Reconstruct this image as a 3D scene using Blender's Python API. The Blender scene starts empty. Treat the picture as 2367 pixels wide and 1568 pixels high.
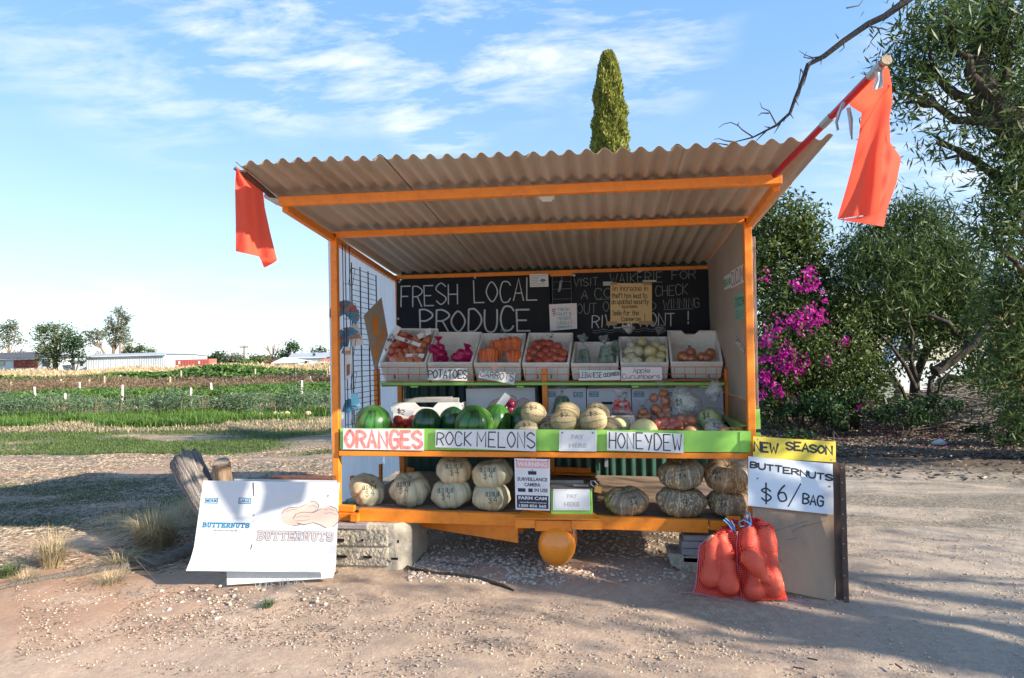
import bpy, bmesh, math, random
import numpy as np
from mathutils import Vector, Matrix, noise
from mathutils.bvhtree import BVHTree
R = math.radians
random.seed(7); rng = np.random.default_rng(7)
scene = bpy.context.scene
COL = scene.collection

# ---------------------------------------------------------------- camera
CX, CY, FPX = 1183.5, 784.0, 1522.19
CAM = Vector((1.9426, -4.5746, 1.4719))
YAW, PITCH, ROLL = -0.138, 0.0267, -0.0245
CF = Vector((math.sin(YAW)*math.cos(PITCH), math.cos(YAW)*math.cos(PITCH), math.sin(PITCH)))
_r = Vector((math.cos(YAW), -math.sin(YAW), 0)); _u = _r.cross(CF)
CR = _r*math.cos(ROLL)+_u*math.sin(ROLL); CU = -_r*math.sin(ROLL)+_u*math.cos(ROLL)
cam_d = bpy.data.cameras.new('camera'); cam = bpy.data.objects.new('camera', cam_d); COL.objects.link(cam)
cam.matrix_world = Matrix(((CR.x, CU.x, -CF.x, CAM.x), (CR.y, CU.y, -CF.y, CAM.y), (CR.z, CU.z, -CF.z, CAM.z), (0, 0, 0, 1)))
cam_d.sensor_width = 36; cam_d.lens = 36*FPX/2367; cam_d.clip_end = 4000; cam_d.clip_start = .05
scene.camera = cam
def ray(x, y): return CR*((x-CX)/FPX)-CU*((y-CY)/FPX)+CF
def at(x, y, Y): d = ray(x, y); return CAM+d*((Y-CAM.y)/d.y)
def atx(x, y, X): d = ray(x, y); return CAM+d*((X-CAM.x)/d.x)
def gz(x, y, z=0.0): d = ray(x, y); return CAM+d*((z-CAM.z)/d.z)
def far(x, y, dist): d = ray(x, y); return CAM+d*dist
def mpp(p): return (Vector(p)-CAM).dot(CF)/FPX     # metres per picture unit at p

# ---------------------------------------------------------------- light
SUN_EL, SUN_AZ = 23.0, -21.0      # direction towards the sun: azimuth from +X, negative is towards the camera
sd = Vector((math.cos(R(SUN_AZ))*math.cos(R(SUN_EL)), math.sin(R(SUN_AZ))*math.cos(R(SUN_EL)), math.sin(R(SUN_EL))))
sl = bpy.data.lights.new('sun', 'SUN'); sl.energy = 3.0; sl.angle = R(.53); sl.color = (1, .88, .72)
so = bpy.data.objects.new('sun', sl); COL.objects.link(so); so.rotation_euler = sd.to_track_quat('Z', 'Y').to_euler(); so.location = (20, -10, 20)
world = bpy.data.worlds.new('World'); scene.world = world; world.use_nodes = True
wn = world.node_tree; wn.nodes.clear()
def N(nt, t, **k):
    n = nt.nodes.new(t)
    for a, b in k.items():
        if a.startswith('i_'): n.inputs[a[2:].replace('_', ' ')].default_value = b
        else: setattr(n, a, b)
    return n
def L(nt, a, b): nt.links.new(a, b)
def build_world():
    nt = wn
    sky = N(nt, 'ShaderNodeTexSky', sky_type='NISHITA', sun_disc=False, sun_elevation=R(SUN_EL), sun_rotation=R(90-SUN_AZ), altitude=50, air_density=1.0, dust_density=.3, ozone_density=2.2)
    tc = N(nt, 'ShaderNodeTexCoord'); 
    sep = N(nt, 'ShaderNodeSeparateXYZ'); L(nt, tc.outputs['Generated'], sep.inputs[0])
    # cloud layer: project direction on a high plane, stretched noise
    addz = N(nt, 'ShaderNodeMath', operation='ADD'); L(nt, sep.outputs['Z'], addz.inputs[0]); addz.inputs[1].default_value = .07
    mx = N(nt, 'ShaderNodeMath', operation='MAXIMUM'); L(nt, addz.outputs[0], mx.inputs[0]); mx.inputs[1].default_value = .02
    dv = N(nt, 'ShaderNodeVectorMath', operation='DIVIDE'); L(nt, tc.outputs['Generated'], dv.inputs[0])
    cmb = N(nt, 'ShaderNodeCombineXYZ'); L(nt, mx.outputs[0], cmb.inputs[0]); L(nt, mx.outputs[0], cmb.inputs[1]); cmb.inputs[2].default_value = 1
    L(nt, cmb.outputs[0], dv.inputs[1])
    mp = N(nt, 'ShaderNodeMapping'); mp.inputs['Scale'].default_value = (.9, 1.7, 1); mp.inputs['Rotation'].default_value = (0, 0, R(8)); L(nt, dv.outputs[0], mp.inputs[0])
    n1 = N(nt, 'ShaderNodeTexNoise'); n1.inputs['Scale'].default_value = 2.6; n1.inputs['Detail'].default_value = 12; n1.inputs['Roughness'].default_value = .62; n1.inputs['Distortion'].default_value = .25; L(nt, mp.outputs[0], n1.inputs['Vector'])
    # large scale cover: soft lobes in the directions where cloud banks stand, plus low horizon bank
    lobes = [((380, 10), .975, .55), ((620, 45), .985, 1.0), ((800, 40), .985, .9), ((1000, 70), .985, 1.0), ((1010, 190), .992, 1.0), ((1180, 20), .985, .8), ((1450, 20), .985, .8),
             ((220, 165), .997, .5), ((1990, 300), .995, .45), ((2250, 330), .985, .75), ((1040, 240), .996, .6), ((2300, 420), .99, .6), ((20, 20), .993, .5), ((2700, 200), .93, .6), ((-900, -900), .9, .35), ((1500, -900), .9, .5), ((5500, -600), .7, .5)]
    acc = None
    for (px, lim, w) in lobes:
        d = ray(*px).normalized()
        dt = N(nt, 'ShaderNodeVectorMath', operation='DOT_PRODUCT'); L(nt, tc.outputs['Generated'], dt.inputs[0]); dt.inputs[1].default_value = d
        mr = N(nt, 'ShaderNodeMapRange', interpolation_type='SMOOTHSTEP'); L(nt, dt.outputs['Value'], mr.inputs[0])
        mr.inputs[1].default_value = lim; mr.inputs[2].default_value = 1-(1-lim)*.15; mr.inputs[3].default_value = 0; mr.inputs[4].default_value = w
        if acc is None: acc = mr.outputs[0]
        else:
            m = N(nt, 'ShaderNodeMath', operation='MAXIMUM'); L(nt, acc, m.inputs[0]); L(nt, mr.outputs[0], m.inputs[1]); acc = m.outputs[0]
    a = N(nt, 'ShaderNodeMapRange'); L(nt, n1.outputs['Fac'], a.inputs[0]); a.inputs[1].default_value = .44; a.inputs[2].default_value = .66; a.inputs[4].default_value = .95
    mul = N(nt, 'ShaderNodeMath', operation='MULTIPLY'); L(nt, acc, mul.inputs[0]); L(nt, a.outputs[0], mul.inputs[1])
    # low cumulus bank near the horizon, all round
    n2 = N(nt, 'ShaderNodeTexNoise'); n2.inputs['Scale'].default_value = 9; n2.inputs['Detail'].default_value = 6; n2.inputs['Roughness'].default_value = .5
    mp2 = N(nt, 'ShaderNodeMapping'); mp2.inputs['Scale'].default_value = (1, 1, 4.5); L(nt, tc.outputs['Generated'], mp2.inputs[0]); L(nt, mp2.outputs[0], n2.inputs['Vector'])
    b = N(nt, 'ShaderNodeMapRange', interpolation_type='SMOOTHSTEP'); L(nt, n2.outputs['Fac'], b.inputs[0]); b.inputs[1].default_value = .47; b.inputs[2].default_value = .62
    hz = N(nt, 'ShaderNodeMapRange', interpolation_type='SMOOTHSTEP'); L(nt, sep.outputs['Z'], hz.inputs[0]); hz.inputs[1].default_value = .15; hz.inputs[2].default_value = .03; hz.inputs[3].default_value = 0; hz.inputs[4].default_value = .75
    m2 = N(nt, 'ShaderNodeMath', operation='MULTIPLY'); L(nt, b.outputs[0], m2.inputs[0]); L(nt, hz.outputs[0], m2.inputs[1])
    mm = N(nt, 'ShaderNodeMath', operation='MAXIMUM', use_clamp=True); L(nt, mul.outputs[0], mm.inputs[0]); L(nt, m2.outputs[0], mm.inputs[1])
    # general sky tint towards the photograph's cleaner blue
    tint = N(nt, 'ShaderNodeMix', data_type='RGBA', blend_type='MULTIPLY'); tint.inputs['Factor'].default_value = 1; L(nt, sky.outputs[0], tint.inputs['A']); tint.inputs['B'].default_value = SKY_TINT
    # bright hazy daylight: blend with a plain horizon-to-zenith gradient that holds all round
    gr = N(nt, 'ShaderNodeMapRange', interpolation_type='SMOOTHERSTEP'); L(nt, sep.outputs['Z'], gr.inputs[0]); gr.inputs[1].default_value = -.12; gr.inputs[2].default_value = .55
    gm = N(nt, 'ShaderNodeMix', data_type='RGBA'); L(nt, gr.outputs[0], gm.inputs['Factor']); gm.inputs['A'].default_value = SKY_LOW; gm.inputs['B'].default_value = SKY_HIGH
    g2 = N(nt, 'ShaderNodeMix', data_type='RGBA'); g2.inputs['Factor'].default_value = .84; L(nt, tint.outputs['Result'], g2.inputs['A']); L(nt, gm.outputs['Result'], g2.inputs['B']); tint = g2
    mix = N(nt, 'ShaderNodeMix', data_type='RGBA'); L(nt, mm.outputs[0], mix.inputs['Factor']); L(nt, tint.outputs['Result'], mix.inputs['A']); mix.inputs['B'].default_value = CLOUD_COL
    bg = N(nt, 'ShaderNodeBackground'); bg.inputs['Strength'].default_value = .15; L(nt, mix.outputs['Result'], bg.inputs[0])
    out = N(nt, 'ShaderNodeOutputWorld'); L(nt, bg.outputs[0], out.inputs[0])
SKY_TINT = (.95, .98, 1.0, 1); CLOUD_COL = (2.0, 2.08, 2.15, 1); SKY_LOW = (1.17, 1.43, 1.68, 1); SKY_HIGH = (.40, .84, 1.54, 1)
build_world()
scene.view_settings.view_transform = 'Standard'; scene.view_settings.look = 'None'; scene.view_settings.gamma = 1; scene.view_settings.use_curve_mapping = False
scene.view_settings.exposure = 1.96
scene.cycles.use_denoising = True
scene.cycles.max_bounces = 10; scene.cycles.diffuse_bounces = 6; scene.cycles.transparent_max_bounces = 24

# ---------------------------------------------------------------- materials
def srgb(r, g, b): return tuple(((c/255)/12.92 if c/255 <= .04045 else ((c/255+.055)/1.055)**2.4) for c in (r, g, b))+(1,)
def mat(name, c1, c2=None, rough=.6, scale=8, detail=6, bump=0, bscale=None, spec=.5, metal=0, stretch=(1, 1, 1), contrast=.35, trans=0, coat=0, dirt=None, dirt_scale=3, dirt_amt=.4, tint=None, sss=0):
    """procedural surface: two-colour noise, optional dirt blotches, optional per-face tint and bump"""
    m = bpy.data.materials.new(name); m.use_nodes = True; nt = m.node_tree; nt.nodes.clear()
    c1 = tuple(c1)[:3]+(1,); c2 = tuple((c2 or tuple(c*.8 for c in c1[:3])))[:3]+(1,)
    tc = N(nt, 'ShaderNodeTexCoord'); mp = N(nt, 'ShaderNodeMapping'); mp.inputs['Scale'].default_value = stretch; L(nt, tc.outputs['Object'], mp.inputs[0])
    n = N(nt, 'ShaderNodeTexNoise'); n.inputs['Scale'].default_value = scale; n.inputs['Detail'].default_value = detail; n.inputs['Roughness'].default_value = .6; L(nt, mp.outputs[0], n.inputs['Vector'])
    mr = N(nt, 'ShaderNodeMapRange'); L(nt, n.outputs['Fac'], mr.inputs[0]); mr.inputs[1].default_value = .5-contrast/2; mr.inputs[2].default_value = .5+contrast/2
    mix = N(nt, 'ShaderNodeMix', data_type='RGBA'); L(nt, mr.outputs[0], mix.inputs['Factor']); mix.inputs['A'].default_value = c1; mix.inputs['B'].default_value = c2
    col = mix.outputs['Result']
    if tint:
        at_ = N(nt, 'ShaderNodeAttribute', attribute_name='tint'); mt = N(nt, 'ShaderNodeMix', data_type='RGBA'); L(nt, at_.outputs['Fac'], mt.inputs['Factor']); L(nt, col, mt.inputs['A']); mt.inputs['B'].default_value = tuple(tint)[:3]+(1,); col = mt.outputs['Result']
    if dirt:
        dn = N(nt, 'ShaderNodeTexNoise'); dn.inputs['Scale'].default_value = dirt_scale; dn.inputs['Detail'].default_value = 8; dn.inputs['Roughness'].default_value = .7; L(nt, mp.outputs[0], dn.inputs['Vector'])
        dm = N(nt, 'ShaderNodeMapRange'); L(nt, dn.outputs['Fac'], dm.inputs[0]); dm.inputs[1].default_value = .48; dm.inputs[2].default_value = .72; dm.inputs[4].default_value = dirt_amt
        md = N(nt, 'ShaderNodeMix', data_type='RGBA'); L(nt, dm.outputs[0], md.inputs['Factor']); L(nt, col, md.inputs['A']); md.inputs['B'].default_value = tuple(dirt)[:3]+(1,); col = md.outputs['Result']
    p = N(nt, 'ShaderNodeBsdfPrincipled'); L(nt, col, p.inputs['Base Color']); p.inputs['Roughness'].default_value = rough; p.inputs['Specular IOR Level'].default_value = spec; p.inputs['Metallic'].default_value = metal
    if coat: p.inputs['Coat Weight'].default_value = coat; p.inputs['Coat Roughness'].default_value = .15
    if sss: p.inputs['Subsurface Weight'].default_value = sss; p.inputs['Subsurface Scale'].default_value = .02
    if bump:
        bn = N(nt, 'ShaderNodeTexNoise'); bn.inputs['Scale'].default_value = bscale or scale*4; bn.inputs['Detail'].default_value = 8; L(nt, mp.outputs[0], bn.inputs['Vector'])
        bp = N(nt, 'ShaderNodeBump'); bp.inputs['Strength'].default_value = min(1, bump); bp.inputs['Distance'].default_value = .01*max(1, bump); L(nt, bn.outputs['Fac'], bp.inputs['Height']); L(nt, bp.outputs[0], p.inputs['Normal'])
    out = N(nt, 'ShaderNodeOutputMaterial'); sh = p.outputs[0]
    if trans:
        t = N(nt, 'ShaderNodeBsdfTranslucent'); L(nt, col, t.inputs[0]); ms = N(nt, 'ShaderNodeMixShader'); ms.inputs[0].default_value = trans; L(nt, sh, ms.inputs[1]); L(nt, t.outputs[0], ms.inputs[2]); sh = ms.outputs[0]
    L(nt, sh, out.inputs[0]); return m
M = {}
def film(name, col, opacity, rough=.12, wr=60, bump=.6, glossy=.22):
    """thin plastic film: mostly clear, with wrinkles that catch light"""
    m = bpy.data.materials.new(name); m.use_nodes = True; nt = m.node_tree; nt.nodes.clear()
    tc = N(nt, 'ShaderNodeTexCoord'); n = N(nt, 'ShaderNodeTexNoise'); n.inputs['Scale'].default_value = wr; n.inputs['Detail'].default_value = 3; n.inputs['Distortion'].default_value = 1.5; L(nt, tc.outputs['Object'], n.inputs['Vector'])
    bp = N(nt, 'ShaderNodeBump'); bp.inputs['Strength'].default_value = bump; bp.inputs['Distance'].default_value = .01; L(nt, n.outputs['Fac'], bp.inputs['Height'])
    tr = N(nt, 'ShaderNodeBsdfTransparent'); tr.inputs[0].default_value = (.97, .98, 1, 1)
    df = N(nt, 'ShaderNodeBsdfPrincipled'); df.inputs['Base Color'].default_value = tuple(col)[:3]+(1,); df.inputs['Roughness'].default_value = .35; L(nt, bp.outputs[0], df.inputs['Normal'])
    gl = N(nt, 'ShaderNodeBsdfGlossy'); gl.inputs['Roughness'].default_value = rough; L(nt, bp.outputs[0], gl.inputs['Normal'])
    mr = N(nt, 'ShaderNodeMapRange'); L(nt, n.outputs['Fac'], mr.inputs[0]); mr.inputs[1].default_value = .5; mr.inputs[2].default_value = .72; mr.inputs[3].default_value = opacity; mr.inputs[4].default_value = min(1, opacity*2.2)
    m1 = N(nt, 'ShaderNodeMixShader'); L(nt, mr.outputs[0], m1.inputs[0]); L(nt, tr.outputs[0], m1.inputs[1]); L(nt, df.outputs[0], m1.inputs[2])
    lw = N(nt, 'ShaderNodeLayerWeight'); lw.inputs['Blend'].default_value = .25; L(nt, bp.outputs[0], lw.inputs['Normal'])
    mg = N(nt, 'ShaderNodeMath', operation='MULTIPLY_ADD'); L(nt, lw.outputs['Facing'], mg.inputs[0]); mg.inputs[1].default_value = .26; mg.inputs[2].default_value = glossy*.2
    m2 = N(nt, 'ShaderNodeMixShader'); L(nt, mg.outputs[0], m2.inputs[0]); L(nt, m1.outputs[0], m2.inputs[1]); L(nt, gl.outputs[0], m2.inputs[2])
    out = N(nt, 'ShaderNodeOutputMaterial'); L(nt, m2.outputs[0], out.inputs[0]); return m
def net(name, col, thread=(.9, .5, .4), scale=260, cover=.35):
    """woven net sack: UV threads with clear gaps between them"""
    m = bpy.data.materials.new(name); m.use_nodes = True; nt = m.node_tree; nt.nodes.clear()
    uv = N(nt, 'ShaderNodeUVMap'); sp = N(nt, 'ShaderNodeSeparateXYZ'); L(nt, uv.outputs[0], sp.inputs[0]); outs = []
    for k, sc in ((0, scale), (1, scale*.8)):
        a = N(nt, 'ShaderNodeMath', operation='MULTIPLY'); L(nt, sp.outputs[k], a.inputs[0]); a.inputs[1].default_value = sc
        f = N(nt, 'ShaderNodeMath', operation='FRACT'); L(nt, a.outputs[0], f.inputs[0])
        l = N(nt, 'ShaderNodeMath', operation='LESS_THAN'); L(nt, f.outputs[0], l.inputs[0]); l.inputs[1].default_value = cover; outs.append(l.outputs[0])
    mx = N(nt, 'ShaderNodeMath', operation='MAXIMUM'); L(nt, outs[0], mx.inputs[0]); L(nt, outs[1], mx.inputs[1])
    tr = N(nt, 'ShaderNodeBsdfTransparent'); p = N(nt, 'ShaderNodeBsdfPrincipled'); p.inputs['Base Color'].default_value = tuple(col)[:3]+(1,); p.inputs['Roughness'].default_value = .5
    tl = N(nt, 'ShaderNodeBsdfTranslucent'); tl.inputs[0].default_value = tuple(col)[:3]+(1,); m0 = N(nt, 'ShaderNodeMixShader'); m0.inputs[0].default_value = .3; L(nt, p.outputs[0], m0.inputs[1]); L(nt, tl.outputs[0], m0.inputs[2])
    ms = N(nt, 'ShaderNodeMixShader'); L(nt, mx.outputs[0], ms.inputs[0]); L(nt, tr.outputs[0], ms.inputs[1]); L(nt, m0.outputs[0], ms.inputs[2])
    out = N(nt, 'ShaderNodeOutputMaterial'); L(nt, ms.outputs[0], out.inputs[0]); return m

# ---------------------------------------------------------------- object helpers
def tag(o, label=None, cat=None, group=None, kind=None):
    if label: o['label'] = label
    if cat: o['category'] = cat
    if group: o['group'] = group
    if kind: o['kind'] = kind
    return o
def empty(name, label, cat, loc=(0, 0, 0), group=None):
    o = bpy.data.objects.new(name, None); o.empty_display_size = .1; COL.objects.link(o); o.location = loc
    return tag(o, label, cat, group)
class MB:
    """collects faces, then links them as ONE mesh object (world coordinates in; stored relative to the parent empty)"""
    def __init__(s): s.v = []; s.f = []; s.uv = []; s.mi = []; s.cur = 0
    def face(s, pts, uv=None):
        b = len(s.v); s.v.extend(tuple(p) for p in pts); s.f.append(tuple(range(b, b+len(pts)))); s.uv.append(uv); s.mi.append(s.cur)
    def grid(s, rows, closed_u=False, uvf=None):
        b = len(s.v); n = len(rows); m = len(rows[0])
        for r in rows: s.v.extend(tuple(p) for p in r)
        for i in range(n-1):
            for j in range(m if closed_u else m-1):
                j2 = (j+1) % m
                s.f.append((b+i*m+j, b+i*m+j2, b+(i+1)*m+j2, b+(i+1)*m+j)); s.mi.append(s.cur)
                s.uv.append([(j/(m-1), i/(n-1)), ((j+1)/(m-1), i/(n-1)), ((j+1)/(m-1), (i+1)/(n-1)), (j/(m-1), (i+1)/(n-1))] if uvf is None else uvf(i, j))
    def hexa(s, p):
        """p: 8 points, bottom ring 0-3 then top ring 4-7"""
        b = len(s.v); s.v.extend(tuple(q) for q in p)
        c = sum((Vector(q) for q in p), Vector())/8
        for f in ((3, 2, 1, 0), (4, 5, 6, 7), (0, 1, 5, 4), (1, 2, 6, 5), (2, 3, 7, 6), (3, 0, 4, 7)):
            q = [Vector(p[i]) for i in f]; n = (q[1]-q[0]).cross(q[2]-q[0])
            if n.length < 1e-12: n = (q[2]-q[1]).cross(q[3]-q[1])
            if n.dot(sum(q, Vector())/4-c) < 0: f = f[::-1]
            s.f.append(tuple(b+i for i in f)); s.uv.append(None); s.mi.append(s.cur)
    def box(s, x0, x1, y0, y1, z0, z1):
        s.hexa([(x0, y0, z0), (x1, y0, z0), (x1, y1, z0), (x0, y1, z0), (x0, y0, z1), (x1, y0, z1), (x1, y1, z1), (x0, y1, z1)])
    def obox(s, c, sx, sy, sz, rot=None):
        c = Vector(c); rot = rot or Matrix.Identity(3)
        s.hexa([c+rot @ Vector((a*sx/2, b*sy/2, d*sz/2)) for d in (-1, 1) for a, b in ((-1, -1), (1, -1), (1, 1), (-1, 1))])
    def beam(s, a, b, w, h, up=(0, 0, 1)):
        a = Vector(a); b = Vector(b); d = (b-a).normalized(); up = Vector(up)
        sd_ = d.cross(up)
        if sd_.length < 1e-5: sd_ = d.cross(Vector((0, 1, 0)))
        sd_.normalize(); u = sd_.cross(d)
        s.hexa([p+sd_*i*w/2+u*j*h/2 for p in (a, b) for i, j in ((-1, -1), (1, -1), (1, 1), (-1, 1))])
    def tube(s, pts, rad, n=8, caps=True):
        pts = [Vector(p) for p in pts]; k = len(pts)
        if not hasattr(rad, '__len__'): rad = [rad]*k
        d0 = (pts[1]-pts[0]).normalized(); ref = Vector((0, 0, 1)) if abs(d0.z) < .9 else Vector((1, 0, 0)); sd_ = d0.cross(ref).normalized(); rows = []
        for i, p in enumerate(pts):
            d = (pts[min(i+1, k-1)]-pts[max(i-1, 0)])
            if d.length < 1e-9: d = d0
            d.normalize(); sd_ = (sd_-d*sd_.dot(d)).normalized(); u = d.cross(sd_)
            rows.append([p+(sd_*math.cos(t)+u*math.sin(t))*rad[i] for t in (2*math.pi*j/n for j in range(n))])
        s.grid(rows, closed_u=True)
        if caps: s.face(rows[0][::-1]); s.face(rows[-1])
    def build(s, name, m=None, parent=None, smooth=False, bevel=0, label=None, kind=None, tint=None, auto=None):
        me = bpy.data.meshes.new(name); off = Vector(parent_world(parent)) if parent else Vector()
        vs = np.array(s.v, dtype=np.float64)-np.array(off) if len(s.v) else np.zeros((0, 3))
        me.from_pydata(vs.tolist(), [], s.f)
        if any(u is not None for u in s.uv):
            ul = me.uv_layers.new(name='UVMap'); buf = []
            for f, u in zip(s.f, s.uv): buf.extend(u if u is not None else [(0, 0)]*len(f))
            ul.data.foreach_set('uv', np.array(buf, dtype=np.float32).ravel())
        ms = m if isinstance(m, (list, tuple)) else [m]
        for q in ms:
            if q: me.materials.append(q)
        if len(ms) > 1: me.polygons.foreach_set('material_index', s.mi)
        if bevel:
            bm = bmesh.new(); bm.from_mesh(me); bmesh.ops.remove_doubles(bm, verts=bm.verts, dist=1e-5)
            es = [e for e in bm.edges if len(e.link_faces) == 2 and e.calc_face_angle(0) > .5]
            bmesh.ops.bevel(bm, geom=es, offset=bevel, segments=1, affect='EDGES', clamp_overlap=True); bm.to_mesh(me); bm.free()
        if smooth: me.shade_smooth()
        if auto: me.shade_smooth(); me.set_sharp_from_angle(angle=R(auto))
        if tint is not None:
            a_ = me.attributes.new('tint', 'FLOAT', 'FACE'); a_.data.foreach_set('value', np.array(tint, dtype=np.float32))
        o = bpy.data.objects.new(name, me); COL.objects.link(o)
        if parent: o.parent = parent
        return tag(o, label, None, None, kind)
def parent_world(p):
    v = Vector()
    while p is not None: v += p.location; p = p.parent
    return v
def mesh_np(name, V, F, m, parent=None, tint=None, smooth=False, kind=None):
    """fast mesh from numpy arrays; F is (n, k)"""
    me = bpy.data.meshes.new(name); V = np.asarray(V, dtype=np.float32); F = np.asarray(F, dtype=np.int32)
    if parent: V = V-np.array(parent_world(parent), dtype=np.float32)
    me.vertices.add(len(V)); me.vertices.foreach_set('co', V.ravel()); k = F.shape[1]
    me.loops.add(F.size); me.loops.foreach_set('vertex_index', F.ravel()); me.polygons.add(len(F)); me.polygons.foreach_set('loop_start', np.arange(0, F.size, k, dtype=np.int32))
    me.update(calc_edges=True); me.validate()
    if m: me.materials.append(m)
    if tint is not None: a_ = me.attributes.new('tint', 'FLOAT', 'FACE'); a_.data.foreach_set('value', np.asarray(tint, dtype=np.float32))
    if smooth: me.shade_smooth()
    o = bpy.data.objects.new(name, me); COL.objects.link(o)
    if parent: o.parent = parent
    if kind: o['kind'] = kind
    return o
def top(o, label, cat, group=None, kind=None): return tag(o, label, cat, group, kind)

# ---------------------------------------------------------------- hand lettering: stroke glyphs, x 0-4, y 0-9 (base line 2, cap height 8)
GL = {'A': '022842 1434', 'B': '0208 ~082847462505 ~052544432202', 'C': '~4738180604123243', 'D': '0208 ~082846442202', 'E': '48080242 0535', 'F': '480802 0535',
 'G': '~4738180604123243 434525', 'H': '0802 4842 0545', 'I': '2822', 'J': '~3833221203', 'K': '0802 480542', 'L': '080242', 'M': '0208244842', 'N': '02084248',
 'O': '~28060422444628', 'P': '0208 ~082847462505', 'Q': '~28060422444628 2441', 'R': '0208 ~082847462505 2542', 'S': '~472807062544432203', 'T': '0848 2822',
 'U': '~080412324448', 'V': '082248', 'W': '0812263248', 'X': '0842 4802', 'Y': '0825 4822', 'Z': '08480242', '$': '~462706254443220 3 2921', '0': '~28060422444628',
 '1': '172822', '2': '~07284746 460242', '3': '~0728474625 ~2544432203', '4': '32380444', '5': '480805 ~05254644432203', '6': '~381604123243351504',
 '7': '084822', '8': '~2807162536472 8 ~25040322434425', '9': '~47280706254647 4732', '!': '2824 2322', '/': '0149', '.': '2322', '&': '~42061838160312324 4',
 'a': '~46160403123243 4642', 'b': '0802 ~053645432203', 'c': '~453616040312 3243', 'd': '4842 ~452605032243', 'e': '~044445260503224 3', 'f': '~4738271712 0636',
 'g': '~4526050422434 5 ~46412001', 'h': '0802 ~0426454 2', 'i': '2622 2827', 'j': '2621 2827', 'k': '0802 460442', 'l': '2822', 'm': '0602 ~051625 2522 ~25364542',
 'n': '0602 ~042645 4542', 'o': '~26050322434526', 'p': '0600 ~052645432203', 'r': '0602 ~042646', 's': '~452605244322 03', 't': '~2823324 2 0646', 'u': '~060322 2343 4642', 'v': '062246',
 'w': '0612253246', 'x': '0642 4602', 'y': '0622 4600', 'z': '06460242', '~': '~051625344 5'}
def strokes(ch):
    s = GL.get(ch)
    if s is None: return []
    toks = []; cur = ''
    for t in s.split(' '):                       # odd fragments are joined to the one before
        if cur and len(cur.lstrip('~')) % 2: cur += t
        else:
            if cur: toks.append(cur)
            cur = t
    toks.append(cur); out = []
    for t in toks:
        sm = t.startswith('~'); t = t.lstrip('~'); p = [(int(t[i])/4, (int(t[i+1])-2)/6) for i in range(0, len(t)-1, 2)]
        if sm and len(p) > 2:
            q = []
            for i in range(len(p)-1):
                a = p[max(i-1, 0)]; b = p[i]; c = p[i+1]; d = p[min(i+2, len(p)-1)]
                if p[0] == p[-1]:
                    if i == 0: a = p[-2]
                    if i == len(p)-2: d = p[1]
                for k in range(5):
                    u = k/5; q.append(tuple(.5*((2*b[j])+(-a[j]+c[j])*u+(2*a[j]-5*b[j]+4*c[j]-d[j])*u*u+(-a[j]+3*b[j]-3*c[j]+d[j])*u**3) for j in (0, 1)))
            q.append(p[-1]); p = q
        out.append(p)
    return out
def layout(text, x0, y0, x1, y1, jit=.03, gap=.32, slope=0, seed=0):
    """polylines for text filling the rectangle (x0,y0 base left; x1,y1 cap right)"""
    rnd = random.Random(hash(text) % 999 if False else sum(map(ord, text))+seed); W = 0; cells = []
    for ch in text:
        w = {' ': .6, 'I': .35, 'i': .35, 'l': .3, '!': .35, '.': .3, '1': .6, 'M': 1.25, 'W': 1.3, 'm': 1.2, 'w': 1.1}.get(ch, 1.0)
        cells.append((ch, W, w)); W += w+gap
    W -= gap; k = (x1-x0)/W; out = []
    for ch, cx, w in cells:
        dy = rnd.uniform(-jit, jit)*(y1-y0); sh = rnd.uniform(-jit, jit)*1.5; sc = 1+rnd.uniform(-jit, jit)*1.5
        for st in strokes(ch):
            narrow = ch in 'Iil!.'
            out.append([(x0+k*(cx+(px*w if not narrow else (px-.5)*.8+w/2)+sh*py), y0+(y1-y0)*(py*sc+slope*cx/W)+dy) for px, py in st])
    return out
def ribbon(poly, w):
    """left/right offset points of a polyline with mitred joints and half round ends"""
    P = [Vector(p) for p in poly]; Q = [P[0]]
    for p in P[1:]:
        if (p-Q[-1]).length > w*.15: Q.append(p)
    if len(Q) < 2: Q.append(Q[0]+Vector((w*.3, 0)))
    l = []; r = []; n = len(Q)
    for i in range(n):
        d1 = (Q[i]-Q[i-1]).normalized() if i else (Q[1]-Q[0]).normalized(); d2 = (Q[i+1]-Q[i]).normalized() if i < n-1 else d1
        a = Vector((-d1.y, d1.x)); b = Vector((-d2.y, d2.x)); m = a+b
        if m.length < .35: m = a
        m = m.normalized(); k = min(1.6, 1/max(.5, m.dot(a)))
        if i == 0: l.append(Q[0]-d2*w*.42+b*w*.25); r.append(Q[0]-d2*w*.42-b*w*.25)
        l.append(Q[i]+m*w*.5*k); r.append(Q[i]-m*w*.5*k)
        if i == n-1: l.append(Q[i]+d1*w*.42+a*w*.25); r.append(Q[i]+d1*w*.42-a*w*.25)
    return l, r
def subdiv(poly, step):
    out = [poly[0]]
    for a, b in zip(poly, poly[1:]):
        n = max(1, int(math.hypot(b[0]-a[0], b[1]-a[1])/step)); out += [(a[0]+(b[0]-a[0])*k/n, a[1]+(b[1]-a[1])*k/n) for k in range(1, n+1)]
    return out
class Plane:
    """a flat sheet given by its four corners (TL, TR, BR, BL) in space; s, t run 0-1 right and down"""
    def __init__(s, TL, TR, BR, BL):
        s.c = [Vector(p) for p in (TL, TR, BR, BL)]; s.n = (s.c[3]-s.c[0]).cross(s.c[1]-s.c[0]).normalized()
        if s.n.dot(CAM-s.c[0]) < 0: s.n = -s.n
        s.w = (s.c[1]-s.c[0]).length; s.h = (s.c[3]-s.c[0]).length
    def p(s, a, b, lift=0):
        TL, TR, BR, BL = s.c; return (TL*(1-a)+TR*a)*(1-b)+(BL*(1-a)+BR*a)*b+s.n*lift
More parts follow.
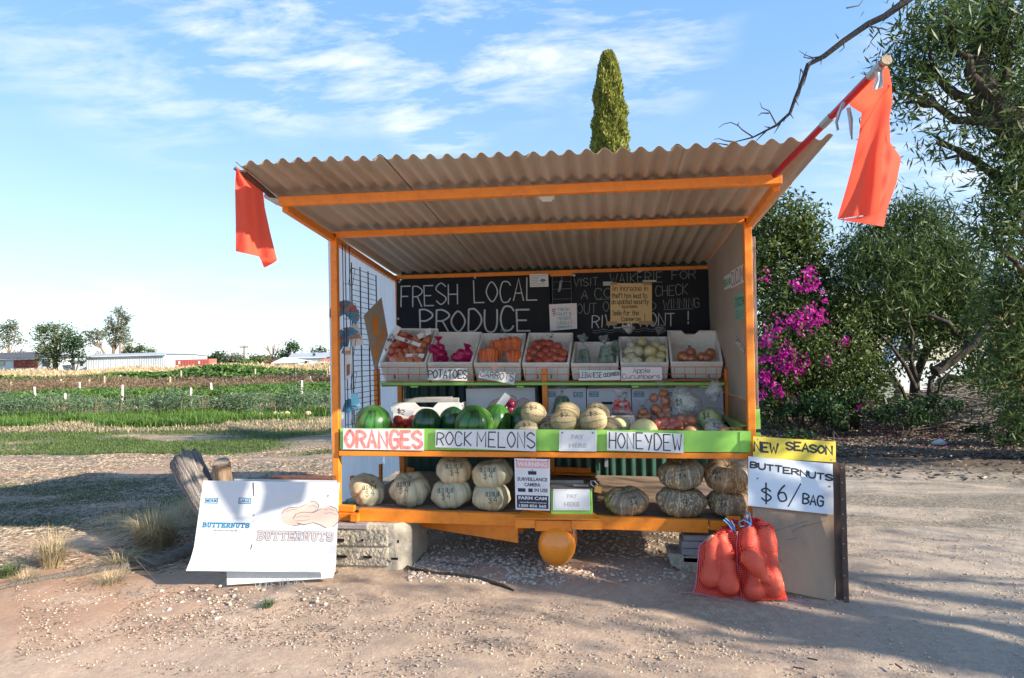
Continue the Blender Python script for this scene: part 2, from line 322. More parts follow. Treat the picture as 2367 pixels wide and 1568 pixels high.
def ink(plane, polys, w, m, parent, name='lettering', lift=.0008, label=None, wobble=0):
    mb = MB(); e = 0
    for poly in polys:      # poly in metres: x right, y down from TL
        l, r = ribbon(poly, w); e += 1; lf = lift+.00004*(e % 12)
        rows = [[plane.p(a.x/plane.w, a.y/plane.h, lf) for a in q] for q in (l, r)]
        mb.grid(rows)
    o = mb.build(name, m, parent, label=label); return o
def write(plane, text, x0, y0, x1, y1, w, m, parent, name='lettering', jit=.03, gap=.32, lift=.0008, slope=0, seed=0, label=None):
    """hand write text in the box (fractions of the plane: x0..x1, top y0..bottom y1); several strings share one call with lists"""
    P = [[(a*plane.w, b*plane.h) for a, b in q] for q in layout(text, x0, y1, x1, y0, jit, gap, slope, seed)]
    return ink(plane, P, w, m, parent, name, lift, label)
def write_many(plane, items, w, m, parent, name='lettering', jit=.03, gap=.32, lift=.0008, label=None):
    P = []
    for k, it in enumerate(items):
        text, x0, y0, x1, y1 = it[:5]; P += [[(a*plane.w, b*plane.h) for a, b in q] for q in layout(text, x0, y1, x1, y0, jit, gap, it[5] if len(it) > 5 else 0, k)]
    return ink(plane, P, w, m, parent, name, lift, label)
def project_text(target, lines, centre, w_m, m, parent, name='lettering', view=None, jit=.06, right=None):
    """marker writing that follows a rounded surface: lines = [(text, x0, y0, x1, y1)] in metres about centre (x right, y up)"""
    dg = None; me = target.data; off = parent_world(target)
    bvh = BVHTree.FromPolygons([v.co+off for v in me.vertices], [tuple(p.vertices) for p in me.polygons])
    v = (view or (Vector(centre)-CAM)).normalized(); r = v.cross(Vector((0, 0, 1))).normalized(); u = r.cross(v); c = Vector(centre)-v*.6; mb = MB()
    for text, x0, y0, x1, y1 in lines:
        for poly in layout(text, x0, y0, x1, y1, jit):
            l, rr = ribbon(subdiv(poly, w_m*1.5), w_m); rows = []; ok = True
            for q in (l, rr):
                row = []
                for a in q:
                    h = bvh.ray_cast(c+r*a.x+u*a.y, v)
                    if h[0] is None: ok = False; break
                    row.append(h[0]-v*.0012)
                rows.append(row)
                if not ok: break
            if ok: mb.grid(rows)
    return mb.build(name, m, parent)
FONT_CACHE = {}
def printed(plane, text, x0, y0, x1, y1, m, parent, name='lettering', bold=0, lift=.0008, shear=0, label=None):
    """block print: the built-in font as flat mesh, fitted to the box (fractions of the plane)"""
    cu = bpy.data.curves.new(name, 'FONT'); cu.body = text; cu.size = 1; cu.offset = bold; cu.shear = shear; cu.resolution_u = 3
    tmp = bpy.data.objects.new('tmp', cu); COL.objects.link(tmp); bpy.context.view_layer.update()
    me = bpy.data.meshes.new_from_object(tmp); COL.objects.unlink(tmp); bpy.data.objects.remove(tmp); bpy.data.curves.remove(cu)
    V = np.array([v.co[:] for v in me.vertices]); mn = V.min(0); mxx = V.max(0); off = parent_world(parent)
    for v, q in zip(me.vertices, V):
        a = x0+(x1-x0)*(q[0]-mn[0])/max(1e-6, mxx[0]-mn[0]); b = y1+(y0-y1)*(q[1]-mn[1])/max(1e-6, mxx[1]-mn[1]); v.co = plane.p(a, b, lift)-off
    me.name = name; me.materials.clear(); me.materials.append(m); o = bpy.data.objects.new(name, me); COL.objects.link(o); o.parent = parent
    return tag(o, label)
def sheet(plane, m, parent, name='panel', thick=.005, bevel=0, nx=1, ny=1, curl=None, label=None):
    """the board itself: front face at the plane, real thickness behind it; curl(s,t) bends it"""
    mb = MB(); f = [[plane.p(i/nx, j/ny, curl(i/nx, j/ny) if curl else 0) for i in range(nx+1)] for j in range(ny+1)]; b = [[p-plane.n*thick for p in row] for row in f]
    mb.grid([r for r in f]); mb.grid([r[::-1] for r in b]); mb.grid([b[0], f[0]]); mb.grid([f[-1], b[-1]])
    mb.grid([[r[0] for r in f], [r[0] for r in b]]); mb.grid([[r[-1] for r in b], [r[-1] for r in f]])
    return mb.build(name, m, parent, label=label)
def dots(plane, pts, r, m, parent, name='nail', lift=.0012):
    for (a, b) in pts:
        mb = MB(); c = plane.p(a, b, 0); mb.tube([c, c+plane.n*(lift+.002)], r, 8); mb.build(name, m, parent)
def PL(px, Y, Yb=None):
    """plane from four picture points TL TR BR BL at depth Y (numbers or four depths)"""
    Ys = Y if hasattr(Y, '__len__') else [Y]*4
    return Plane(*[at(x, y, q) for (x, y), q in zip(px, Ys)])
def on_plane(P, px, lift):
    """plane through picture points, parallel to P and proud of it"""
    out = []
    for x, y in px: d = ray(x, y); p0 = P.c[0]+P.n*lift; out.append(CAM+d*((p0-CAM).dot(P.n)/d.dot(P.n)))
    return Plane(*out)
def sign(name, label, cat, plane, m, thick=.005, group=None, **k):
    e = empty(name, label, cat, plane.p(.5, 1), group); sheet(plane, m, e, 'panel', thick, **k); return e
# ================================================================ MATERIALS (real surface colours)
M['orange'] = mat('orange_paint', (.88, .27, .02), (.82, .23, .017), rough=.38, scale=5, bump=.15, bscale=60, dirt=(.34, .11, .03), dirt_scale=22, dirt_amt=.4)
M['orange_gloss'] = mat('glossy_orange_bottle_paint', (.92, .30, .02), (.88, .27, .018), rough=.28, scale=4, bump=.1, bscale=30, coat=.5)
M['lime'] = mat('lime_paint', (.30, .66, .11), (.27, .60, .10), rough=.42, scale=4, bump=.1, bscale=40, dirt=(.2, .3, .1), dirt_scale=7, dirt_amt=.2)
M['roof'] = mat('weathered_roof_iron', (.46, .40, .33), (.38, .33, .27), rough=.5, scale=3, stretch=(1, .25, 1), spec=.5, dirt=(.25, .13, .07), dirt_scale=2.2, dirt_amt=.55, bump=.1, bscale=50)
M['green_iron'] = mat('dark_green_sheet_iron', (.012, .075, .052), (.009, .055, .04), rough=.4, scale=6, stretch=(1, 1, .2), dirt=(.06, .09, .07), dirt_scale=3, dirt_amt=.3)
M['galv'] = mat('galvanised_sheet', (.46, .52, .58), (.36, .42, .49), rough=.42, scale=14, stretch=(1, 1, .08), metal=.25, dirt=(.62, .68, .74), dirt_scale=14, dirt_amt=.5, trans=.45)
M['slate'] = mat('chalkboard', (.005, .008, .013), (.009, .014, .020), rough=.6, spec=.25, scale=3, contrast=.6, dirt=(.022, .03, .04), dirt_scale=2.5, dirt_amt=.35, stretch=(3, 1, .6))
M['chalk'] = mat('chalk', (.78, .82, .82), (.22, .26, .28), rough=.95, scale=120, contrast=.75)
M['chalk_faint'] = mat('faint_chalk', (.30, .33, .33), (.06, .08, .09), rough=.95, scale=110, contrast=.7)
M['marker'] = mat('black_marker', (.012, .012, .014), (.03, .03, .035), rough=.5, scale=40)
M['marker_grey'] = mat('faded_marker', (.10, .10, .11), (.2, .2, .2), rough=.7, scale=30)
M['red_paint'] = mat('red_sign_paint', (.74, .09, .07), (.85, .42, .38), rough=.5, scale=60, contrast=.5, stretch=(1, 1, .5))
M['white_board'] = mat('white_sign_board', (.72, .76, .80), (.68, .72, .76), rough=.35, scale=3, dirt=(.5, .5, .47), dirt_scale=8, dirt_amt=.25)
M['paper'] = mat('white_paper', (.74, .76, .76), (.68, .7, .7), rough=.6, scale=10)
M['grey_ink'] = mat('grey_print', (.42, .45, .46), (.48, .5, .5), rough=.6)
M['blue_ink'] = mat('blue_print', (.008, .19, .36), (.01, .16, .31), rough=.5, scale=40)
M['navy_ink'] = mat('navy_print', (.012, .02, .06), None, rough=.5)
M['pink_ink'] = mat('pink_print', (.80, .30, .33), (.82, .36, .38), rough=.5)
M['pale_pink'] = mat('pale_pink_print', (.62, .43, .36), (.64, .46, .4), rough=.6)
M['yellow_board'] = mat('yellow_sign_board', (.80, .62, .06), (.76, .58, .05), rough=.4, scale=4, dirt=(.6, .45, .1), dirt_scale=9, dirt_amt=.2)
M['ply'] = mat('old_plywood', (.41, .27, .17), (.31, .215, .145), rough=.7, scale=5, stretch=(1, 1, .35), bump=.2, bscale=50, dirt=(.16, .14, .12), dirt_scale=2.5, dirt_amt=.55)
M['card_white'] = mat('white_cardboard', (.66, .68, .70), (.61, .63, .65), rough=.6, scale=2, dirt=(.6, .56, .5), dirt_scale=4, dirt_amt=.18)
M['card_brown'] = mat('brown_cardboard', (.38, .33, .27), (.32, .28, .23), rough=.8, scale=20, stretch=(.3, 1, 4))
M['foam'] = mat('white_styrofoam', (.84, .84, .80), (.78, .78, .74), rough=.75, scale=60, bump=.3, bscale=220, dirt=(.42, .38, .32), dirt_scale=4, dirt_amt=.45)
M['wire_black'] = mat('black_wire', (.01, .01, .012), None, rough=.45)
M['steel_dark'] = mat('rusty_dark_steel', (.045, .035, .03), (.10, .045, .025), rough=.65, scale=12, bump=.3, dirt=(.16, .07, .035), dirt_scale=5, dirt_amt=.6)
M['rust'] = mat('rust', (.16, .06, .035), (.09, .04, .03), rough=.8, scale=20, bump=.5)
M['concrete'] = mat('concrete', (.50, .45, .36), (.40, .36, .29), rough=.9, scale=9, bump=1, bscale=40, dirt=(.28, .25, .2), dirt_scale=5, dirt_amt=.4)
M['concrete_rough'] = mat('rough_cast_concrete', (.50, .45, .36), (.36, .32, .26), rough=.95, scale=30, bump=2.4, bscale=55, dirt=(.22, .2, .16), dirt_scale=30, dirt_amt=.5)
M['paver'] = mat('grey_paver', (.26, .24, .24), (.33, .30, .30), rough=.85, scale=30, bump=.5)
M['old_wood'] = mat('weathered_timber', (.27, .235, .21), (.15, .125, .11), rough=.9, scale=9, stretch=(9, 9, .7), bump=1.2, bscale=14, contrast=.5)
M['deck_wood'] = mat('dusty_deck_timber', (.32, .225, .16), (.22, .16, .12), rough=.85, scale=8, stretch=(.5, 6, 6), bump=.5, dirt=(.32, .25, .2), dirt_scale=3, dirt_amt=.35)
M['log'] = mat('grey_log_wood', (.22, .19, .17), (.10, .085, .075), tint=(.36, .32, .285), rough=.95, scale=7, stretch=(5, 5, 5), bump=2.5, bscale=20, contrast=.5)
M['bark'] = mat('dark_bark', (.075, .058, .048), (.035, .028, .024), rough=.95, scale=9, stretch=(3, 3, .8), bump=2, bscale=22)
M['bark_light'] = mat('pale_bark', (.30, .21, .14), (.12, .08, .055), rough=.95, scale=5, stretch=(3, 3, .7), bump=1.5, bscale=16)
M['cut_wood'] = mat('sawn_end_grain', (.36, .29, .21), (.17, .13, .10), rough=.9, scale=25, bump=.6)
M['washer'] = mat('zinc_washer', (.55, .56, .56), None, rough=.35, metal=.6)
M['screw_dark'] = mat('dark_screw_head', (.02, .02, .02), None, rough=.4, metal=.5)

# ================================================================ GROUND
def smooth(a, b, x): t = np.clip((x-a)/(b-a), 0, 1); return t*t*(3-2*t)
def gheight(x, y):
    x = np.asarray(x, float); y = np.asarray(y, float)
    h = .012*np.sin(x*1.7+1.3*np.sin(y*.9))+.010*np.sin(y*2.3+x*.6)+.006*np.sin(x*5.1+y*3.7)+.005*np.sin(x*-3.3+y*6.1)
    h = h*(1-.75*((x > -.2) & (x < 3.3) & (y > -.7) & (y < 2)))
    d = np.hypot(x-1.9, y+4.5); return h*np.clip(12/(d+1), 0, 1)*np.where(d > 60, .2, 1)
def gh(x, y): return float(gheight(x, y))
def build_ground():
    def axis(lo, hi, c0, c1, fine):
        a = [c0]; s = fine
        while a[-1] < c1: a.append(a[-1]+fine)
        up = []; v = a[-1]; s = fine
        while v < hi: s *= 1.13; v += s; up.append(v)
        dn = []; v = c0; s = fine
        while v > lo: s *= 1.13; v -= s; dn.append(v)
        return np.array(dn[::-1]+a+up)
    xs = axis(-2500, 2500, -5, 6.5, .045); ys = axis(-400, 3000, -4.3, 4, .045)
    X, Y = np.meshgrid(xs, ys); Z = gheight(X, Y)
    # fine roughness close to the camera: tyre-worn dirt, footprints
    near = (np.abs(X) < 14) & (np.abs(Y) < 14); r2 = np.zeros_like(Z)
    idx = np.argwhere(near)
    for i, j in idx:
        p = Vector((X[i, j]*3.1, Y[i, j]*3.1, 0)); r2[i, j] = noise.noise(p)*.013+noise.noise(p*3.3)*.006+noise.noise(p*9)*.0035
    Z = Z+r2
    n, m = X.shape; V = np.stack([X.ravel(), Y.ravel(), Z.ravel()], 1)
    i = np.arange(n-1)[:, None]*m+np.arange(m-1)[None, :]; F = np.stack([i, i+1, i+m+1, i+m], -1).reshape(-1, 4)
    g = mesh_np('ground', V, F, ground_mat(), smooth=True); g['kind'] = 'structure'; return g
def ground_mat():
    m = bpy.data.materials.new('ground'); m.use_nodes = True; nt = m.node_tree; nt.nodes.clear()
    tc = N(nt, 'ShaderNodeNewGeometry'); pos = tc.outputs['Position']; sp = N(nt, 'ShaderNodeSeparateXYZ'); L(nt, pos, sp.inputs[0])
    def noi(scale, det=8, rough=.6, stretch=(1, 1, 1), dist=0):
        mp = N(nt, 'ShaderNodeMapping'); mp.inputs['Scale'].default_value = stretch; L(nt, pos, mp.inputs[0])
        n = N(nt, 'ShaderNodeTexNoise'); n.inputs['Scale'].default_value = scale; n.inputs['Detail'].default_value = det; n.inputs['Roughness'].default_value = rough; n.inputs['Distortion'].default_value = dist; L(nt, mp.outputs[0], n.inputs['Vector']); return n.outputs['Fac']
    def mr(x, a, b, c=0, d=1):
        n = N(nt, 'ShaderNodeMapRange', interpolation_type='SMOOTHSTEP'); L(nt, x, n.inputs[0]); n.inputs[1].default_value = a; n.inputs[2].default_value = b; n.inputs[3].default_value = c; n.inputs[4].default_value = d; return n.outputs[0]
    def mx(f, a, b):
        n = N(nt, 'ShaderNodeMix', data_type='RGBA')
        if hasattr(f, 'links'): L(nt, f, n.inputs['Factor'])
        else: n.inputs['Factor'].default_value = f
        for k, v in (('A', a), ('B', b)):
            if hasattr(v, 'links'): L(nt, v, n.inputs[k])
            else: n.inputs[k].default_value = tuple(v)+(1,)
        return n.outputs['Result']
    def mt(op, a, b):
        n = N(nt, 'ShaderNodeMath', operation=op)
        for k, v in enumerate((a, b)):
            if hasattr(v, 'links'): L(nt, v, n.inputs[k])
            else: n.inputs[k].default_value = v
        return n.outputs[0]
    # compacted pinkish dirt
    dirt = mx(mr(noi(1.1, 6, .6), .35, .65), (.49, .36, .275), (.41, .30, .225))
    dirt = mx(mr(noi(14, 8, .7), .42, .70), dirt, (.55, .435, .33))
    dirt = mx(mr(noi(60, 6, .7), .52, .72, 0, .8), dirt, (.62, .52, .42))
    dirt = mx(mr(noi(38, 6, .75), .56, .72, 0, .75), dirt, (.20, .135, .105))
    # redder earth near the log at the left, greyer gravelly dirt to the right
    redm = mt('MULTIPLY', mr(sp.outputs['X'], .2, -1.4), mr(sp.outputs['Y'], -2.0, -.9)); redm = mt('MULTIPLY', redm, mr(noi(2.2, 5), .3, .55))
    dirt = mx(mt('MULTIPLY', redm, .75), dirt, (.44, .25, .155))
    grm = mr(mt('ADD', sp.outputs['X'], mt('MULTIPLY', noi(.7, 4), 1.2)), 3.0, 4.8); grey = mx(mr(noi(22, 8, .75), .35, .65), (.36, .30, .24), (.46, .395, .325))
    grey = mx(mr(noi(70, 5, .7), .5, .7), grey, (.54, .48, .43)); dirt = mx(mt('MULTIPLY', grm, .85), dirt, grey)
    # litter and dry mulch further back
    yv = mt('ADD', sp.outputs['Y'], mt('MULTIPLY', mt('SUBTRACT', noi(.5, 6, .6, (.5, 1, 1)), .5), 3.2))
    mul = mx(mr(noi(45, 4, .8, (1, .6, 1)), .4, .66), (.16, .14, .11), (.36, .31, .25)); mul = mx(mr(noi(1.3, 6, .65, (.35, 1.3, 1), .6), .42, .62), mul, dirt)
    zone = mr(yv, .4, 1.6); col = mx(zone, dirt, mul)
    # green grass showing through
    gn = mr(noi(.9, 8, .65, (.45, 1.2, 1), .8), .46, .6); left = mr(sp.outputs['X'], 2.0, -.5)
    band1 = mt('MULTIPLY', mr(yv, .6, 1.2), mr(yv, 3.6, 2.6)); band2 = mt('MULTIPLY', mr(yv, 5.2, 6.2), mr(yv, 200, 190)); gm = mt('MULTIPLY', mt('MAXIMUM', mt('MULTIPLY', band1, .75), band2), gn)
    grass = mx(mr(noi(35, 5, .8), .38, .66), (.04, .075, .022), (.11, .15, .05))
    col = mx(mt('MULTIPLY', gm, left), col, grass)
    # field beyond: brown earth with green
    fz = mr(yv, 9.5, 11.5); field = mx(mr(noi(.8, 8, .7, (.25, 1, 1)), .4, .6), (.20, .15, .10), (.08, .13, .035)); col = mx(mt('MULTIPLY', fz, left), col, field)
    # right-hand side under the trees: leaf litter
    rz = mt('MULTIPLY', mr(sp.outputs['X'], 2.6, 3.6), mr(yv, 3.2, 4.6)); lit = mx(mr(noi(55, 4, .8), .4, .65), (.075, .055, .042), (.20, .155, .115)); col = mx(rz, col, lit)
    lawn = mt('MULTIPLY', mr(sp.outputs['X'], 6, 7), mr(sp.outputs['Y'], 11, 12.5)); col = mx(lawn, col, (.10, .22, .04))
    p = N(nt, 'ShaderNodeBsdfPrincipled'); L(nt, col, p.inputs['Base Color']); p.inputs['Roughness'].default_value = .95; p.inputs['Specular IOR Level'].default_value = .15
    h = mt('ADD', mt('MULTIPLY', noi(30, 8, .75), .8), mt('MULTIPLY', noi(140, 4, .7), .35)); bp = N(nt, 'ShaderNodeBump'); bp.inputs['Strength'].default_value = .85; bp.inputs['Distance'].default_value = .022; L(nt, h, bp.inputs['Height']); L(nt, bp.outputs[0], p.inputs['Normal'])
    out = N(nt, 'ShaderNodeOutputMaterial'); L(nt, p.outputs[0], out.inputs[0]); return m
build_ground()

# ================================================================ THE STALL (an old box trailer turned into a shelter)
W_ = 2.9
def zt(X, Y): return 2.398+.0645*(-Y)-.0425*X/W_+.0
stall = empty('produce_stall', 'orange framed roadside produce stall with corrugated iron roof and green counter board', 'market stall', (0, 0, 0))
def part(name, fn, m, parent=stall, **k):
    mb = MB(); fn(mb); return mb.build(name, m, parent, **k)
BV = .004
PLf = at(773, 541, 0); PRf = at(1726, 505, 0)
DKZ = at(1200, 1190, 0).z     # deck height at the front edge
def lz(x): return x
posts = {'fl': (at(773, 541, .0), at(780, 1176, .0)), 'fr': (at(1726.5, 505, .0), at(1741, 1206, .0)),
         'bl': (at(917, 640, 1.64), at(931, 1100, 1.64)), 'br': (at(1651, 617, 1.64), at(1658, 1110, 1.64))}
for k, (a, b) in posts.items():
    b = b+(b-a).normalized()*(.02 if k[0] == 'f' else 0)
    part('post', lambda mb: mb.beam(a, b, .05, .05, (0, 1, 0)), M['orange'], bevel=BV)
def topbeam(a, b, w=.05, h=.045, nm='cross_beam'): return part(nm, lambda mb: mb.beam(a, b, w, h), M['orange'], bevel=BV)
fL = at(646, 467, -.82); fR = at(1806, 416, -.82); bL = at(914, 642, 1.64); bR = at(1650, 619, 1.64)
topbeam(fL, fR, .05, .055); topbeam(at(762, 544, 0), at(1735, 508, 0), .05, .045); topbeam(bL, bR, .04, .04)
part('rafter', lambda mb: mb.beam(fL+Vector((.02, .03, -.03)), bL+Vector((0, 0, -.02)), .04, .05), M['orange'], bevel=BV)
part('rafter', lambda mb: mb.beam(fR+Vector((-.02, .03, -.03)), bR+Vector((0, 0, -.02)), .04, .05), M['orange'], bevel=BV)
# corrugated roof sheets on a plane through the beam tops
def roof_z(x, y):
    a = (x-fL.x)/(fR.x-fL.x); zf = fL.z*(1-a)+fR.z*a+.045; zb = bL.z*(1-a)+bR.z*a+.035; t = (y+.82)/(1.64+.82); return zf*(1-t)+zb*t
def roof_hit(px, py):
    d = ray(px, py); t = 1.0
    for _ in range(40):
        p = CAM+d*t; t += (roof_z(p.x, p.y)-p.z)/(d.z if abs(d.z) > 1e-4 else 1e-4)*.6
    return CAM+d*t
rFL = roof_hit(543, 392); rFR = roof_hit(1927, 331)
YB = 1.78; PITCH_ = (rFR.x-rFL.x)/34.2
def roof_sheet(x0, x1, lift):
    n = int((x1-x0)/PITCH_*10); rows = []
    mb = MB()
    def pt(u, v, k):
        x = x0+(x1-x0)*u; yf = rFL.y+(rFR.y-rFL.y)*(x-rFL.x)/(rFR.x-rFL.x); y = yf*(1-v)+YB*v
        sag = .012*math.sin(x*1.9+1)*(1-v)+.006*math.sin(x*4.1+v*3)
        return (x-.10*max(0, 1-(x-rFL.x)/.3)*min(1, max(0, (y+1.26)/.7)), y, roof_z(x, y)+.019+.0145*math.cos(2*math.pi*(x-rFL.x)/PITCH_)+lift+sag*(.5 if v > .9 else 1)+k)
    rows = [[pt(i/n, j/14, .0012) for i in range(n+1)] for j in range(15)]; rows2 = [[pt(i/n, j/14, 0) for i in range(n+1)] for j in range(15)]
    mb.grid(rows); mb.grid([r[::-1] for r in rows2]); mb.grid([rows2[0], rows[0]]); mb.grid([[r[0] for r in rows], [r[0] for r in rows2]]); mb.grid([[r[-1] for r in rows2], [r[-1] for r in rows]])
    return mb.build('roof_sheet', M['roof'], stall, smooth=False, auto=50)
nS = 4; wS = (rFR.x-rFL.x)/nS
for i in range(nS): roof_sheet(rFL.x+i*wS, rFL.x+(i+1)*wS+(.06 if i < nS-1 else 0), .008*(i % 2))
# flashing strip along the left roof edge, with fixing plate
part('edge_flashing', lambda mb: mb.beam(Vector((rFL.x+.03, rFL.y+.02, roof_z(rFL.x, rFL.y)-.005)), Vector((fL.x-.03, fL.y+.05, fL.z+.01)), .03, .012), M['steel_dark'])
# deck
dA = at(828, 1177, -.02); dB = at(1637, 1204, -.02)
bH = (at(1200, 1190, -.02)-at(1200, 1219, -.02)).length
def fbeam(px0, px1, Y, h, t=.05, nm='deck_beam'):
    a = at(*px0, Y)-Vector((0, -t/2, h/2)); b = at(*px1, Y)-Vector((0, -t/2, h/2)); return part(nm, lambda mb: mb.beam(a, b, t, h), M['orange'], bevel=BV)
fbeam((828, 1177), (1637, 1203), -.03, bH)
fbeam((1640, 1205), (1730, 1209), -.022, bH*.7)
fbeam((770, 1186), (826, 1188), -.05, .055, .06, 'bracket'); fbeam((770, 1168), (818, 1170), -.03, .045, .04, 'bracket')
part('pocket', lambda mb: mb.beam(at(812, 1196, -.06), at(830, 1196, -.06), .05, .055), M['orange'], bevel=BV)
fbeam((1680, 1194), (1712, 1196), -.10, .05, .03, 'bracket')
nb = 9; y0d, y1d = .03, 1.66
for i in range(nb):
    ya = y0d+(y1d-y0d)*i/nb; yb = y0d+(y1d-y0d)*(i+1)/nb-.007
    zl, zr = DZL, DZR = at(800, 1176, 0).z-.012, at(1730, 1206, 0).z-.012; dz = .004*math.sin(i*2.1)
    part('deck_board', lambda mb: mb.hexa([(.03, ya, zl-.03+dz), (2.88, ya, zr-.03+dz), (2.88, yb, zr-.03+dz), (.03, yb, zl-.03+dz), (.03, ya, zl+dz), (2.88, ya, zr+dz), (2.88, yb, zr+dz), (.03, yb, zl+dz)]), M['deck_wood'], bevel=.003)
def deckz(x): return DZL+(DZR-DZL)*(x-.03)/2.85+.004
part('drawbar', lambda mb: mb.hexa([at(955, 1216, .30), at(1198, 1256, -.02), at(1198, 1256, .02), at(955, 1216, .34), at(955, 1209, .30), at(1198, 1216, -.02), at(1198, 1216, .02), at(955, 1209, .34)]), M['orange'], bevel=BV)
part('drawbar', lambda mb: mb.beam(at(1198, 1222, .0)+Vector((0, .06, 0)), (1.62, 1.5, .26), .05, .08), M['orange'], bevel=BV)
# hitch channel in the middle of the front
part('hitch_plate', lambda mb: mb.hexa([at(1190, 1201, -.16), at(1394, 1204, -.16), at(1366, 1184, -.02), at(1210, 1181, -.02), at(1190, 1198, -.16), at(1394, 1201, -.16), at(1366, 1180, -.02), at(1210, 1177, -.02)]), M['orange'], bevel=.002)
part('hitch_channel', lambda mb: mb.hexa([at(x, y, Y) for Y, ps in ((-.155, ((1191, 1221), (1237, 1221), (1237, 1203), (1191, 1202))), (-.14, ((1191, 1221), (1237, 1221), (1237, 1203), (1191, 1202)))) for x, y in ps]), M['orange'])
part('hitch_channel', lambda mb: mb.hexa([at(x, y, Y) for Y, ps in ((-.155, ((1321, 1224), (1391, 1225), (1391, 1205), (1321, 1204))), (-.14, ((1321, 1224), (1391, 1225), (1391, 1205), (1321, 1204)))) for x, y in ps]), M['orange'])
part('hitch_box', lambda mb: mb.hexa([at(x, y, Y) for Y, ps in ((-.14, ((1237, 1228), (1321, 1229), (1321, 1204), (1237, 1203))), (-.03, ((1237, 1228), (1321, 1229), (1321, 1204), (1237, 1203)))) for x, y in ps]), M['orange'], bevel=.003)
# counter: lime board, orange rail, floor, side board
gA, gB, gC, gD = at(786, 990, -.03), at(1736, 997, -.03), at(1736, 1046, -.03), at(786, 1039, -.03)
Pc = Plane(gA, gB, gC, gD); cb = sheet(Pc, M['lime'], stall, 'counter_board', .018)
part('rail', lambda mb: mb.beam(at(786, 1047, -.02), at(1738, 1054, -.02), .05, .038), M['orange'], bevel=BV)
CZ = at(1200, 1040, 0).z
part('counter_floor', lambda mb: mb.box(.04, 2.86, .01, .95, CZ-.02, CZ), M['deck_wood'])
part('corner_plate', lambda mb: mb.hexa([at(x, y, Y) for Y in (-.036, -.031) for x, y in ((1710, 1046), (1735, 1047), (1735, 998), (1710, 998))]), M['lime'])
part('side_board', lambda mb: mb.hexa([Vector((2.865, y, z)) for z in (CZ, at(1712, 975, .3).z) for y in (.03, .9)]+[Vector((2.88, y, z)) for z in (CZ, at(1712, 975, .3).z) for y in (.03, .9)]), M['lime'])
part('post', lambda mb: mb.beam(at(1233, 1056, .0), at(1233, 1184, .0), .035, .035, (0, 1, 0)), M['orange'], bevel=BV)
# upper shelf
SHZ = at(1260, 884, .83).z
for x in (871, 1258.5, 1681):
    part('post', lambda mb: mb.beam(at(x, 853, .83), at(x, 853, .83)*Vector((1, 1, 0)) if False else Vector((at(x, 853, .83).x, .83, CZ)), .045, .045, (0, 1, 0)), M['orange'], bevel=BV)
part('shelf_board', lambda mb: mb.box(.06, 2.84, .84, 1.62, SHZ-.012, SHZ+.006), M['deck_wood'])
part('shelf_trim', lambda mb: mb.beam(at(878, 887.5, .80), at(1674, 887.5, .80), .04, .022), M['lime'], bevel=.002)
for x in (958, 1203, 1468, 1625): part('shelf_clip', lambda mb: mb.beam(at(x-8, 894, .80), at(x+8, 894, .80), .03, .014), M['lime'])
M['wire_orange'] = mat('orange_wire', (.62, .16, .03), None, rough=.5)
def basket(mb):
    a, b = 872, 1681; n = 33
    for yy in (849.5, 866, 882): mb.tube([at(a, yy, .76), at(b, yy-1, .76)], .0028, 5)
    for i in range(n+1):
        x = a+(b-a)*i/n; mb.tube([at(x, 849, .76), at(x, 882, .76)], .0024, 5); mb.tube([at(x, 882, .76), at(x, 882, .76)+Vector((0, .06, 0))], .0024, 4)
    for yy in (849.5, 866):
        for x in (a, b): p = at(x, yy, .76); mb.tube([p, p+Vector((0, .5, 0))], .0026, 5)
part('wire_basket', basket, M['wire_orange'])
# back wall: dark green corrugated iron
def corr(x0, x1, Y, z0, z1, pitch, amp, m, name, axis='x', nz=1, slant=None):
    mb = MB(); n = int(abs(x1-x0)/pitch*8); rows = []
    for j in range(nz+1):
        z = z0+(z1-z0)*j/nz
        row = [((x0+(x1-x0)*i/n), Y+amp*math.cos(2*math.pi*i/8), z) for i in range(n+1)]
        if axis == 'y': row = [(q[1], q[0], (z if j == 0 or slant is None else slant(q[0]))) for q in row]
        rows.append(row)
    mb.grid(rows); return mb.build(name, m, stall, auto=60)
for i in range(3): corr(-.02+i*.98, -.02+(i+1)*.98+.03, 1.70+.004*(i % 2), .30, 2.345, .0925, .012, M['green_iron'], 'back_sheet')
M['clear_sheet'] = mat('clouded_clear_sheet', (.88, .91, .94), (.76, .81, .86), rough=.35, scale=10, stretch=(1, 1, .06), contrast=.6, trans=.8)
corr(.02, 1.70, -.055, .40, 2.3, .12, .010, M['clear_sheet'], 'side_sheet', 'y', slant=lambda y: zt(0, y)-.02)
# sleeve strip of light metal in the green wall, angle brackets behind the deck
part('wall_strip', lambda mb: mb.box(*sorted((at(1398, 1080, 1.66).x, at(1406, 1080, 1.66).x)), 1.665, 1.672, .42, .62), M['galv'])
for xs in ((936, 965), (1281, 1378)):
    a = at(xs[0], 1094, 1.55); b = at(xs[1], 1097, 1.55); part('tail_bracket', lambda mb: (mb.beam(a, b, .10, .012), mb.beam(a+Vector((0, .05, .02)), b+Vector((-.05, .05, .02)), .012, .06)), M['orange'], bevel=.002)
part('post', lambda mb: mb.beam(at(1276, 1054, 1.60), at(1276, 1108, 1.60), .04, .04, (0, 1, 0)), M['orange'], bevel=BV)
for x, y0, y1 in ((814.5, 1100, 1116), (880, 1073, 1116)):
    Y = .35 if x < 840 else 1.05; c = atx(x, (y0+y1)/2, -.03); part('stake_pocket', lambda mb: mb.beam(atx(x, y0, -.035), atx(x, y1+10, -.035), .02, .05, (0, 1, 0)), M['orange'])
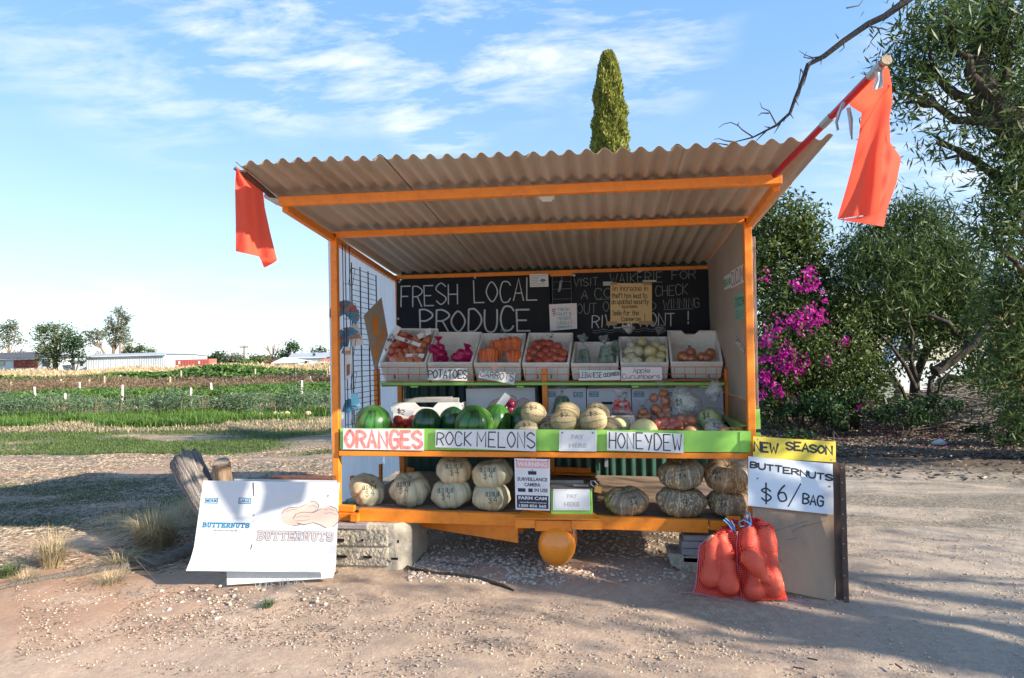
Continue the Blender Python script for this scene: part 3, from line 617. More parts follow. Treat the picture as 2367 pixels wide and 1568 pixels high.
# right wall: beige sheet, brown board below it
M['beige'] = mat('dusty_beige_wall_sheet', (.43, .37, .31), (.36, .31, .26), rough=.55, scale=2, dirt=(.28, .23, .19), dirt_scale=2.5, dirt_amt=.4)
XR = 2.905
part('wall_panel', lambda mb: mb.hexa([(XR, .06, atx(1722, 922, XR).z), (XR+.012, .06, atx(1722, 922, XR).z), (XR+.012, 1.69, atx(1722, 922, XR).z), (XR, 1.69, atx(1722, 922, XR).z), (XR, .06, roof_z(XR, .06)+.002), (XR+.012, .06, roof_z(XR, .06)+.002), (XR+.012, 1.69, roof_z(XR, 1.69)+.002), (XR, 1.69, roof_z(XR, 1.69)+.002)]), M['beige'])
part('lower_board', lambda mb: mb.box(XR-.004, XR+.01, .06, 1.6, CZ+.10, atx(1722, 922, XR).z-.004), M['ply'])
part('timber_batten', lambda mb: mb.beam(at(1739, 548, .06), at(1747, 945, .06), .035, .03, (0, 1, 0)), M['old_wood'], bevel=.002)
part('lime_stop', lambda mb: mb.beam(at(1747, 946, .055), at(1749, 992, .055), .045, .03, (0, 1, 0)), M['lime'], bevel=.002)
part('lime_stop', lambda mb: mb.beam(at(1749, 1001, .055), at(1751, 1012, .055), .045, .03, (0, 1, 0)), M['lime'], bevel=.004)
# black wire display racks on the left wall
def rack(mb):
    X = .045; ys = [.24, .42, .60, .79]; zb = CZ+.02
    for i, y in enumerate(ys): mb.tube([(X, y, zb), (X, y, zt(0, y)-.16)], .005, 6)
    z = zb
    while z < zt(0, .5)-.14: mb.tube([(X, ys[0], z), (X, ys[-1], z)], .0024, 4); z += .042
part('wire_rack', rack, M['wire_black'])
def rack2(mb):
    X = .05
    for y in (.06, .11, .19): mb.tube([(X, y, CZ+.04), (X, y, zt(0, 0)-.06)], .0035, 6)
    z = 1.0
    while z < 2.3:
        mb.tube([(X, .06, z), (X+.03, .09, z), (X+.03, .17, z), (X, .19, z)], .002, 4); mb.tube([(X+.03, .09, z), (X+.05, .09, z+.12)], .002, 4); mb.tube([(X+.03, .17, z), (X+.05, .17, z+.12)], .002, 4); mb.tube([(X+.05, .09, z+.12), (X+.05, .17, z+.12)], .002, 4); z += .26
part('leaflet_rack', rack2, M['wire_black'])
# pocket in the gap between the chalkboards
gp_ = PL([(1277, 640), (1320, 638), (1322, 705), (1278, 706)], 1.60)
part('gap_beam', lambda mb: mb.beam(at(1272, 636, 1.62), at(1324, 634, 1.62), .03, .03), M['orange'])
part('gap_backing', lambda mb: mb.hexa([gp_.p(a, b, l) for l in (-.02, -.015) for a, b in ((0, 1.6), (1, 1.6), (1, 0), (0, 0))]), M['slate'])
part('wire_pocket', lambda mb: [mb.tube([gp_.p(a, b, .03), gp_.p(c, d, .03)], .002, 4) for a, b, c, d in ((0, .2, 1, .2), (0, .45, 1, .45), (0, .8, 1, .8), (.5, 0, .5, .4), (0, 0, 0, 1), (1, 0, 1, 1))]+[mb.hexa([gp_.p(a, b, l) for l in (.0, .004) for a, b in ((.28, .55), (.42, .5), (.55, .12), (.4, .15))])], M['galv'])
# small emergency light under the roof
el = empty('roof_lamp', 'small white plastic lamp fitting screwed under the middle of the roof', 'lamp', at(1264, 456, -.55))
mb = MB(); mb.beam(at(1246, 457, -.62), at(1281, 456, -.62), .06, .022); mb.build('housing', M['foam'], el, bevel=.005)
mb = MB(); mb.beam(at(1252, 462, -.62), at(1276, 461, -.62), .04, .02); mb.build('diffuser', M['paper'], el, bevel=.004)

# orange steel ball hanging below the hitch
ball = empty('gas_bottle', 'round orange metal bottle hanging under the centre front of the stall', 'gas bottle', at(1287, 1262, -.12))
c0 = at(1287, 1261, -.10); rb = 43*mpp(c0)
mb = MB(); ax = Vector((.02, 1, -.03)).normalized(); e1 = ax.cross(Vector((0, 0, 1))).normalized(); e2 = e1.cross(ax); rows = []
for i in range(15):
    t = math.pi/2*i/9 if i < 10 else math.pi/2; rr = rb*math.sin(max(t, .02)); dd = -rb*.85*math.cos(t) if i < 10 else (i-9)*.05
    rows.append([c0+ax*dd+(e1*math.cos(a)*rr+e2*math.sin(a)*rr*1.09) for a in (2*math.pi*k/40 for k in range(40))])
mb.grid(rows, closed_u=True); mb.face(rows[0]); mb.build('shell', M['orange_gloss'], ball, smooth=True)
mb = MB(); f0 = c0-ax*(rb*.84); mb.tube([f0+(e1*math.cos(a)+e2*math.sin(a))*.016 for a in (2*math.pi*k/20 for k in range(21))], .0025, 5); mb.build('boss', M['orange'], ball)
mb = MB(); rows = [[c0+ax*(dd)+(e1*math.cos(a)+e2*math.sin(a)*1.09)*rb*s for a in (math.pi*(.22+.56*k/16) for k in range(17))] for dd, s in ((-.02, 1.0), (.12, 1.02))]; mb.grid(rows); mb.build('tape', M['concrete'], ball)
for s in (-1, 1): mb = MB(); mb.tube([c0+Vector((s*.11, .0, .08)), c0+Vector((s*.10, .0, .13)), c0+Vector((s*.12, .0, .17))], .003, 5); mb.build('wire_tie', M['rust'], ball)
# ================================================================ VEGETATION
def leafmat(name, dark, light, dead=None, trans=.3, rough=.5):
    return mat(name, dark, tuple(c*1.25 for c in dark), rough=rough, scale=2, tint=light, trans=trans, spec=.3)
M['leaf_gum'] = leafmat('gum_leaves', (.03, .065, .022), (.10, .15, .04))
M['leaf_dark'] = leafmat('dark_leaves', (.015, .045, .02), (.05, .105, .03))
M['leaf_bush'] = leafmat('bush_leaves', (.025, .055, .018), (.12, .16, .035))
M['leaf_far'] = leafmat('far_tree_leaves', (.04, .075, .03), (.13, .17, .055))
M['leaf_far_grey'] = leafmat('far_grey_leaves', (.09, .115, .08), (.20, .21, .14))
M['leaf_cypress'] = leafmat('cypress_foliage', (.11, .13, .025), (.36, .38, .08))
M['leaf_row'] = leafmat('row_crop_leaves', (.035, .095, .02), (.12, .21, .045))
M['leaf_weed'] = leafmat('weed_leaves', (.05, .10, .05), (.15, .22, .11))
M['grass_green'] = leafmat('green_grass', (.06, .13, .02), (.15, .25, .05))
M['grass_low'] = leafmat('low_grass', (.045, .085, .022), (.12, .16, .055))
M['grass_strip'] = leafmat('mixed_grass', (.055, .11, .022), (.17, .22, .07))
M['straw'] = leafmat('dry_straw', (.36, .28, .15), (.56, .47, .30))
M['maize'] = leafmat('dry_maize', (.42, .30, .16), (.62, .50, .32))
M['brown_weed'] = leafmat('brown_weeds', (.13, .085, .05), (.26, .19, .12))
M['bougain'] = leafmat('magenta_bracts', (.36, .010, .22), (.56, .03, .38), trans=.4)
M['litter'] = leafmat('leaf_litter', (.14, .10, .07), (.44, .37, .29), trans=0)
M['litter_dark'] = leafmat('dark_leaf_litter', (.085, .06, .045), (.24, .185, .14), trans=0)
M['gravel'] = mat('limestone_gravel', (.44, .36, .29), (.36, .28, .22), rough=.95, scale=4, tint=(.58, .51, .44), bump=.3)
def leaves(C, size, aspect=.35, droop=.0, jitter=.35, flat=0.0, align=None, fold=True):
    """two-triangle pointed leaves round the centres C; returns V, F, tint"""
    n = len(C); C = np.asarray(C, float)
    d = rng.normal(size=(n, 3)) if align is None else align+rng.normal(size=(n, 3))*.35
    d[:, 2] = d[:, 2]*(1-flat)-droop; d /= np.linalg.norm(d, axis=1)[:, None]+1e-9
    s = np.cross(d, rng.normal(size=(n, 3))); s /= np.linalg.norm(s, axis=1)[:, None]+1e-9
    L_ = size*(1+rng.uniform(-jitter, jitter, n))[:, None]; Wd = L_*aspect*.5
    nrm = np.cross(d, s); a = C-d*L_*.5; b = C+s*Wd+nrm*Wd*.25; c = C+d*L_*.5; e = C-s*Wd+nrm*Wd*.25
    V = np.stack([a, b, c, e], 1).reshape(-1, 3); F = np.arange(n*4).reshape(n, 4); return V, F, rng.random(n)
def blades(B, h, w, lean=.35, droop=.3, an=None):
    """grass blades rooted at B"""
    n = len(B); B = np.asarray(B, float); hh = h*(1+rng.uniform(-.5, .4, n))[:, None]; an = rng.uniform(0, 2*math.pi, n) if an is None else an; ld = np.stack([np.cos(an), np.sin(an), np.zeros(n)], 1)
    ln = rng.uniform(0, lean, n)[:, None]; s = np.stack([-np.sin(an), np.cos(an), np.zeros(n)], 1)*w*.5; z = np.array([[0, 0, 1.]])
    m = B+(z+ld*ln*.5)*hh*.55; t = B+(z*(1-droop*ln)+ld*ln*1.5)*hh
    V = np.stack([B-s, B+s, m+s*.8, m-s*.8, t], 1).reshape(-1, 3); i = np.arange(n)[:, None]*5
    F = np.concatenate([i+np.array([[0, 1, 2, 3]]), i+np.array([[3, 2, 4, 4]])], 0); 
    V2 = V; T = rng.random(n); return V2, np.concatenate([i+np.array([[0, 1, 2]]), i+np.array([[0, 2, 3]]), i+np.array([[3, 2, 4]])], 0), np.concatenate([T, T, T])
def cloud(c, r, n, hollow=.45):
    """points through an ellipsoid, denser towards its skin, in lumpy clumps"""
    d = rng.normal(size=(n, 3)); d /= np.linalg.norm(d, axis=1)[:, None]; q = hollow+(1-hollow)*rng.random(n)**.6
    return np.array(c)+d*q[:, None]*np.array(r)
def clumps(c, r, n_cl, per, spread, hollow=.5):
    cc = cloud(c, r, n_cl, hollow); return (cc[:, None, :]+rng.normal(size=(n_cl, per, 3))*spread).reshape(-1, 3)
def wind(a, b, n=5, amp=.1, seed=None):
    """crooked path from a to b"""
    rd = random.Random(seed if seed is not None else int(rng.integers(1000000))); a = Vector(a); b = Vector(b); L_ = (b-a).length
    return [a.lerp(b, i/n)+Vector((rd.uniform(-1, 1), rd.uniform(-1, 1), rd.uniform(-1, 1)))*amp*L_*(math.sin(math.pi*i/n)) for i in range(n+1)]
def tree(name, label, cat, base, trunk_pts, rad, blobs, lm, bm, leaf, aspect=.3, droop=.2, group=None, per=26, spread=None, limbs=True, hollow=.45, flat=0):
    """trunk and limbs as tapered tubes, crown as many leaf clumps inside the blobs [(centre, radii, clumps)]"""
    e = empty(name, label, cat, base, group); mb = MB(); tp = [Vector(p) for p in trunk_pts]; k = len(tp)
    mb.tube(tp, [rad*(1-.65*i/(k-1)) for i in range(k)], 9)
    allc = []
    for (c, r, n) in blobs:
        c = Vector(c)
        if limbs:
            j = min(range(k), key=lambda q: (tp[q]-c).length+(0 if tp[q].z < c.z else 3)); s = tp[max(0, j-1)] if j > 0 else tp[0]
            w = wind(s, c, 5, .07); mb.tube(w, [rad*.42*(1-.75*i/5) for i in range(6)], 6)
            for q in range(4):
                d = rng.normal(size=3); d /= np.linalg.norm(d); tip = c+Vector(d*np.array(r)*.75); mb.tube(wind(c.lerp(s, .25), tip, 4, .1), [rad*.13*(1-.8*i/4)+.003 for i in range(5)], 5)
        sp = spread or min(r)*.22; allc.append(clumps(c, r, n, per, sp, hollow))
    mb.build('trunk', bm, e, smooth=True)
    V, F, T = leaves(np.concatenate(allc), leaf, aspect, droop, flat=flat); mesh_np('crown', V, F, lm, e, T); return e
def pb(px, py, rx, ry, Y, ry_depth=None):
    """ellipsoid from its outline in the picture at depth Y"""
    c = at(px, py, Y); k = mpp(c); return c, (rx*k, (ry_depth or min(rx, ry))*k, ry*k)

# ---- tall slim cypress behind the stall
cyY = 26.0; cb = at(1409, 260, cyY); cb.z = 0; ctop = at(1406, 122, cyY); kx = mpp(ctop)
e = empty('cypress_tree', 'tall narrow columnar yellow green conifer rising behind the stall roof', 'tree', cb)
mb = MB(); mb.tube([cb, cb+Vector((0, 0, 4)), cb+Vector((0, 0, ctop.z*.8))], [.28, .2, .05], 9); mb.build('trunk', M['bark'], e, smooth=True)
n = 30000; tt = rng.random(n)**.8; zz = .3+(ctop.z-.3)*tt; prof = 45*kx*np.sqrt(np.clip(1-(np.abs(tt-.45)/.56)**2.2, .004, 1)); an = rng.random(n)*2*np.pi
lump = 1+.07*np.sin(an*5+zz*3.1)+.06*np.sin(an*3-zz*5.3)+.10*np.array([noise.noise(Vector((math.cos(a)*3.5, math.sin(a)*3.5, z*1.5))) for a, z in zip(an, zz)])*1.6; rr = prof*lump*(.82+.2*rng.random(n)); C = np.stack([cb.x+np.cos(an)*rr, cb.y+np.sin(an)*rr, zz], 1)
al = np.stack([np.cos(an)*.5, np.sin(an)*.5, np.ones(n)], 1); V, F, T = leaves(C, .21, .55, 0, align=al); mesh_np('crown', V, F, M['leaf_cypress'], e, np.clip((lump-.85)*2.2, 0, 1)*.7+T*.3)  # crown hollows tinted darker: shade put into the foliage colour

# ---- big gum tree at the right (trunk leans in at the top right, foliage hangs down the right edge)
gY = 3.6
gt = [Vector((9.6, 4.6, -.1)), at(2600, 700, 4.4), at(2480, 480, 4.0), at(2371, 330, gY), at(2310, 255, gY), at(2255, 165, gY), at(2290, 60, gY+.2), at(2330, -80, gY+.4), at(2300, -220, gY+.5)]
bl = [pb(2120, 150, 62, 70, gY, 60)+(60,), pb(2170, 60, 75, 60, gY-.2, 60)+(70,), pb(2240, 40, 80, 55, gY+.3, 60)+(75,), pb(2330, 60, 70, 90, gY, 60)+(85,), pb(2290, 170, 55, 45, gY+.2, 50)+(36,),
      pb(2340, 235, 45, 50, gY, 50)+(50,), pb(2095, 215, 30, 42, gY, 30)+(28,), pb(2230, 250, 36, 30, gY, 40)+(12,), pb(2300, 330, 55, 38, gY, 45)+(30,), pb(2355, 400, 45, 60, gY, 45)+(60,), pb(2165, 330, 36, 26, gY, 30)+(12,),
      pb(2330, 480, 50, 50, gY, 45)+(55,), pb(2300, 560, 38, 42, gY, 40)+(36,), pb(2350, 640, 50, 60, gY+.4, 50)+(64,), pb(2345, 740, 52, 70, gY+.4, 50)+(74,), pb(2335, 830, 44, 60, gY+.4, 45)+(56,), pb(2362, 920, 50, 60, gY+.3, 45)+(64,),
      ((12.2, 4.6, 2.6), (1.3, 1.2, 1.3), 90), ((13.6, 5.6, 3.0), (1.4, 1.3, 1.5), 90), pb(2440, 500, 90, 130, gY+.5, 90)+(110,), pb(2480, 150, 130, 150, gY+.3, 110)+(130,), pb(2470, 800, 100, 130, gY+.6, 90)+(100,)]  # first two blobs: out-of-view canopy added to shade the brush pile
bl = [(c_, r_, int(n_*.72)) for c_, r_, n_ in bl]
tree('gum_tree', 'large dark leaning gum tree with drooping narrow leaves along the right edge', 'tree', gt[0], gt, .20, bl, M['leaf_gum'], M['bark'], .13, .17, .6, per=22, spread=.17)
# unseen tree on the sun side, added to cast dappled shade on the stall
sc = [((10.4, -2.9, 5.0), (1.8, 1.5, 1.1), 42), ((8.4, -2.2, 3.7), (1.2, 1.0, .9), 30), ((12.0, -2.9, 4.2), (1.6, 1.4, 1.3), 44), ((9.6, -3.2, 3.4), (1.2, 1.1, .8), 24), ((11.5, -4.8, 3.0), (1.4, 1.2, 1.0), 30), ((9.8, -5.0, 2.2), (1.1, 1.0, .7), 16)]
tree('gum_tree', 'second gum tree on the near right side of the track, its shade reaching the stall', 'tree', (11, -4, 0), [(11, -4, -.1), (10.9, -3.9, 2), (10.5, -3.7, 4), (10.3, -3.5, 6.2)], .32, sc, M['leaf_gum'], M['bark'], .13, .22, .5, per=30, spread=.62)
M['dead_bark'] = mat('dark_dead_bark', (.028, .028, .034), (.05, .045, .045), rough=.9, scale=12, bump=1)
# ---- dead branch
db = empty('dead_branch', 'bare dark dead branch reaching across the sky above the roof', 'branch', at(2105, -5, gY-.6))
main = [(2200, -60), (2105, -5), (2045, 38), (2008, 55), (1950, 95), (1905, 130), (1868, 150), (1852, 195), (1838, 228), (1826, 262), (1795, 290), (1775, 300), (1740, 318), (1700, 328), (1682, 336)]
rads = [10, 9, 8, 7.5, 7, 6.5, 6, 5, 4.5, 4, 3.2, 2.6, 2, 1.4, .8]
def twig(pts, r0, r1, nm='twig'):
    P = [at(x+random.uniform(-1, 1), y+random.uniform(-1, 1), gY-.6+.04*i) for i, (x, y) in enumerate(pts)]; mb = MB(); k = mpp(P[0]); n = len(P)
    mb.tube(P, [(r0+(r1-r0)*i/max(1, n-1))*k for i in range(n)], 6); mb.build(nm, M['dead_bark'], db, smooth=True)
mb = MB(); P = []
for i, (x, y) in enumerate(main): P.append(at(x, y, gY-.6+.05*i))
mb.tube(P, [r*mpp(P[0]) for r in rads], 8); mb.build('limb', M['dead_bark'], db, smooth=True)
for t in ([(1868, 150), (1880, 135), (1862, 128), (1848, 118)], [(1905, 130), (1872, 136), (1858, 132), (1866, 120)], [(1852, 195), (1849, 215), (1842, 232)], [(1856, 170), (1852, 160), (1848, 185), (1845, 205)], [(1795, 290), (1778, 258), (1762, 250), (1756, 236)],
          [(1778, 262), (1760, 262), (1752, 268)], [(1775, 300), (1757, 316), (1744, 330)], [(1740, 318), (1716, 300), (1706, 290), (1690, 283), (1672, 287), (1660, 296)], [(1700, 328), (1676, 326), (1662, 320), (1650, 322)], [(1706, 290), (1708, 281)],
          [(1682, 336), (1664, 332), (1645, 330)], [(1950, 95), (1952, 110), (1940, 122)], [(1938, 88), (1932, 78)], [(2008, 55), (2020, 72), (2004, 85)], [(2010, 60), (2050, 70), (2070, 60)], [(2030, 75), (2012, 98), (2025, 110)], [(1900, 132), (1896, 150)], [(1826, 262), (1834, 276)],
          [(1868, 155), (1862, 180), (1858, 198)], [(1818, 268), (1812, 284)], [(1838, 228), (1846, 246)], [(1805, 286), (1790, 310)], [(1958, 18), (1985, 14), (2000, -6)], [(1780, 296), (1766, 292)]): twig(t, 1.8, .5)

# ---- shrubs and trees beyond the right-hand yard
R2 = 8.5
tree('flowering_shrub', 'tall dense shrub with tiny red flowers directly behind the stall right post', 'shrub', gz(1790, 965), [gz(1800, 965), at(1805, 850, R2), at(1800, 700, R2)], .10,
     [pb(1800, 520, 80, 66, R2)+(95,), pb(1862, 560, 45, 55, R2)+(45,), pb(1790, 640, 110, 85, R2)+(130,), pb(1790, 770, 110, 95, R2-.2)+(140,), pb(1800, 890, 105, 85, R2-.4)+(130,), pb(1760, 590, 60, 80, R2)+(60,), pb(1900, 700, 60, 90, R2)+(80,), pb(1885, 850, 70, 90, R2)+(90,)],
     M['leaf_bush'], M['bark'], .10, .38, .1, per=34, spread=.16)
tree('wattle_tree', 'broad drooping wattle tree in the middle of the right-hand thicket', 'tree', gz(2130, 955), [gz(2110, 955), at(2115, 880, R2), at(2150, 780, R2), at(2120, 660, R2)], .10,
     [pb(2090, 560, 110, 70, R2)+(120,), pb(2040, 640, 110, 80, R2-.4)+(150,), pb(2150, 640, 105, 75, R2)+(130,), pb(2110, 500, 75, 40, R2)+(48,), pb(2215, 600, 45, 60, R2)+(40,), pb(1985, 580, 40, 45, R2)+(34,), pb(2070, 730, 110, 50, R2-.5)+(95,), pb(2200, 720, 80, 55, R2)+(55,)],
     M['leaf_gum'], M['bark'], .16, .14, .7, per=34, spread=.17)
mbt = empty('leaning_tree', 'thin many-stemmed tree with a thick bough leaning right in the thicket', 'tree', gz(2120, 960))
mb = MB()
for pts, r in (([(2130, 960), (2118, 900), (2095, 850), (2060, 800), (2030, 770)], .05), ([(2125, 960), (2120, 880), (2105, 830), (2110, 770), (2080, 700)], .045), ([(2135, 960), (2150, 880), (2190, 835), (2230, 800), (2240, 740)], .04), ([(2128, 960), (2085, 900), (2060, 860), (2040, 850)], .035),
                ([(2160, 860), (2200, 835), (2250, 795), (2290, 735), (2318, 680), (2330, 650)], .09), ([(2250, 795), (2215, 775), (2190, 745), (2150, 730), (2120, 735)], .06), ([(2140, 960), (2165, 920), (2175, 880), (2215, 840)], .03)):
    P = [at(x, y, R2-.9+.1*math.sin(i*2)) for i, (x, y) in enumerate(pts)]
    if pts[0][1] == 960: P[0] = Vector((P[0].x, P[0].y, -.05))
    mb.tube(P, [r*(1-.6*i/(len(P)-1)) for i in range(len(P))], 7)
mb.build('trunk', M['bark'], mbt, smooth=True)
V, F, T = leaves(np.concatenate([clumps(*pb(x, y, rx, ry, R2-.6)[:2], n, 26, .12) for x, y, rx, ry, n in ((2110, 790, 100, 50, 34), (2210, 770, 60, 45, 24), (2250, 700, 60, 45, 26), (2020, 830, 70, 45, 32), (2230, 870, 80, 45, 30), (2290, 800, 50, 60, 30))]), .09, .4, .1); mesh_np('crown', V, F, M['leaf_bush'], mbt, T)
def bush(name, label, cat, blobs, m, leaf, asp=.4, per=30, group=None, stems=6, droop=.1, bark='bark'):
    c0 = Vector(blobs[0][0]); base = Vector((c0.x, c0.y, 0)); e = empty(name, label, cat, base, group); mb = MB()
    for i in range(stems): b = blobs[i % len(blobs)]; mb.tube(wind(base+Vector((random.uniform(-.1, .1), random.uniform(-.1, .1), -.03)), Vector(b[0])+Vector((random.uniform(-.5, .5)*b[1][0], 0, random.uniform(0, .6)*b[1][2])), 4, .08), [.025, .02, .015, .01, .006], 5)
    mb.build('stems', M[bark], e); P = np.concatenate([clumps(b[0], b[1], b[2], per, min(b[1])*.2) for b in blobs]); P = P[P[:, 2] > .0]
    V, F, T = leaves(P, leaf, asp, droop); mesh_np('crown', V, F, m, e, T); return e
B3 = 7.4
bo = bush('bougainvillea', 'bougainvillea bush with bright magenta flower clusters right of the stall', 'shrub', [pb(1850, 850, 90, 100, B3)+(70,), pb(1930, 800, 80, 110, B3)+(60,), pb(1790, 880, 50, 70, B3)+(30,), pb(1980, 880, 70, 70, B3)+(46,)], M['leaf_bush'], .07, .5)
fl = [(1863, 742, 36, 18, 15), (1880, 720, 20, 12, 7), (1845, 760, 18, 20, 6), (1820, 740, 14, 8, 4), (1870, 655, 30, 14, 8), (1845, 660, 16, 6, 4), (1822, 815, 24, 24, 12), (1840, 850, 30, 24, 16), (1812, 850, 16, 14, 6), (1770, 790, 14, 20, 6), (1785, 765, 16, 12, 5), (1795, 740, 8, 10, 2), (1765, 870, 12, 10, 4), (1780, 880, 16, 12, 6),
      (1800, 905, 14, 8, 5), (1826, 935, 12, 18, 5), (1775, 830, 16, 12, 4), (1912, 830, 10, 6, 2), (1765, 905, 8, 5, 2), (1995, 940, 17, 14, 8), (1870, 625, 10, 8, 3), (1770, 640, 6, 6, 1), (1905, 690, 8, 12, 2), (1758, 920, 6, 6, 2), (1950, 790, 8, 6, 1), (2030, 850, 6, 10, 2), (2020, 890, 7, 5, 1), (2270, 815, 14, 5, 3), (2285, 818, 10, 4, 2)]
V, F, T = leaves(np.concatenate([clumps(*pb(x, y, rx*1.15, ry*1.1, B3-.45)[:2], max(2, int(n*1.25)), 8, .05, .1) for x, y, rx, ry, n in fl if x < 1990 or y > 900]), .06, .8, 0); mesh_np('flowers', V, F, M['bougain'], bo, T)
bush('shrub', 'yellow green leafy shrub right of the bougainvillea', 'shrub', [pb(1960, 740, 55, 90, B3+.6)+(60,), pb(1990, 850, 60, 60, B3+.6)+(50,)], M['leaf_bush'], .08, .4)
bush('shrub', 'low green shrub at the foot of the bougainvillea beside a magenta cluster', 'shrub', [pb(1930, 935, 80, 38, B3-.5)+(60,), pb(1860, 945, 60, 25, B3-.5)+(30,)], M['leaf_dark'], .07, .45)
bush('shrub', 'dark low shrub under the leaning tree stems', 'shrub', [pb(2080, 955, 80, 30, B3-.6)+(40,), pb(2160, 945, 60, 32, B3-.4)+(36,)], M['leaf_dark'], .07, .35)
bush('shrub', 'sunlit green bush beyond the brush pile at the far right', 'shrub', [pb(2230, 905, 70, 35, R2+1.5)+(44,), pb(2290, 880, 55, 50, R2+1.5)+(40,)], M['leaf_bush'], .09, .4)
bush('shrub', 'yellow green bush against the house wall between the trees', 'shrub', [pb(2250, 690, 60, 30, R2+3)+(30,), pb(2180, 760, 80, 50, R2+3)+(46,)], M['leaf_bush'], .10, .4)
bush('shrub', 'weedy green shrub at the bottom of the right edge of the picture', 'shrub', [pb(2330, 990, 60, 36, B3-1.6)+(40,), pb(2380, 960, 50, 50, B3-1.6)+(40,)], M['leaf_dark'], .06, .3)
for i, (x, y, w) in enumerate(((1850, 1018, 40), (2040, 975, 30), (2180, 975, 34), (1940, 1000, 22), (2260, 1005, 26))):
    g_ = gz(x, y); k = mpp(g_); e = empty('weed_clump', ['low green weed clump in the litter behind the yellow sign', 'weed clump at the edge of the brush pile near pale litter', 'weed clump in front of the middle of the brush pile', 'small weed clump right of the low shrub', 'weed clump before the dark right end of the brush pile'][i], 'weed', (g_.x, g_.y, 0), 'weeds in the leaf litter')
    V, F, T = leaves(cloud((g_.x, g_.y, .06), (w*k, w*k*.8, .12), 420), .06, .4, -.4); mesh_np('foliage', V, F, M['leaf_dark'], e, T)

# ---- brush pile: grey sticks, hundreds, nobody could count them
bp_ = MB(); r1 = random.Random(5)
for i in range(620):
    x = r1.gauss(2230, 95); yb = 985+r1.uniform(-12, 25)+(x-2230)*.02; g_ = gz(x, yb); h = max(0, .75-abs(x-2260)/420)*r1.random()**.8
    a = r1.uniform(-.5, .5); L_ = r1.uniform(.25, 1.3)*(.6 if i % 3 else 1); d = Vector((math.cos(a), r1.uniform(-.5, .5), r1.uniform(-.25, .25))).normalized(); c = Vector((g_.x, g_.y+r1.uniform(0, .9), .03+h))
    bp_.tube(wind(c-d*L_/2, c+d*L_/2, 3, .06, i), [r*r1.uniform(.6, 1.3) for r in (.009, .011, .008, .004)], 4, caps=False)
o = bp_.build('brush_pile', M['old_wood'], None, kind='stuff'); tag(o, 'pile of grey dead sticks and branches under the thicket at right', 'brush')
for i, (p, lb) in enumerate((([(2378, 960), (2310, 940), (2250, 922), (2205, 920)], 'long bare stick poking left from the top of the brush pile'), ([(2380, 950), (2340, 930), (2318, 918)], 'short dark stick standing up behind the brush pile at the right edge'), ([(2040, 912), (2052, 945), (2075, 962)], 'pale broken branch stub leaning at the left end of the brush pile'))):
    P = [at(x, y, B3+.2) for x, y in p]; mb = MB(); mb.tube(P, [.03, .022, .016, .012][:len(P)], 6); o = mb.build('stick', M['bark'] if i < 2 else M['old_wood']); top(o, lb, 'stick')

# ---- ground litter, grasses (uncountable)
def scatter(n, f):
    """n accepted points from the sampler f -> (x, y)"""
    P = f(n); z = gheight(P[:, 0], P[:, 1]); return np.column_stack([P, z])
def poly_pts(n, quads):
    """points in ground quads given by picture corners (l, r, ytop, ybottom)"""
    out = []; w = [q[4] for q in quads]; s = sum(w)
    for (x0, x1, y0, y1, wt) in quads:
        m = int(n*wt/s); a = gz((x0+x1)/2, y0); b = gz((x0+x1)/2, y1); k0 = mpp(a); yy = b.y+(a.y-b.y)*rng.random(m)
        X0a, X1a = gz(x0, y0).x, gz(x1, y0).x; X0b, X1b = gz(x0, y1).x, gz(x1, y1).x; t = (yy-b.y)/(a.y-b.y); u = rng.random(m)
        out.append(np.column_stack([(X0b+(X0a-X0b)*t)*(1-u)+(X1b+(X1a-X1b)*t)*u, yy]))
    return np.concatenate(out)
def nz(P, s, seed=0): return np.array([noise.noise(Vector((p[0]*s, p[1]*s*1.6, seed))) for p in P])
def stuff_blades(name, label, cat, P, h, w, m, lean=.6, droop=.4, thr=None, s=.9, seed=0):
    if thr is not None: P = P[nz(P, s, seed)+rng.normal(0, .13, len(P)) > thr]
    B = np.column_stack([P, gheight(P[:, 0], P[:, 1])-.005]); V, F, T = blades(B, h, w, lean, droop); o = mesh_np(name, V, F, m, None, T, kind='stuff'); tag(o, label, cat); return o
# grey-green shade strip behind the log, grass strip and bright tall grass at the field edge
stuff_blades('short_grass', 'short green grass in the shaded strip left of the stall', 'grass', poly_pts(26000, [(-80, 800, 1110, 1225, 1)]), .035, .006, M['grass_low'], 1.2, .6, -.02, 1.1, 3)
stuff_blades('short_grass', 'green grass band between the bare track and the field weeds', 'grass', poly_pts(90000, [(-80, 790, 986, 1052, 1)]), .055, .010, M['grass_strip'], 1.2, .5, -.12, .45, 1)
stuff_blades('dry_thatch', 'pale flattened dry grass along the edge of the field', 'grass', poly_pts(16000, [(-80, 790, 975, 1000, 1)]), .12, .02, M['straw'], 2.2, .9, -.1, .3, 8)
stuff_blades('tall_grass', 'bright green tall grass along the field edge', 'grass', poly_pts(26000, [(-80, 500, 962, 990, 1.3), (400, 800, 955, 978, .6)]), .24, .018, M['grass_green'], 1.0, .5, -.15, .5, 2)
P = poly_pts(64000, [(-80, 800, 1036, 1320, 1)]); P = P[(nz(P, .8, 11)+rng.normal(0, .15, len(P)) > -.16)]; V, F, T = leaves(np.column_stack([P, gheight(P[:, 0], P[:, 1])+.006]), .055, .16, 0, flat=.92); o = mesh_np('dry_litter', V, F, M['litter'], None, T, kind='stuff'); tag(o, 'scattered dry leaves and bark litter on the ground left of the stall', 'leaf litter')
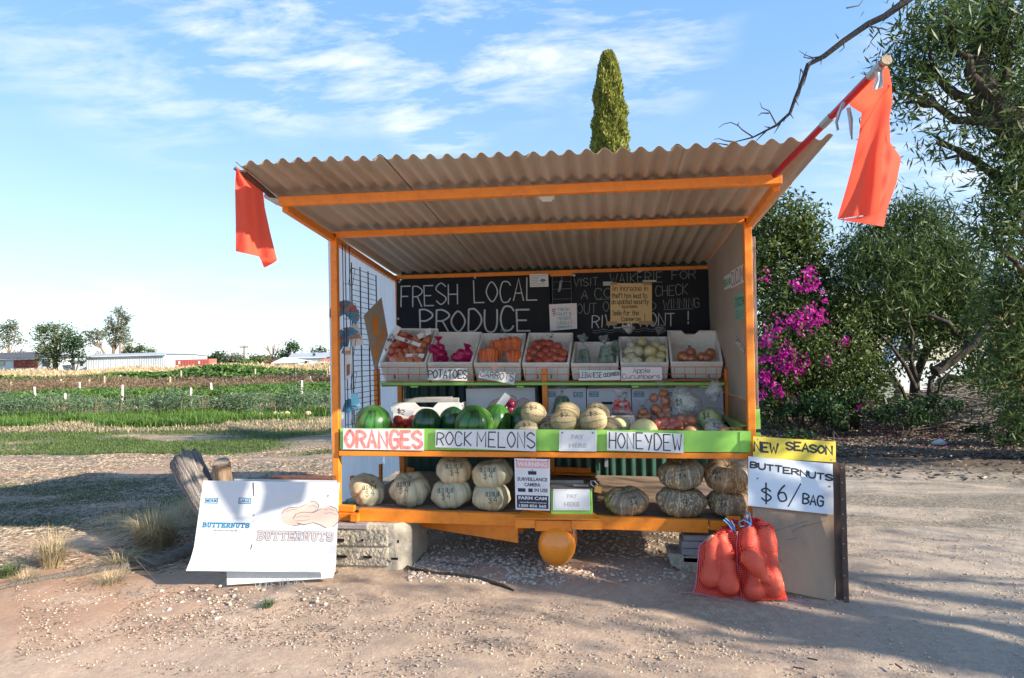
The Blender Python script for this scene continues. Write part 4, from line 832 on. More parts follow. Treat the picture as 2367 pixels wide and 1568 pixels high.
P = poly_pts(44000, [(1740, 2420, 960, 1060, 1), (1740, 2420, 1040, 1110, .02)]); V, F, T = leaves(np.column_stack([P, gheight(P[:, 0], P[:, 1])+.012+.02*rng.random(len(P))]), .075, .3, 0, flat=.8); o = mesh_np('leaf_litter', V, F, M['litter_dark'], None, T, kind='stuff'); tag(o, 'brown fallen leaves and bark under the thicket right of the stall', 'leaf litter')
P = poly_pts(120, [(1760, 2200, 975, 1040, 1)]); V, F, T = leaves(np.column_stack([P, gheight(P[:, 0], P[:, 1])+.03]), .05, .8, 0, flat=.8); o = mesh_np('fallen_petals', V, F, M['bougain'], None, T, kind='stuff'); tag(o, 'scattered fallen magenta petals on the litter', 'petals')
# ---- field: rows of crop and weeds
def row(name, label, cat, x0, x1, yb, h, depth, n, leaf, m, asp=.5, gaps=None, s=.35, seed=0, droop=0):
    a = gz((x0+x1)/2, yb); k = mpp(a); A = gz(x0, yb).x; B = gz(x1, yb).x; P = np.column_stack([A+(B-A)*rng.random(n), a.y+depth*rng.random(n)]); q = nz(P, s, seed); hh = h*np.clip(.75+q*1.1, .15, 1.6)
    if gaps is not None: keep = q > gaps; P = P[keep]; hh = hh[keep]
    z = hh*rng.random(len(P))**.6; C = np.column_stack([P, z]); C[:, :2] += rng.normal(size=(len(P), 2))*leaf*.6
    V, F, T = leaves(C, leaf, asp, droop); o = mesh_np(name, V, F, m, None, T, kind='stuff'); tag(o, label, cat); return o
row('field_weeds', 'dark bushy weeds standing at the front of the field', 'weeds', -60, 800, 968, .60, 1.6, 26000, .10, M['leaf_weed'], .3, .08, .8, 21)
row('field_weeds', 'bluish green weeds in the second strip of the field', 'weeds', -60, 800, 950, .34, 5.0, 22000, .13, M['leaf_weed'], .3, .0, .5, 31)
row('field_weeds', 'low green vines across the middle of the field', 'weeds', -60, 810, 928, .32, 12.0, 30000, .2, M['leaf_row'], .5, -.2, .18, 5)
row('brown_weeds', 'dry brown weeds across the middle of the field', 'weeds', -60, 810, 905, .62, 11, 26000, .2, M['brown_weed'], .2, -.35, .14, 7, -.5)
row('brown_weeds', 'brownish dry weed row further back in the field', 'weeds', -60, 810, 897, .6, 8, 16000, .22, M['brown_weed'], .25, -.1, .14, 9, -.5)
row('crop_row', 'bushy green crop row in front of the dry maize', 'crop', -60, 500, 893, .85, 5, 15000, .3, M['leaf_row'], .6, -.35, .12, 13)
row('crop_row', 'bushy green crop row nearer the stall in front of the maize', 'crop', 240, 820, 884, .95, 5, 15000, .32, M['leaf_row'], .6, -.4, .12, 14)
row('dry_maize', 'pale dry maize crop standing along the back of the field', 'crop', -100, 850, 868, 1.08, 30, 50000, .75, M['maize'], .16, None, .10, 17, -.6)
P = poly_pts(330, [(-60, 700, 950, 966, 1), ]); C = np.repeat(P, 1, 0)
V, F, T = blades(np.column_stack([C, np.zeros(len(C))]), .6, .02, .4, .2); 
# upright seed heads here and there
o = mesh_np('dry_stalks', V, F, M['brown_weed'], None, T, kind='stuff'); tag(o, 'thin dry upright stalks among the front weeds', 'weeds')
# brown ploughed bank and pumpkins left in the field
bm_ = MB(); A = gz(530, 952); B = gz(800, 948); rows = []
for j in range(7): t = j/6; rows.append([Vector((A.x+(B.x-A.x)*i/40, A.y+(B.y-A.y)*i/40-.5+1.2*t, .16*math.sin(math.pi*t)*(1+.3*noise.noise(Vector((i*.4, j*.7, 0)))))) for i in range(41)])
bm_.grid(rows); M['soil'] = mat('dark_soil', (.11, .085, .075), (.16, .13, .12), rough=.95, scale=6, bump=1.5); o = bm_.build('soil_bank', M['soil'], smooth=True); o['kind'] = 'structure'
M['pale_gourd'] = mat('pale_field_pumpkin', (.62, .47, .30), (.55, .4, .25), rough=.7)
for i, (x, y) in enumerate(((534, 948), (560, 949), (601, 967), (637, 964), (651, 965), (663, 963), (712, 963), (762, 959), (740, 950), (600, 945))):
    g_ = gz(x, y); mb = MB(); r = .075
    mb.grid([[Vector((g_.x+math.cos(a)*r*math.sin(t)*1.15, g_.y+math.sin(a)*r*math.sin(t), .02+r*.85+math.cos(t)*r*.85)) for a in (2*math.pi*k/12 for k in range(12))] for t in (math.pi*q/8+.001 for q in range(9))], closed_u=True); o = mb.build('field_pumpkin', M['pale_gourd'], smooth=True); tag(o, 'small pale pumpkin lying in the weeds at the near edge of the field', 'pumpkin', 'pale pumpkins left in the field')
# white and timber stakes
M['stake_white'] = mat('white_plastic_stake', (.68, .60, .58), (.6, .5, .48), rough=.5, scale=20); M['stake_wood'] = mat('pale_timber_stake', (.42, .36, .27), (.33, .28, .21), rough=.9)
stk = [(88, 982, 37, 1, -.1, 8), (159, 994, 33, 1, 0, 9), (299, 982, 42, 1, 0, 9), (466, 997, 50, 1, 0, 9), (517, 962, 27, 1, -.05, 9), (737, 976, 47, 1, 0, 9), (149, 944, 18, 1, 0, 6), (15, 940, 14, 1, 0, 7), (27, 948, 15, 0, 0, 10), (196, 955, 22, 1, -.05, 7), (218, 946, 20, 0, 0, 7), (68, 939, 27, 0, 0, 7), (83, 930, 14, 0, 0, 6), (111, 920, 8, 0, 0, 6), (255, 945, 27, 0, 0, 7), (294, 936, 20, 1, 0, 6), (364, 918, 16, 0, 0, 6),
       (415, 942, 22, 0, 0, 7), (442, 935, 30, 0, 0, 7), (572, 918, 12, 0, 0, 6), (585, 922, 12, 1, 0, 5), (608, 932, 14, 0, 0, 6), (623, 928, 27, 0, 0, 7), (722, 928, 20, 1, 0, 6), (758, 935, 16, 1, 0, 6), (799, 930, 26, 0, 0, 7), (804, 928, 34, 0, 0, 7), (328, 922, 10, 0, 0, 5), (100, 925, 9, 0, 0, 5), (474, 908, 6, 1, 0, 5), (134, 918, 8, 0, 0, 6), (384, 936, 7, 1, 0, 5), (438, 928, 6, 0, 0, 5)]
def fh(x, yt, yb):      # picture heights above are baseline rows in the 2367-wide picture; the foot hides in the weeds
    return None
for i, (x, yb, hpx, wh, ln, wpx) in enumerate(stk):
    x *= .9468; yb2 = yb*.9468; ytop = yb2-hpx*.9468; g_ = gz(x, yb2+5); k = mpp(g_); t_ = at(x+ln*40, ytop, g_.y); b_ = Vector((g_.x, g_.y, -.05))
    mb = MB(); w = max(2.4, wpx*.55)*k*.5; mb.tube([b_, t_], w, 6)
    o = mb.build('stake', M['stake_white' if wh else 'stake_wood']); tag(o, ['first tall white stake from the left, leaning slightly', 'second tall white stake from the left with a dark top', 'tall white stake in the middle of the left field', 'tallest white stake, right of the field centre', 'white stake behind and right of the tallest one', 'rightmost tall white stake near the stall'][i] if i < 6 else 'white stake standing among the weeds of the field left of the stall' if wh else 'pale timber stake standing in a crop row of the field', 'stake', 'white stakes in the field' if wh else 'timber stakes in the field')
for x0, x1, y in ((362, 470, 934), (690, 745, 926)):
    mb = MB(); mb.tube([gz(x0, y)+Vector((0, 0, .28)), gz((x0+x1)/2, y)+Vector((0, 0, .25)), gz(x1, y)+Vector((0, 0, .28))], .02, 6); o = mb.build('irrigation_pipe', M['stake_white']); tag(o, 'pale irrigation pipe lying in the weeds '+('at the field centre' if x0 < 500 else 'just left of the stall'), 'pipe')

# ================================================================ FAR BUILDINGS
M['white_sheet'] = mat('white_wall_sheet', (.66, .70, .72), (.56, .61, .64), rough=.6, scale=.4, stretch=(1, 1, .3), dirt=(.38, .42, .45), dirt_scale=.25, dirt_amt=.7)
M['grey_roof'] = mat('grey_roof_iron', (.42, .44, .46), (.36, .38, .40), rough=.5)
M['dark_tile'] = mat('dark_roof_tiles', (.07, .068, .078), (.095, .09, .10), rough=.8, scale=3)
M['brick'] = mat('red_brick_wall', (.30, .065, .045), (.24, .055, .04), rough=.85, scale=3)
M['red_paint_wall'] = mat('red_painted_iron', (.62, .02, .06), None, rough=.5)
M['container'] = mat('faded_red_container', (.50, .13, .11), (.44, .11, .095), rough=.6, scale=.6)
M['terracotta'] = mat('terracotta_tiles', (.45, .19, .11), (.38, .16, .10), rough=.8, scale=2)
M['glass_dark'] = mat('dark_window', (.02, .03, .04), None, rough=.1)
M['solar'] = mat('solar_panel', (.03, .05, .10), None, rough=.15)
M['cream'] = mat('cream_wall', (.62, .56, .45), None, rough=.8)
FD = 118.0
def fp(x, y, dY=0): return at(x, y, FD+dY)
def gabled(name, label, cat, x0, x1, yb, ye, yr, wall, roof, depth=12, hip=0, skew=0, D=0, over=.4, ribs=0, rl=None, rr=None):
    """building from its outline: x0..x1 walls, eaves row ye, ridge row yr, ridge from rl to rr"""
    a = fp(x0, yb, D); b = fp(x1, yb, D); ze = fp((x0+x1)/2, ye, D).z; zr = at((x0+x1)/2, yr, FD+D+depth/2).z; e = empty(name, label, cat, ((a.x+b.x)/2, a.y, 0)); Y0, Y1 = FD+D, FD+D+depth
    mb = MB(); mb.hexa([(a.x, Y0, -.2), (b.x, Y0, -.2), (b.x, Y1, -.2), (a.x, Y1, -.2), (a.x, Y0, ze), (b.x, Y0, ze), (b.x, Y1, ze), (a.x, Y1, ze)])
    rx0 = at(rl, yr, FD+D+depth/2).x if rl else a.x; rx1 = at(rr, yr, FD+D+depth/2).x if rr else b.x; Ym = (Y0+Y1)/2
    mb.build('wall', wall, e); o = over; mb = MB(); A, B, C_, D_ = (a.x-o, Y0-o, ze), (b.x+o, Y0-o, ze), (b.x+o, Y1+o, ze), (a.x-o, Y1+o, ze); r0, r1 = (rx0, Ym, zr), (rx1, Ym, zr)
    mb.face([A, B, r1, r0]); mb.face([C_, D_, r0, r1]); mb.face([B, C_, r1]); mb.face([D_, A, r0]); mb.build('roof', roof, e)
    mb = MB(); mb.box(a.x-o, b.x+o, Y0-o-.1, Y0-o, ze-.18, ze+.02); mb.build('gutter', M['white_sheet'], e)
    for i in range(ribs): xx = a.x+(b.x-a.x)*(i+.5)/ribs; mb = MB(); mb.box(xx-.06, xx+.06, Y0-.06, Y0-.003, 0, ze-.2); mb.build('rib', wall, e)
    return e, Y0
def fwin(e, x0, x1, y0, y1, Y, m='glass_dark', name='window'):
    a, b = at(x0, y1, Y), at(x1, y0, Y); mb = MB(); mb.box(min(a.x, b.x), max(a.x, b.x), Y-.06, Y-.003, a.z, b.z); mb.build(name, M[m], e)
e, Y0 = gabled('brick_house', 'low house with dark tiled roof and red brick wall at the far left', 'house', -60, 122, 850, 830, 815, M['white_sheet'], M['dark_tile'], 12, rl=-40, rr=72)
fwin(e, 32, 88, 832, 851, Y0-.1, 'brick', 'brick_wall'); fwin(e, 100, 116, 834, 846, Y0-.1); fwin(e, -30, 10, 834, 846, Y0-.1, 'cream', 'garage_door')
e, Y0 = gabled('farm_shed', 'long white corrugated farm shed behind the maize left of centre', 'shed', 200, 383, 855, 822, 817, M['white_sheet'], M['grey_roof'], 10, rl=225, rr=372, D=-6, ribs=46)
e, Y0 = gabled('lean_to', 'low pale lean-to wall between the trees and the long shed', 'shed', 165, 203, 850, 833, 830, M['white_sheet'], M['grey_roof'], 5, D=2); fwin(e, 186, 192, 836, 846, Y0)
e, Y0 = gabled('red_shed', 'small shed with bright red front behind the long white shed', 'shed', 386, 430, 855, 822, 821, M['white_sheet'], M['grey_roof'], 8, D=14); fwin(e, 388, 408, 822, 832, Y0, 'red_paint_wall', 'red_panel'); fwin(e, 392, 402, 829, 838, Y0-.1)
# shipping container with corrugations
a, b = fp(405, 852, -8), fp(484, 852, -8); zt_ = fp(440, 831, -8).z; e = empty('shipping_container', 'faded red shipping container beside the white shed', 'container', ((a.x+b.x)/2, a.y, 0)); Yc = FD-8
mb = MB(); mb.box(a.x, b.x, Yc, Yc+2.4, .15, zt_); mb.build('body', M['container'], e)
for i in range(22): xx = a.x+(b.x-a.x)*(i+.5)/22; mb = MB(); mb.box(xx-.08, xx+.08, Yc-.05, Yc-.002, .25, zt_-.15); mb.build('rib', M['container'], e)
for x in (412, 458): fwin(e, x, x+4, 835, 842, Yc-.06, 'white_sheet', 'label_patch')
e, Y0 = gabled('white_shed', 'large white shed with grey roof at the right end of the maize field', 'shed', 672, 766, 852, 826, 816, M['white_sheet'], M['grey_roof'], 12, D=10, rl=674, rr=790); fwin(e, 723, 729, 817, 823, Y0+1, 'solar', 'skylight')
e, Y0 = gabled('white_tent_shed', 'small white gabled shed in front of the large white shed', 'shed', 634, 690, 852, 838, 826, M['white_sheet'], M['white_sheet'], 8, D=0, rl=655, rr=660)
e, Y0 = gabled('tiled_house', 'house with terracotta roof and solar panels beside the stall left post', 'house', 738, 812, 855, 836, 822, M['cream'], M['terracotta'], 9, D=-22, rl=765, rr=800)
for x0, x1 in ((742, 747), (750, 757), (760, 763), (768, 774)): fwin(e, x0, x1, 839, 850, Y0)
a = at(760, 833, Y0+1.4); mb = MB(); mb.hexa([at(x, y, Y) for x, y, Y in ((756, 831, Y0+2), (772, 831, Y0+2), (772, 826, Y0+3), (756, 826, Y0+3), (756, 830, Y0+1.9), (772, 830, Y0+1.9), (772, 825, Y0+2.9), (756, 825, Y0+2.9))]); mb.build('solar_panel', M['solar'], e)
# low fence/rubbish between, ute
def vehicle(label, x0, x1, yb, Y, body, cabx0, cabx1, h1, h2, name='utility_vehicle'):
    a, b = at(x0, yb, Y), at(x1, yb, Y); L_ = b.x-a.x; e = empty(name, label, 'vehicle', ((a.x+b.x)/2, Y, 0)); Wd = L_*.4
    def prof(pts, y0, y1, nm, m, bev=.02): mb = MB(); f = [(a.x+L_*u, y0, v) for u, v in pts]; g = [(p[0], y1, p[2]) for p in f]; mb.face(f); mb.face(g[::-1]); n = len(f); [mb.face([f[i], g[i], g[(i+1) % n], f[(i+1) % n]]) for i in range(n)]; mb.build(nm, m, e)
    prof([(0, .35*h1), (0, .8*h1), (.04, .9*h1), (.26, h1), (cabx0, h1*1.02), (cabx1, h1*1.02), (1, h1), (1, .35*h1)], Y, Y+Wd, 'body', body)
    prof([(cabx0, h1*1.02+.003), (cabx0+.09, h2*.96), (cabx0+.13, h2), (cabx1-.08, h2), (cabx1, h1*1.02+.003)], Y+.08, Y+Wd-.08, 'cabin', body)
    prof([(cabx0+.03, h1*1.06), (cabx0+.11, h2*.94), (cabx1-.1, h2*.94), (cabx1-.03, h1*1.06)], Y+.07, Y+.079, 'side_window', M['glass_dark'])
    for u in (.17, .8):
        for yy in (Y-.02, Y+Wd-.2):
            w = MB(); c = Vector((a.x+L_*u, yy, .36*h1)); w.tube([c, c+Vector((0, .22, 0))], .36*h1, 20); wo = w.build('wheel', M['screw_dark'], e); r = MB(); r.tube([c-Vector((0, .012, 0)), c+Vector((0, .01, 0))], .2*h1, 16); r.build('rim', M['washer'], wo)
    mb = MB(); mb.box(a.x-.03, a.x+.02, Y+.15, Y+.4, .62*h1, .78*h1); mb.build('headlight', M['washer'], e); mb = MB(); mb.box(b.x-.01, b.x+.02, Y+.1, Y+.25, .6*h1, .85*h1); mb.build('tail_light', M['red_paint_wall'], e); return e
vehicle('small white vehicle parked in front of the white sheds beyond the field', 692, 722, 852, 104, M['white_board'], .3, .8, 1.0, 1.7, 'parked_car')
vehicle('white utility vehicle parked behind the bushes at right', 2010, 2250, 940, 13.5, M['white_board'], .25, .6, 1.05, 1.75)
# neighbouring house behind the thicket
hY = 17.0
def hp(x, y): return at(x, y, hY)
e = empty('neighbour_house', 'cream and brick house with blue grey tiled roof hidden behind the right-hand trees', 'house', (hp(2150, 840).x, hY, 0))
hx0, hx1 = hp(1905, 800).x, hp(2620, 800).x; ze = hp(2150, 668).z
mb = MB(); mb.box(hx0, hx1, hY, hY+8, -.1, ze); mb.build('wall', M['cream'], e)
M['brick_warm'] = mat('warm_brick_wall', (.42, .20, .11), (.36, .17, .10), rough=.85, scale=3)
mb = MB(); mb.box(hp(2290, 800).x, hx1-.02, hY-.06, hY-.004, 0, ze-.35); mb.build('brick_panel', M['brick_warm'], e)
M['blue_tile'] = mat('blue_grey_tiles', (.085, .14, .20), (.07, .12, .17), rough=.6, scale=2)
zr = at(2100, 612, hY+4).z; mb = MB(); A, B, C_, D_ = (hx0-.4, hY-.4, ze), (hx1+.4, hY-.4, ze), (hx1+.4, hY+8.4, ze), (hx0-.4, hY+8.4, ze); r0 = (at(1985, 612, hY+4).x, hY+4, zr); r1 = (at(2180, 612, hY+4).x, hY+4, zr); r2 = (hx1-2, hY+4, zr-.3)
mb.face([A, (r0[0]+1, hY-.4, ze), r0]); mb.face([(r0[0]+1, hY-.4, ze), B, r2, r0]); mb.face([C_, D_, r0, r2]); mb.face([B, C_, r2]); mb.face([D_, A, r0]); mb.build('roof', M['blue_tile'], e)
for k in range(9):
    t = (k+.5)/9; mb = MB(); z = ze+(zr-.1-ze)*t; mb.beam((hx0+.2+t*3, hY-.4+4.4*t, z+.02), (hx1-t*2, hY-.4+4.4*t, z+.02), .05, .03); mb.build('tile_course', M['blue_tile'], e)
for x0, x1 in ((1950, 2000), (2070, 2130), (2200, 2260)):
    f = MB(); aa, bb = hp(x0, 790), hp(x1, 710); f.box(aa.x, bb.x, hY-.05, hY-.003, aa.z, bb.z); fo = f.build('window', M['white_board'], e); g_ = MB(); g_.box(aa.x+.06, bb.x-.06, hY-.06, hY-.052, aa.z+.06, bb.z-.06); g_.build('pane', M['glass_dark'], fo)
mb = MB(); mb.box(hx0-.4, hx1+.4, hY-.5, hY-.4, ze-.14, ze+.02); mb.build('gutter', M['white_board'], e)
# power poles
def pole(x, yt, yb, Y, label, arm=14):
    b = at(x, 850, Y); t = at(x, yt, Y); e = empty('power_pole', label, 'power pole', (b.x, Y, 0)); mb = MB(); mb.tube([(b.x, Y, -.2), (b.x, Y, t.z)], [.26, .16], 8); mb.build('mast', M['bark_light'], e)
    k = mpp(t); mb = MB(); mb.box(b.x-arm*k, b.x+arm*k, Y-.2, Y-.05, t.z-6*k, t.z-4.6*k); mb.build('cross_arm', M['bark_light'], e)
    for s in (-.95, -.45, .45, .95): mb = MB(); mb.tube([(b.x+s*arm*k, Y-.12, t.z-4.6*k), (b.x+s*arm*k, Y-.12, t.z-2.6*k)], .14, 6); mb.build('insulator', M['glass_dark'], e)
pole(565, 798, 850, 150, 'timber power pole with cross arm on the skyline above the maize', 10)
pole(278, 786, 850, 128, 'pale pole standing behind the long white shed among trees', 3)
# ---- far trees
def ft(name, label, x, yb, Y, trunk, blobs, m='leaf_far', leaf=.42, per=20, rad=.3, group=None, flat=.3, asp=.5, spread=.55):
    g_ = at(x, 850, Y); g_.z = 0; tp = [Vector((g_.x, Y, -.2))]+[at(a, b, Y) for a, b in trunk]; bb = [pb(a, b, rx, ry, Y)+(max(3, int(n*.55)),) for a, b, rx, ry, n in blobs]
    return tree(name, label, 'tree', g_, tp, rad, bb, M[m], M['bark_light' if m != 'leaf_dark' else 'bark'], leaf, asp, 0, group, per, spread, hollow=.2, flat=flat)
ft('gum_tree', 'open feathery gum tree above the house roof at the far left edge', 22, 850, 140, [(21, 820), (20, 795), (24, 765)], [(15, 760, 20, 9, 22), (35, 756, 12, 8, 12), (3, 775, 16, 9, 16), (36, 775, 14, 6, 10), (24, 790, 22, 5, 10), (48, 790, 14, 4, 7), (0, 800, 12, 8, 8), (26, 748, 10, 5, 8), (45, 818, 18, 3, 6)], 'leaf_far_grey', .6, 20)
ft('broad_tree', 'dense green spreading tree standing beside the brick house', 128, 850, 112, [(127, 830), (128, 800), (124, 770)], [(96, 762, 22, 7, 34), (125, 758, 22, 8, 34), (158, 772, 18, 9, 26), (95, 782, 18, 7, 24), (128, 785, 16, 18, 46), (100, 806, 24, 10, 40), (130, 815, 20, 16, 46), (158, 795, 20, 8, 26), (92, 824, 14, 8, 16), (133, 838, 14, 10, 26), (150, 760, 12, 5, 10)], 'leaf_far', .42, 22, .5)
ft('broad_tree', 'smaller green tree right of the dense one by the house', 170, 850, 110, [(169, 835), (168, 815), (170, 790)], [(170, 782, 18, 7, 20), (160, 806, 14, 10, 20), (184, 800, 14, 9, 18), (185, 822, 12, 8, 12), (160, 830, 8, 8, 10), (176, 792, 12, 7, 12)], 'leaf_dark', .5, 22, .3)
ft('tall_gum_tree', 'tall ragged gum tree rising behind the long white shed', 262, 850, 135, [(262, 815), (266, 780), (272, 750), (276, 725)], [(275, 722, 12, 7, 18), (285, 735, 12, 10, 22), (276, 752, 14, 12, 26), (262, 755, 14, 10, 22), (250, 768, 12, 9, 16), (284, 770, 12, 14, 26), (270, 785, 14, 12, 24), (290, 790, 12, 14, 20), (296, 738, 8, 6, 6), (255, 745, 10, 8, 10)], 'leaf_far_grey', .5, 22, .4, spread=.5)
ft('forked_gum_tree', 'thin forked gum tree with sparse crown left of the tall one', 248, 850, 132, [(246, 826), (234, 805), (226, 792)], [(205, 772, 16, 5, 14), (224, 770, 14, 6, 16), (236, 780, 12, 6, 10), (200, 784, 10, 5, 6), (222, 824, 12, 4, 6), (215, 790, 8, 4, 4)], 'leaf_far_grey', .55, 20, .35, spread=.6)
ft('low_tree', 'low grey green tree line directly behind the shed roof', 320, 850, 145, [(318, 830), (316, 815)], [(300, 812, 18, 9, 26), (325, 808, 16, 8, 24), (348, 814, 14, 6, 14), (312, 824, 40, 5, 30)], 'leaf_far', .6, 22, .3)
ft('round_tree', 'dark rounded tree right of the red container', 505, 850, 150, [(505, 840), (506, 830)], [(506, 832, 22, 15, 60), (490, 842, 10, 8, 16)], 'leaf_dark', .6, 26, .3, flat=0)
ft('round_tree', 'grey green rounded tree beside the dark one right of the container', 540, 850, 146, [(540, 842), (542, 835)], [(545, 832, 22, 12, 60), (525, 840, 12, 10, 24)], 'leaf_far_grey', .55, 26, .3, flat=0)
ft('low_tree', 'small bright green bush below the power pole on the skyline', 580, 850, 140, [(580, 845), (580, 842)], [(575, 843, 18, 6, 24), (560, 842, 14, 5, 16)], 'leaf_row', .5, 22, .2, flat=0)
ft('low_tree', 'wispy dark low trees right of the power pole', 595, 850, 152, [(596, 838), (596, 830)], [(592, 828, 14, 7, 14), (615, 834, 22, 7, 24), (640, 838, 18, 7, 22), (600, 842, 40, 5, 30)], 'leaf_far', .6, 20, .2)
ft('low_tree', 'brownish scrub standing in front of the small white shed', 630, 850, 128, [(630, 845), (630, 840)], [(625, 841, 20, 6, 24), (650, 842, 14, 5, 12)], 'brown_weed', .5, 20, .15)
ft('gum_tree', 'dark gum tree standing above the large white shed at right of the field', 668, 850, 140, [(667, 835), (668, 815), (670, 805)], [(672, 800, 12, 8, 22), (684, 808, 10, 6, 14), (652, 818, 10, 8, 16), (664, 812, 8, 6, 8), (655, 832, 12, 6, 10)], 'leaf_dark', .55, 22, .35)
ft('gum_tree', 'small dark treetop peeking over the white shed roof', 738, 850, 160, [(738, 830), (738, 820)], [(736, 810, 13, 6, 16), (722, 815, 8, 3, 6), (752, 814, 10, 3, 6)], 'leaf_dark', .6, 20, .3)
e = empty('dead_tree', 'bare dead tree with upright limbs beside the power pole', 'tree', (at(630, 850, 140).x, 140, 0)); mb = MB()
for pts in ([(630, 855), (631, 830), (630, 798)], [(630, 835), (640, 815), (644, 800)], [(630, 830), (622, 812), (608, 800)], [(631, 820), (634, 800), (634, 794)], [(622, 812), (618, 800)]): mb.tube([at(x, y, 140) for x, y in pts], [.22, .14, .05][:len(pts)], 5)
mb.build('trunk', M['bark_light'], e)
# far-off tree line hiding the horizon all round
n = 26000; an = rng.uniform(-1.9, 1.9, n); dist = 420+40*rng.random(n); X = 1.9+np.sin(an)*dist; Yv = np.cos(an)*dist; hh = 5+4*np.array([noise.noise(Vector((a*14, 0, 3)))+.5*noise.noise(Vector((a*50, 0, 3))) for a in an]); z = hh*rng.random(n)**.7
V, F, T = leaves(np.column_stack([X, Yv, z]), 3.6, .6, 0); o = mesh_np('far_tree_line', V, F, M['leaf_far'], None, T, kind='stuff'); tag(o, 'low distant tree line along the horizon behind the field', 'trees')
# ================================================================ CHALKBOARDS
def board(label, px, Y, lines, m='chalk', group='chalkboards on the stall back wall', extra=None):
    P = PL(px, Y); e = sign('chalkboard', label, 'chalkboard', P, M['slate'], .01, group)
    return e, P
def inpx(P, x, y):
    """picture point -> fractions of the plane"""
    d = ray(x, y); n = P.n; t = (P.c[0]-CAM).dot(n)/d.dot(n); q = CAM+d*t-P.c[0]; a = (P.c[1]-P.c[0]); b = (P.c[3]-P.c[0]); return q.dot(a)/a.length_squared, q.dot(b)/b.length_squared
def wpx(P, items, w, m, parent, **k):
    """items: (text, xl, ytop, xr, ybottom) in picture units"""
    out = []
    for it in items:
        a = inpx(P, it[1], it[2]); b = inpx(P, it[3], it[4]); sl = 0
        if len(it) > 5: c = inpx(P, it[3], it[4]+it[5]); sl = -(c[1]-b[1])/(b[1]-a[1])
        out.append((it[0], a[0], a[1], b[0], b[1], sl))
    return write_many(P, out, w, m, parent, **k)
YBB = 1.60
e, P = board('black chalkboard at left reading FRESH LOCAL PRODUCE', [(917, 648), (1271, 638), (1273, 800), (917, 802)], YBB, None)
wpx(P, [('FRESH', 927, 663, 1058, 708, -8), ('LOCAL', 1096, 655, 1241, 700, -4)], .0115, M['chalk'], e, name='chalk_lettering', jit=.05)
wpx(P, [('PRODUCE', 972, 720, 1225, 767, -4)], .016, M['chalk'], e, name='chalk_lettering', jit=.04)
def washers(P, e, pts):
    for x, y in pts: a = inpx(P, x, y); c = P.p(a[0], a[1], 0); mb = MB(); mb.tube([c, c+P.n*.004], .012, 12); w = mb.build('washer', M['washer'], e); mb = MB(); mb.tube([c+P.n*.004, c+P.n*.008], .005, 8); mb.build('screw', M['screw_dark'], w)
washers(P, e, ((923, 652), (1098, 643), (1265, 645), (921, 737)))
e, P = board('black chalkboard at right reading VISIT WAIKERIE FOR A COFFEE', [(1324, 632), (1648, 622), (1650, 790), (1324, 800)], YBB, None)
wpx(P, [('VISIT', 1327, 643, 1382, 661), ('WAIKERIE', 1410, 633, 1531, 656), ('FOR', 1553, 630, 1608, 650), ('A', 1344, 673, 1359, 692), ('COFFEE', 1376, 668, 1502, 691), ('CHECK', 1516, 664, 1590, 687), ('OUT', 1335, 703, 1380, 725), ('OUR', 1396, 700, 1440, 722), ('AND', 1455, 700, 1516, 722), ('WINNING', 1534, 697, 1617, 718)], .0075, M['chalk_faint'], e, name='chalk_lettering', jit=.05)
wpx(P, [('RIVERFRONT', 1370, 731, 1560, 759), ('!', 1588, 728, 1596, 756)], .010, M['chalk'], e, name='chalk_lettering', jit=.05)
def wave(P, x0, x1, y, amp, n, w, m, e, name='chalk_line'):
    pts = [inpx(P, x0+(x1-x0)*i/n, y+amp*math.sin(i*1.1)) for i in range(n+1)]; ink(P, [[(a*P.w, b*P.h) for a, b in pts]], w, m, e, name)
wave(P, 1372, 1540, 765, 2.2, 30, .006, M['chalk_faint'], e); wave(P, 1372, 1540, 770, 2.2, 30, .005, M['chalk_faint'], e); wave(P, 1536, 1604, 721, .4, 6, .006, M['chalk_faint'], e); wave(P, 1380, 1410, 694, .4, 6, .005, M['chalk_faint'], e)
washers(P, e, ((1327, 637), (1478, 630), (1640, 624), (1646, 745)))
# ---- notices on the boards
M['tan_paper'] = mat('yellowed_paper', (.72, .52, .24), (.66, .47, .22), rough=.7, scale=3); M['tape_tan'] = mat('brown_tape', (.42, .24, .09), None, rough=.35); M['tape_clear'] = mat('old_clear_tape', (.45, .52, .5), None, rough=.3)
P = PL([(1411, 655), (1507, 655), (1507, 747), (1411, 748)], 1.575); e = sign('paper_notice', 'yellowed handwritten paper notice about theft and cameras taped on the right chalkboard', 'notice', P, M['tan_paper'], .0015)
write_many(P, [('An increase in', .04, .06, .90, .19), ('theft has lead to', .03, .25, .88, .37), ('an updated security', .03, .40, .92, .52), ('system.', .27, .54, .66, .62), ('Smile for the', .05, .68, .68, .80), ('Cameras', .27, .85, .73, .94), ('!', .80, .76, .86, .93)], .0052, M['marker'], e, gap=.25)
for a, b, c, d in ((0, -.02, .16, .05), (.8, -.02, 1.0, .05), (-.1, .95, .16, 1.05), (.68, .95, 1.04, 1.04)):
    t = Plane(P.p(a, b, .002), P.p(c, b, .002), P.p(c, d, .002), P.p(a, d, .002)); sheet(t, M['tape_tan'], e, 'tape', .0004)
for a, b, c, d in ((-.18, -.04, .05, .06), (.78, -.08, 1.1, -.03)):
    t = Plane(P.p(a, b, .0008), P.p(c, b, .0008), P.p(c, d, .0008), P.p(a, d, .0008)); sheet(t, M['tape_clear'], e, 'tape', .0004)
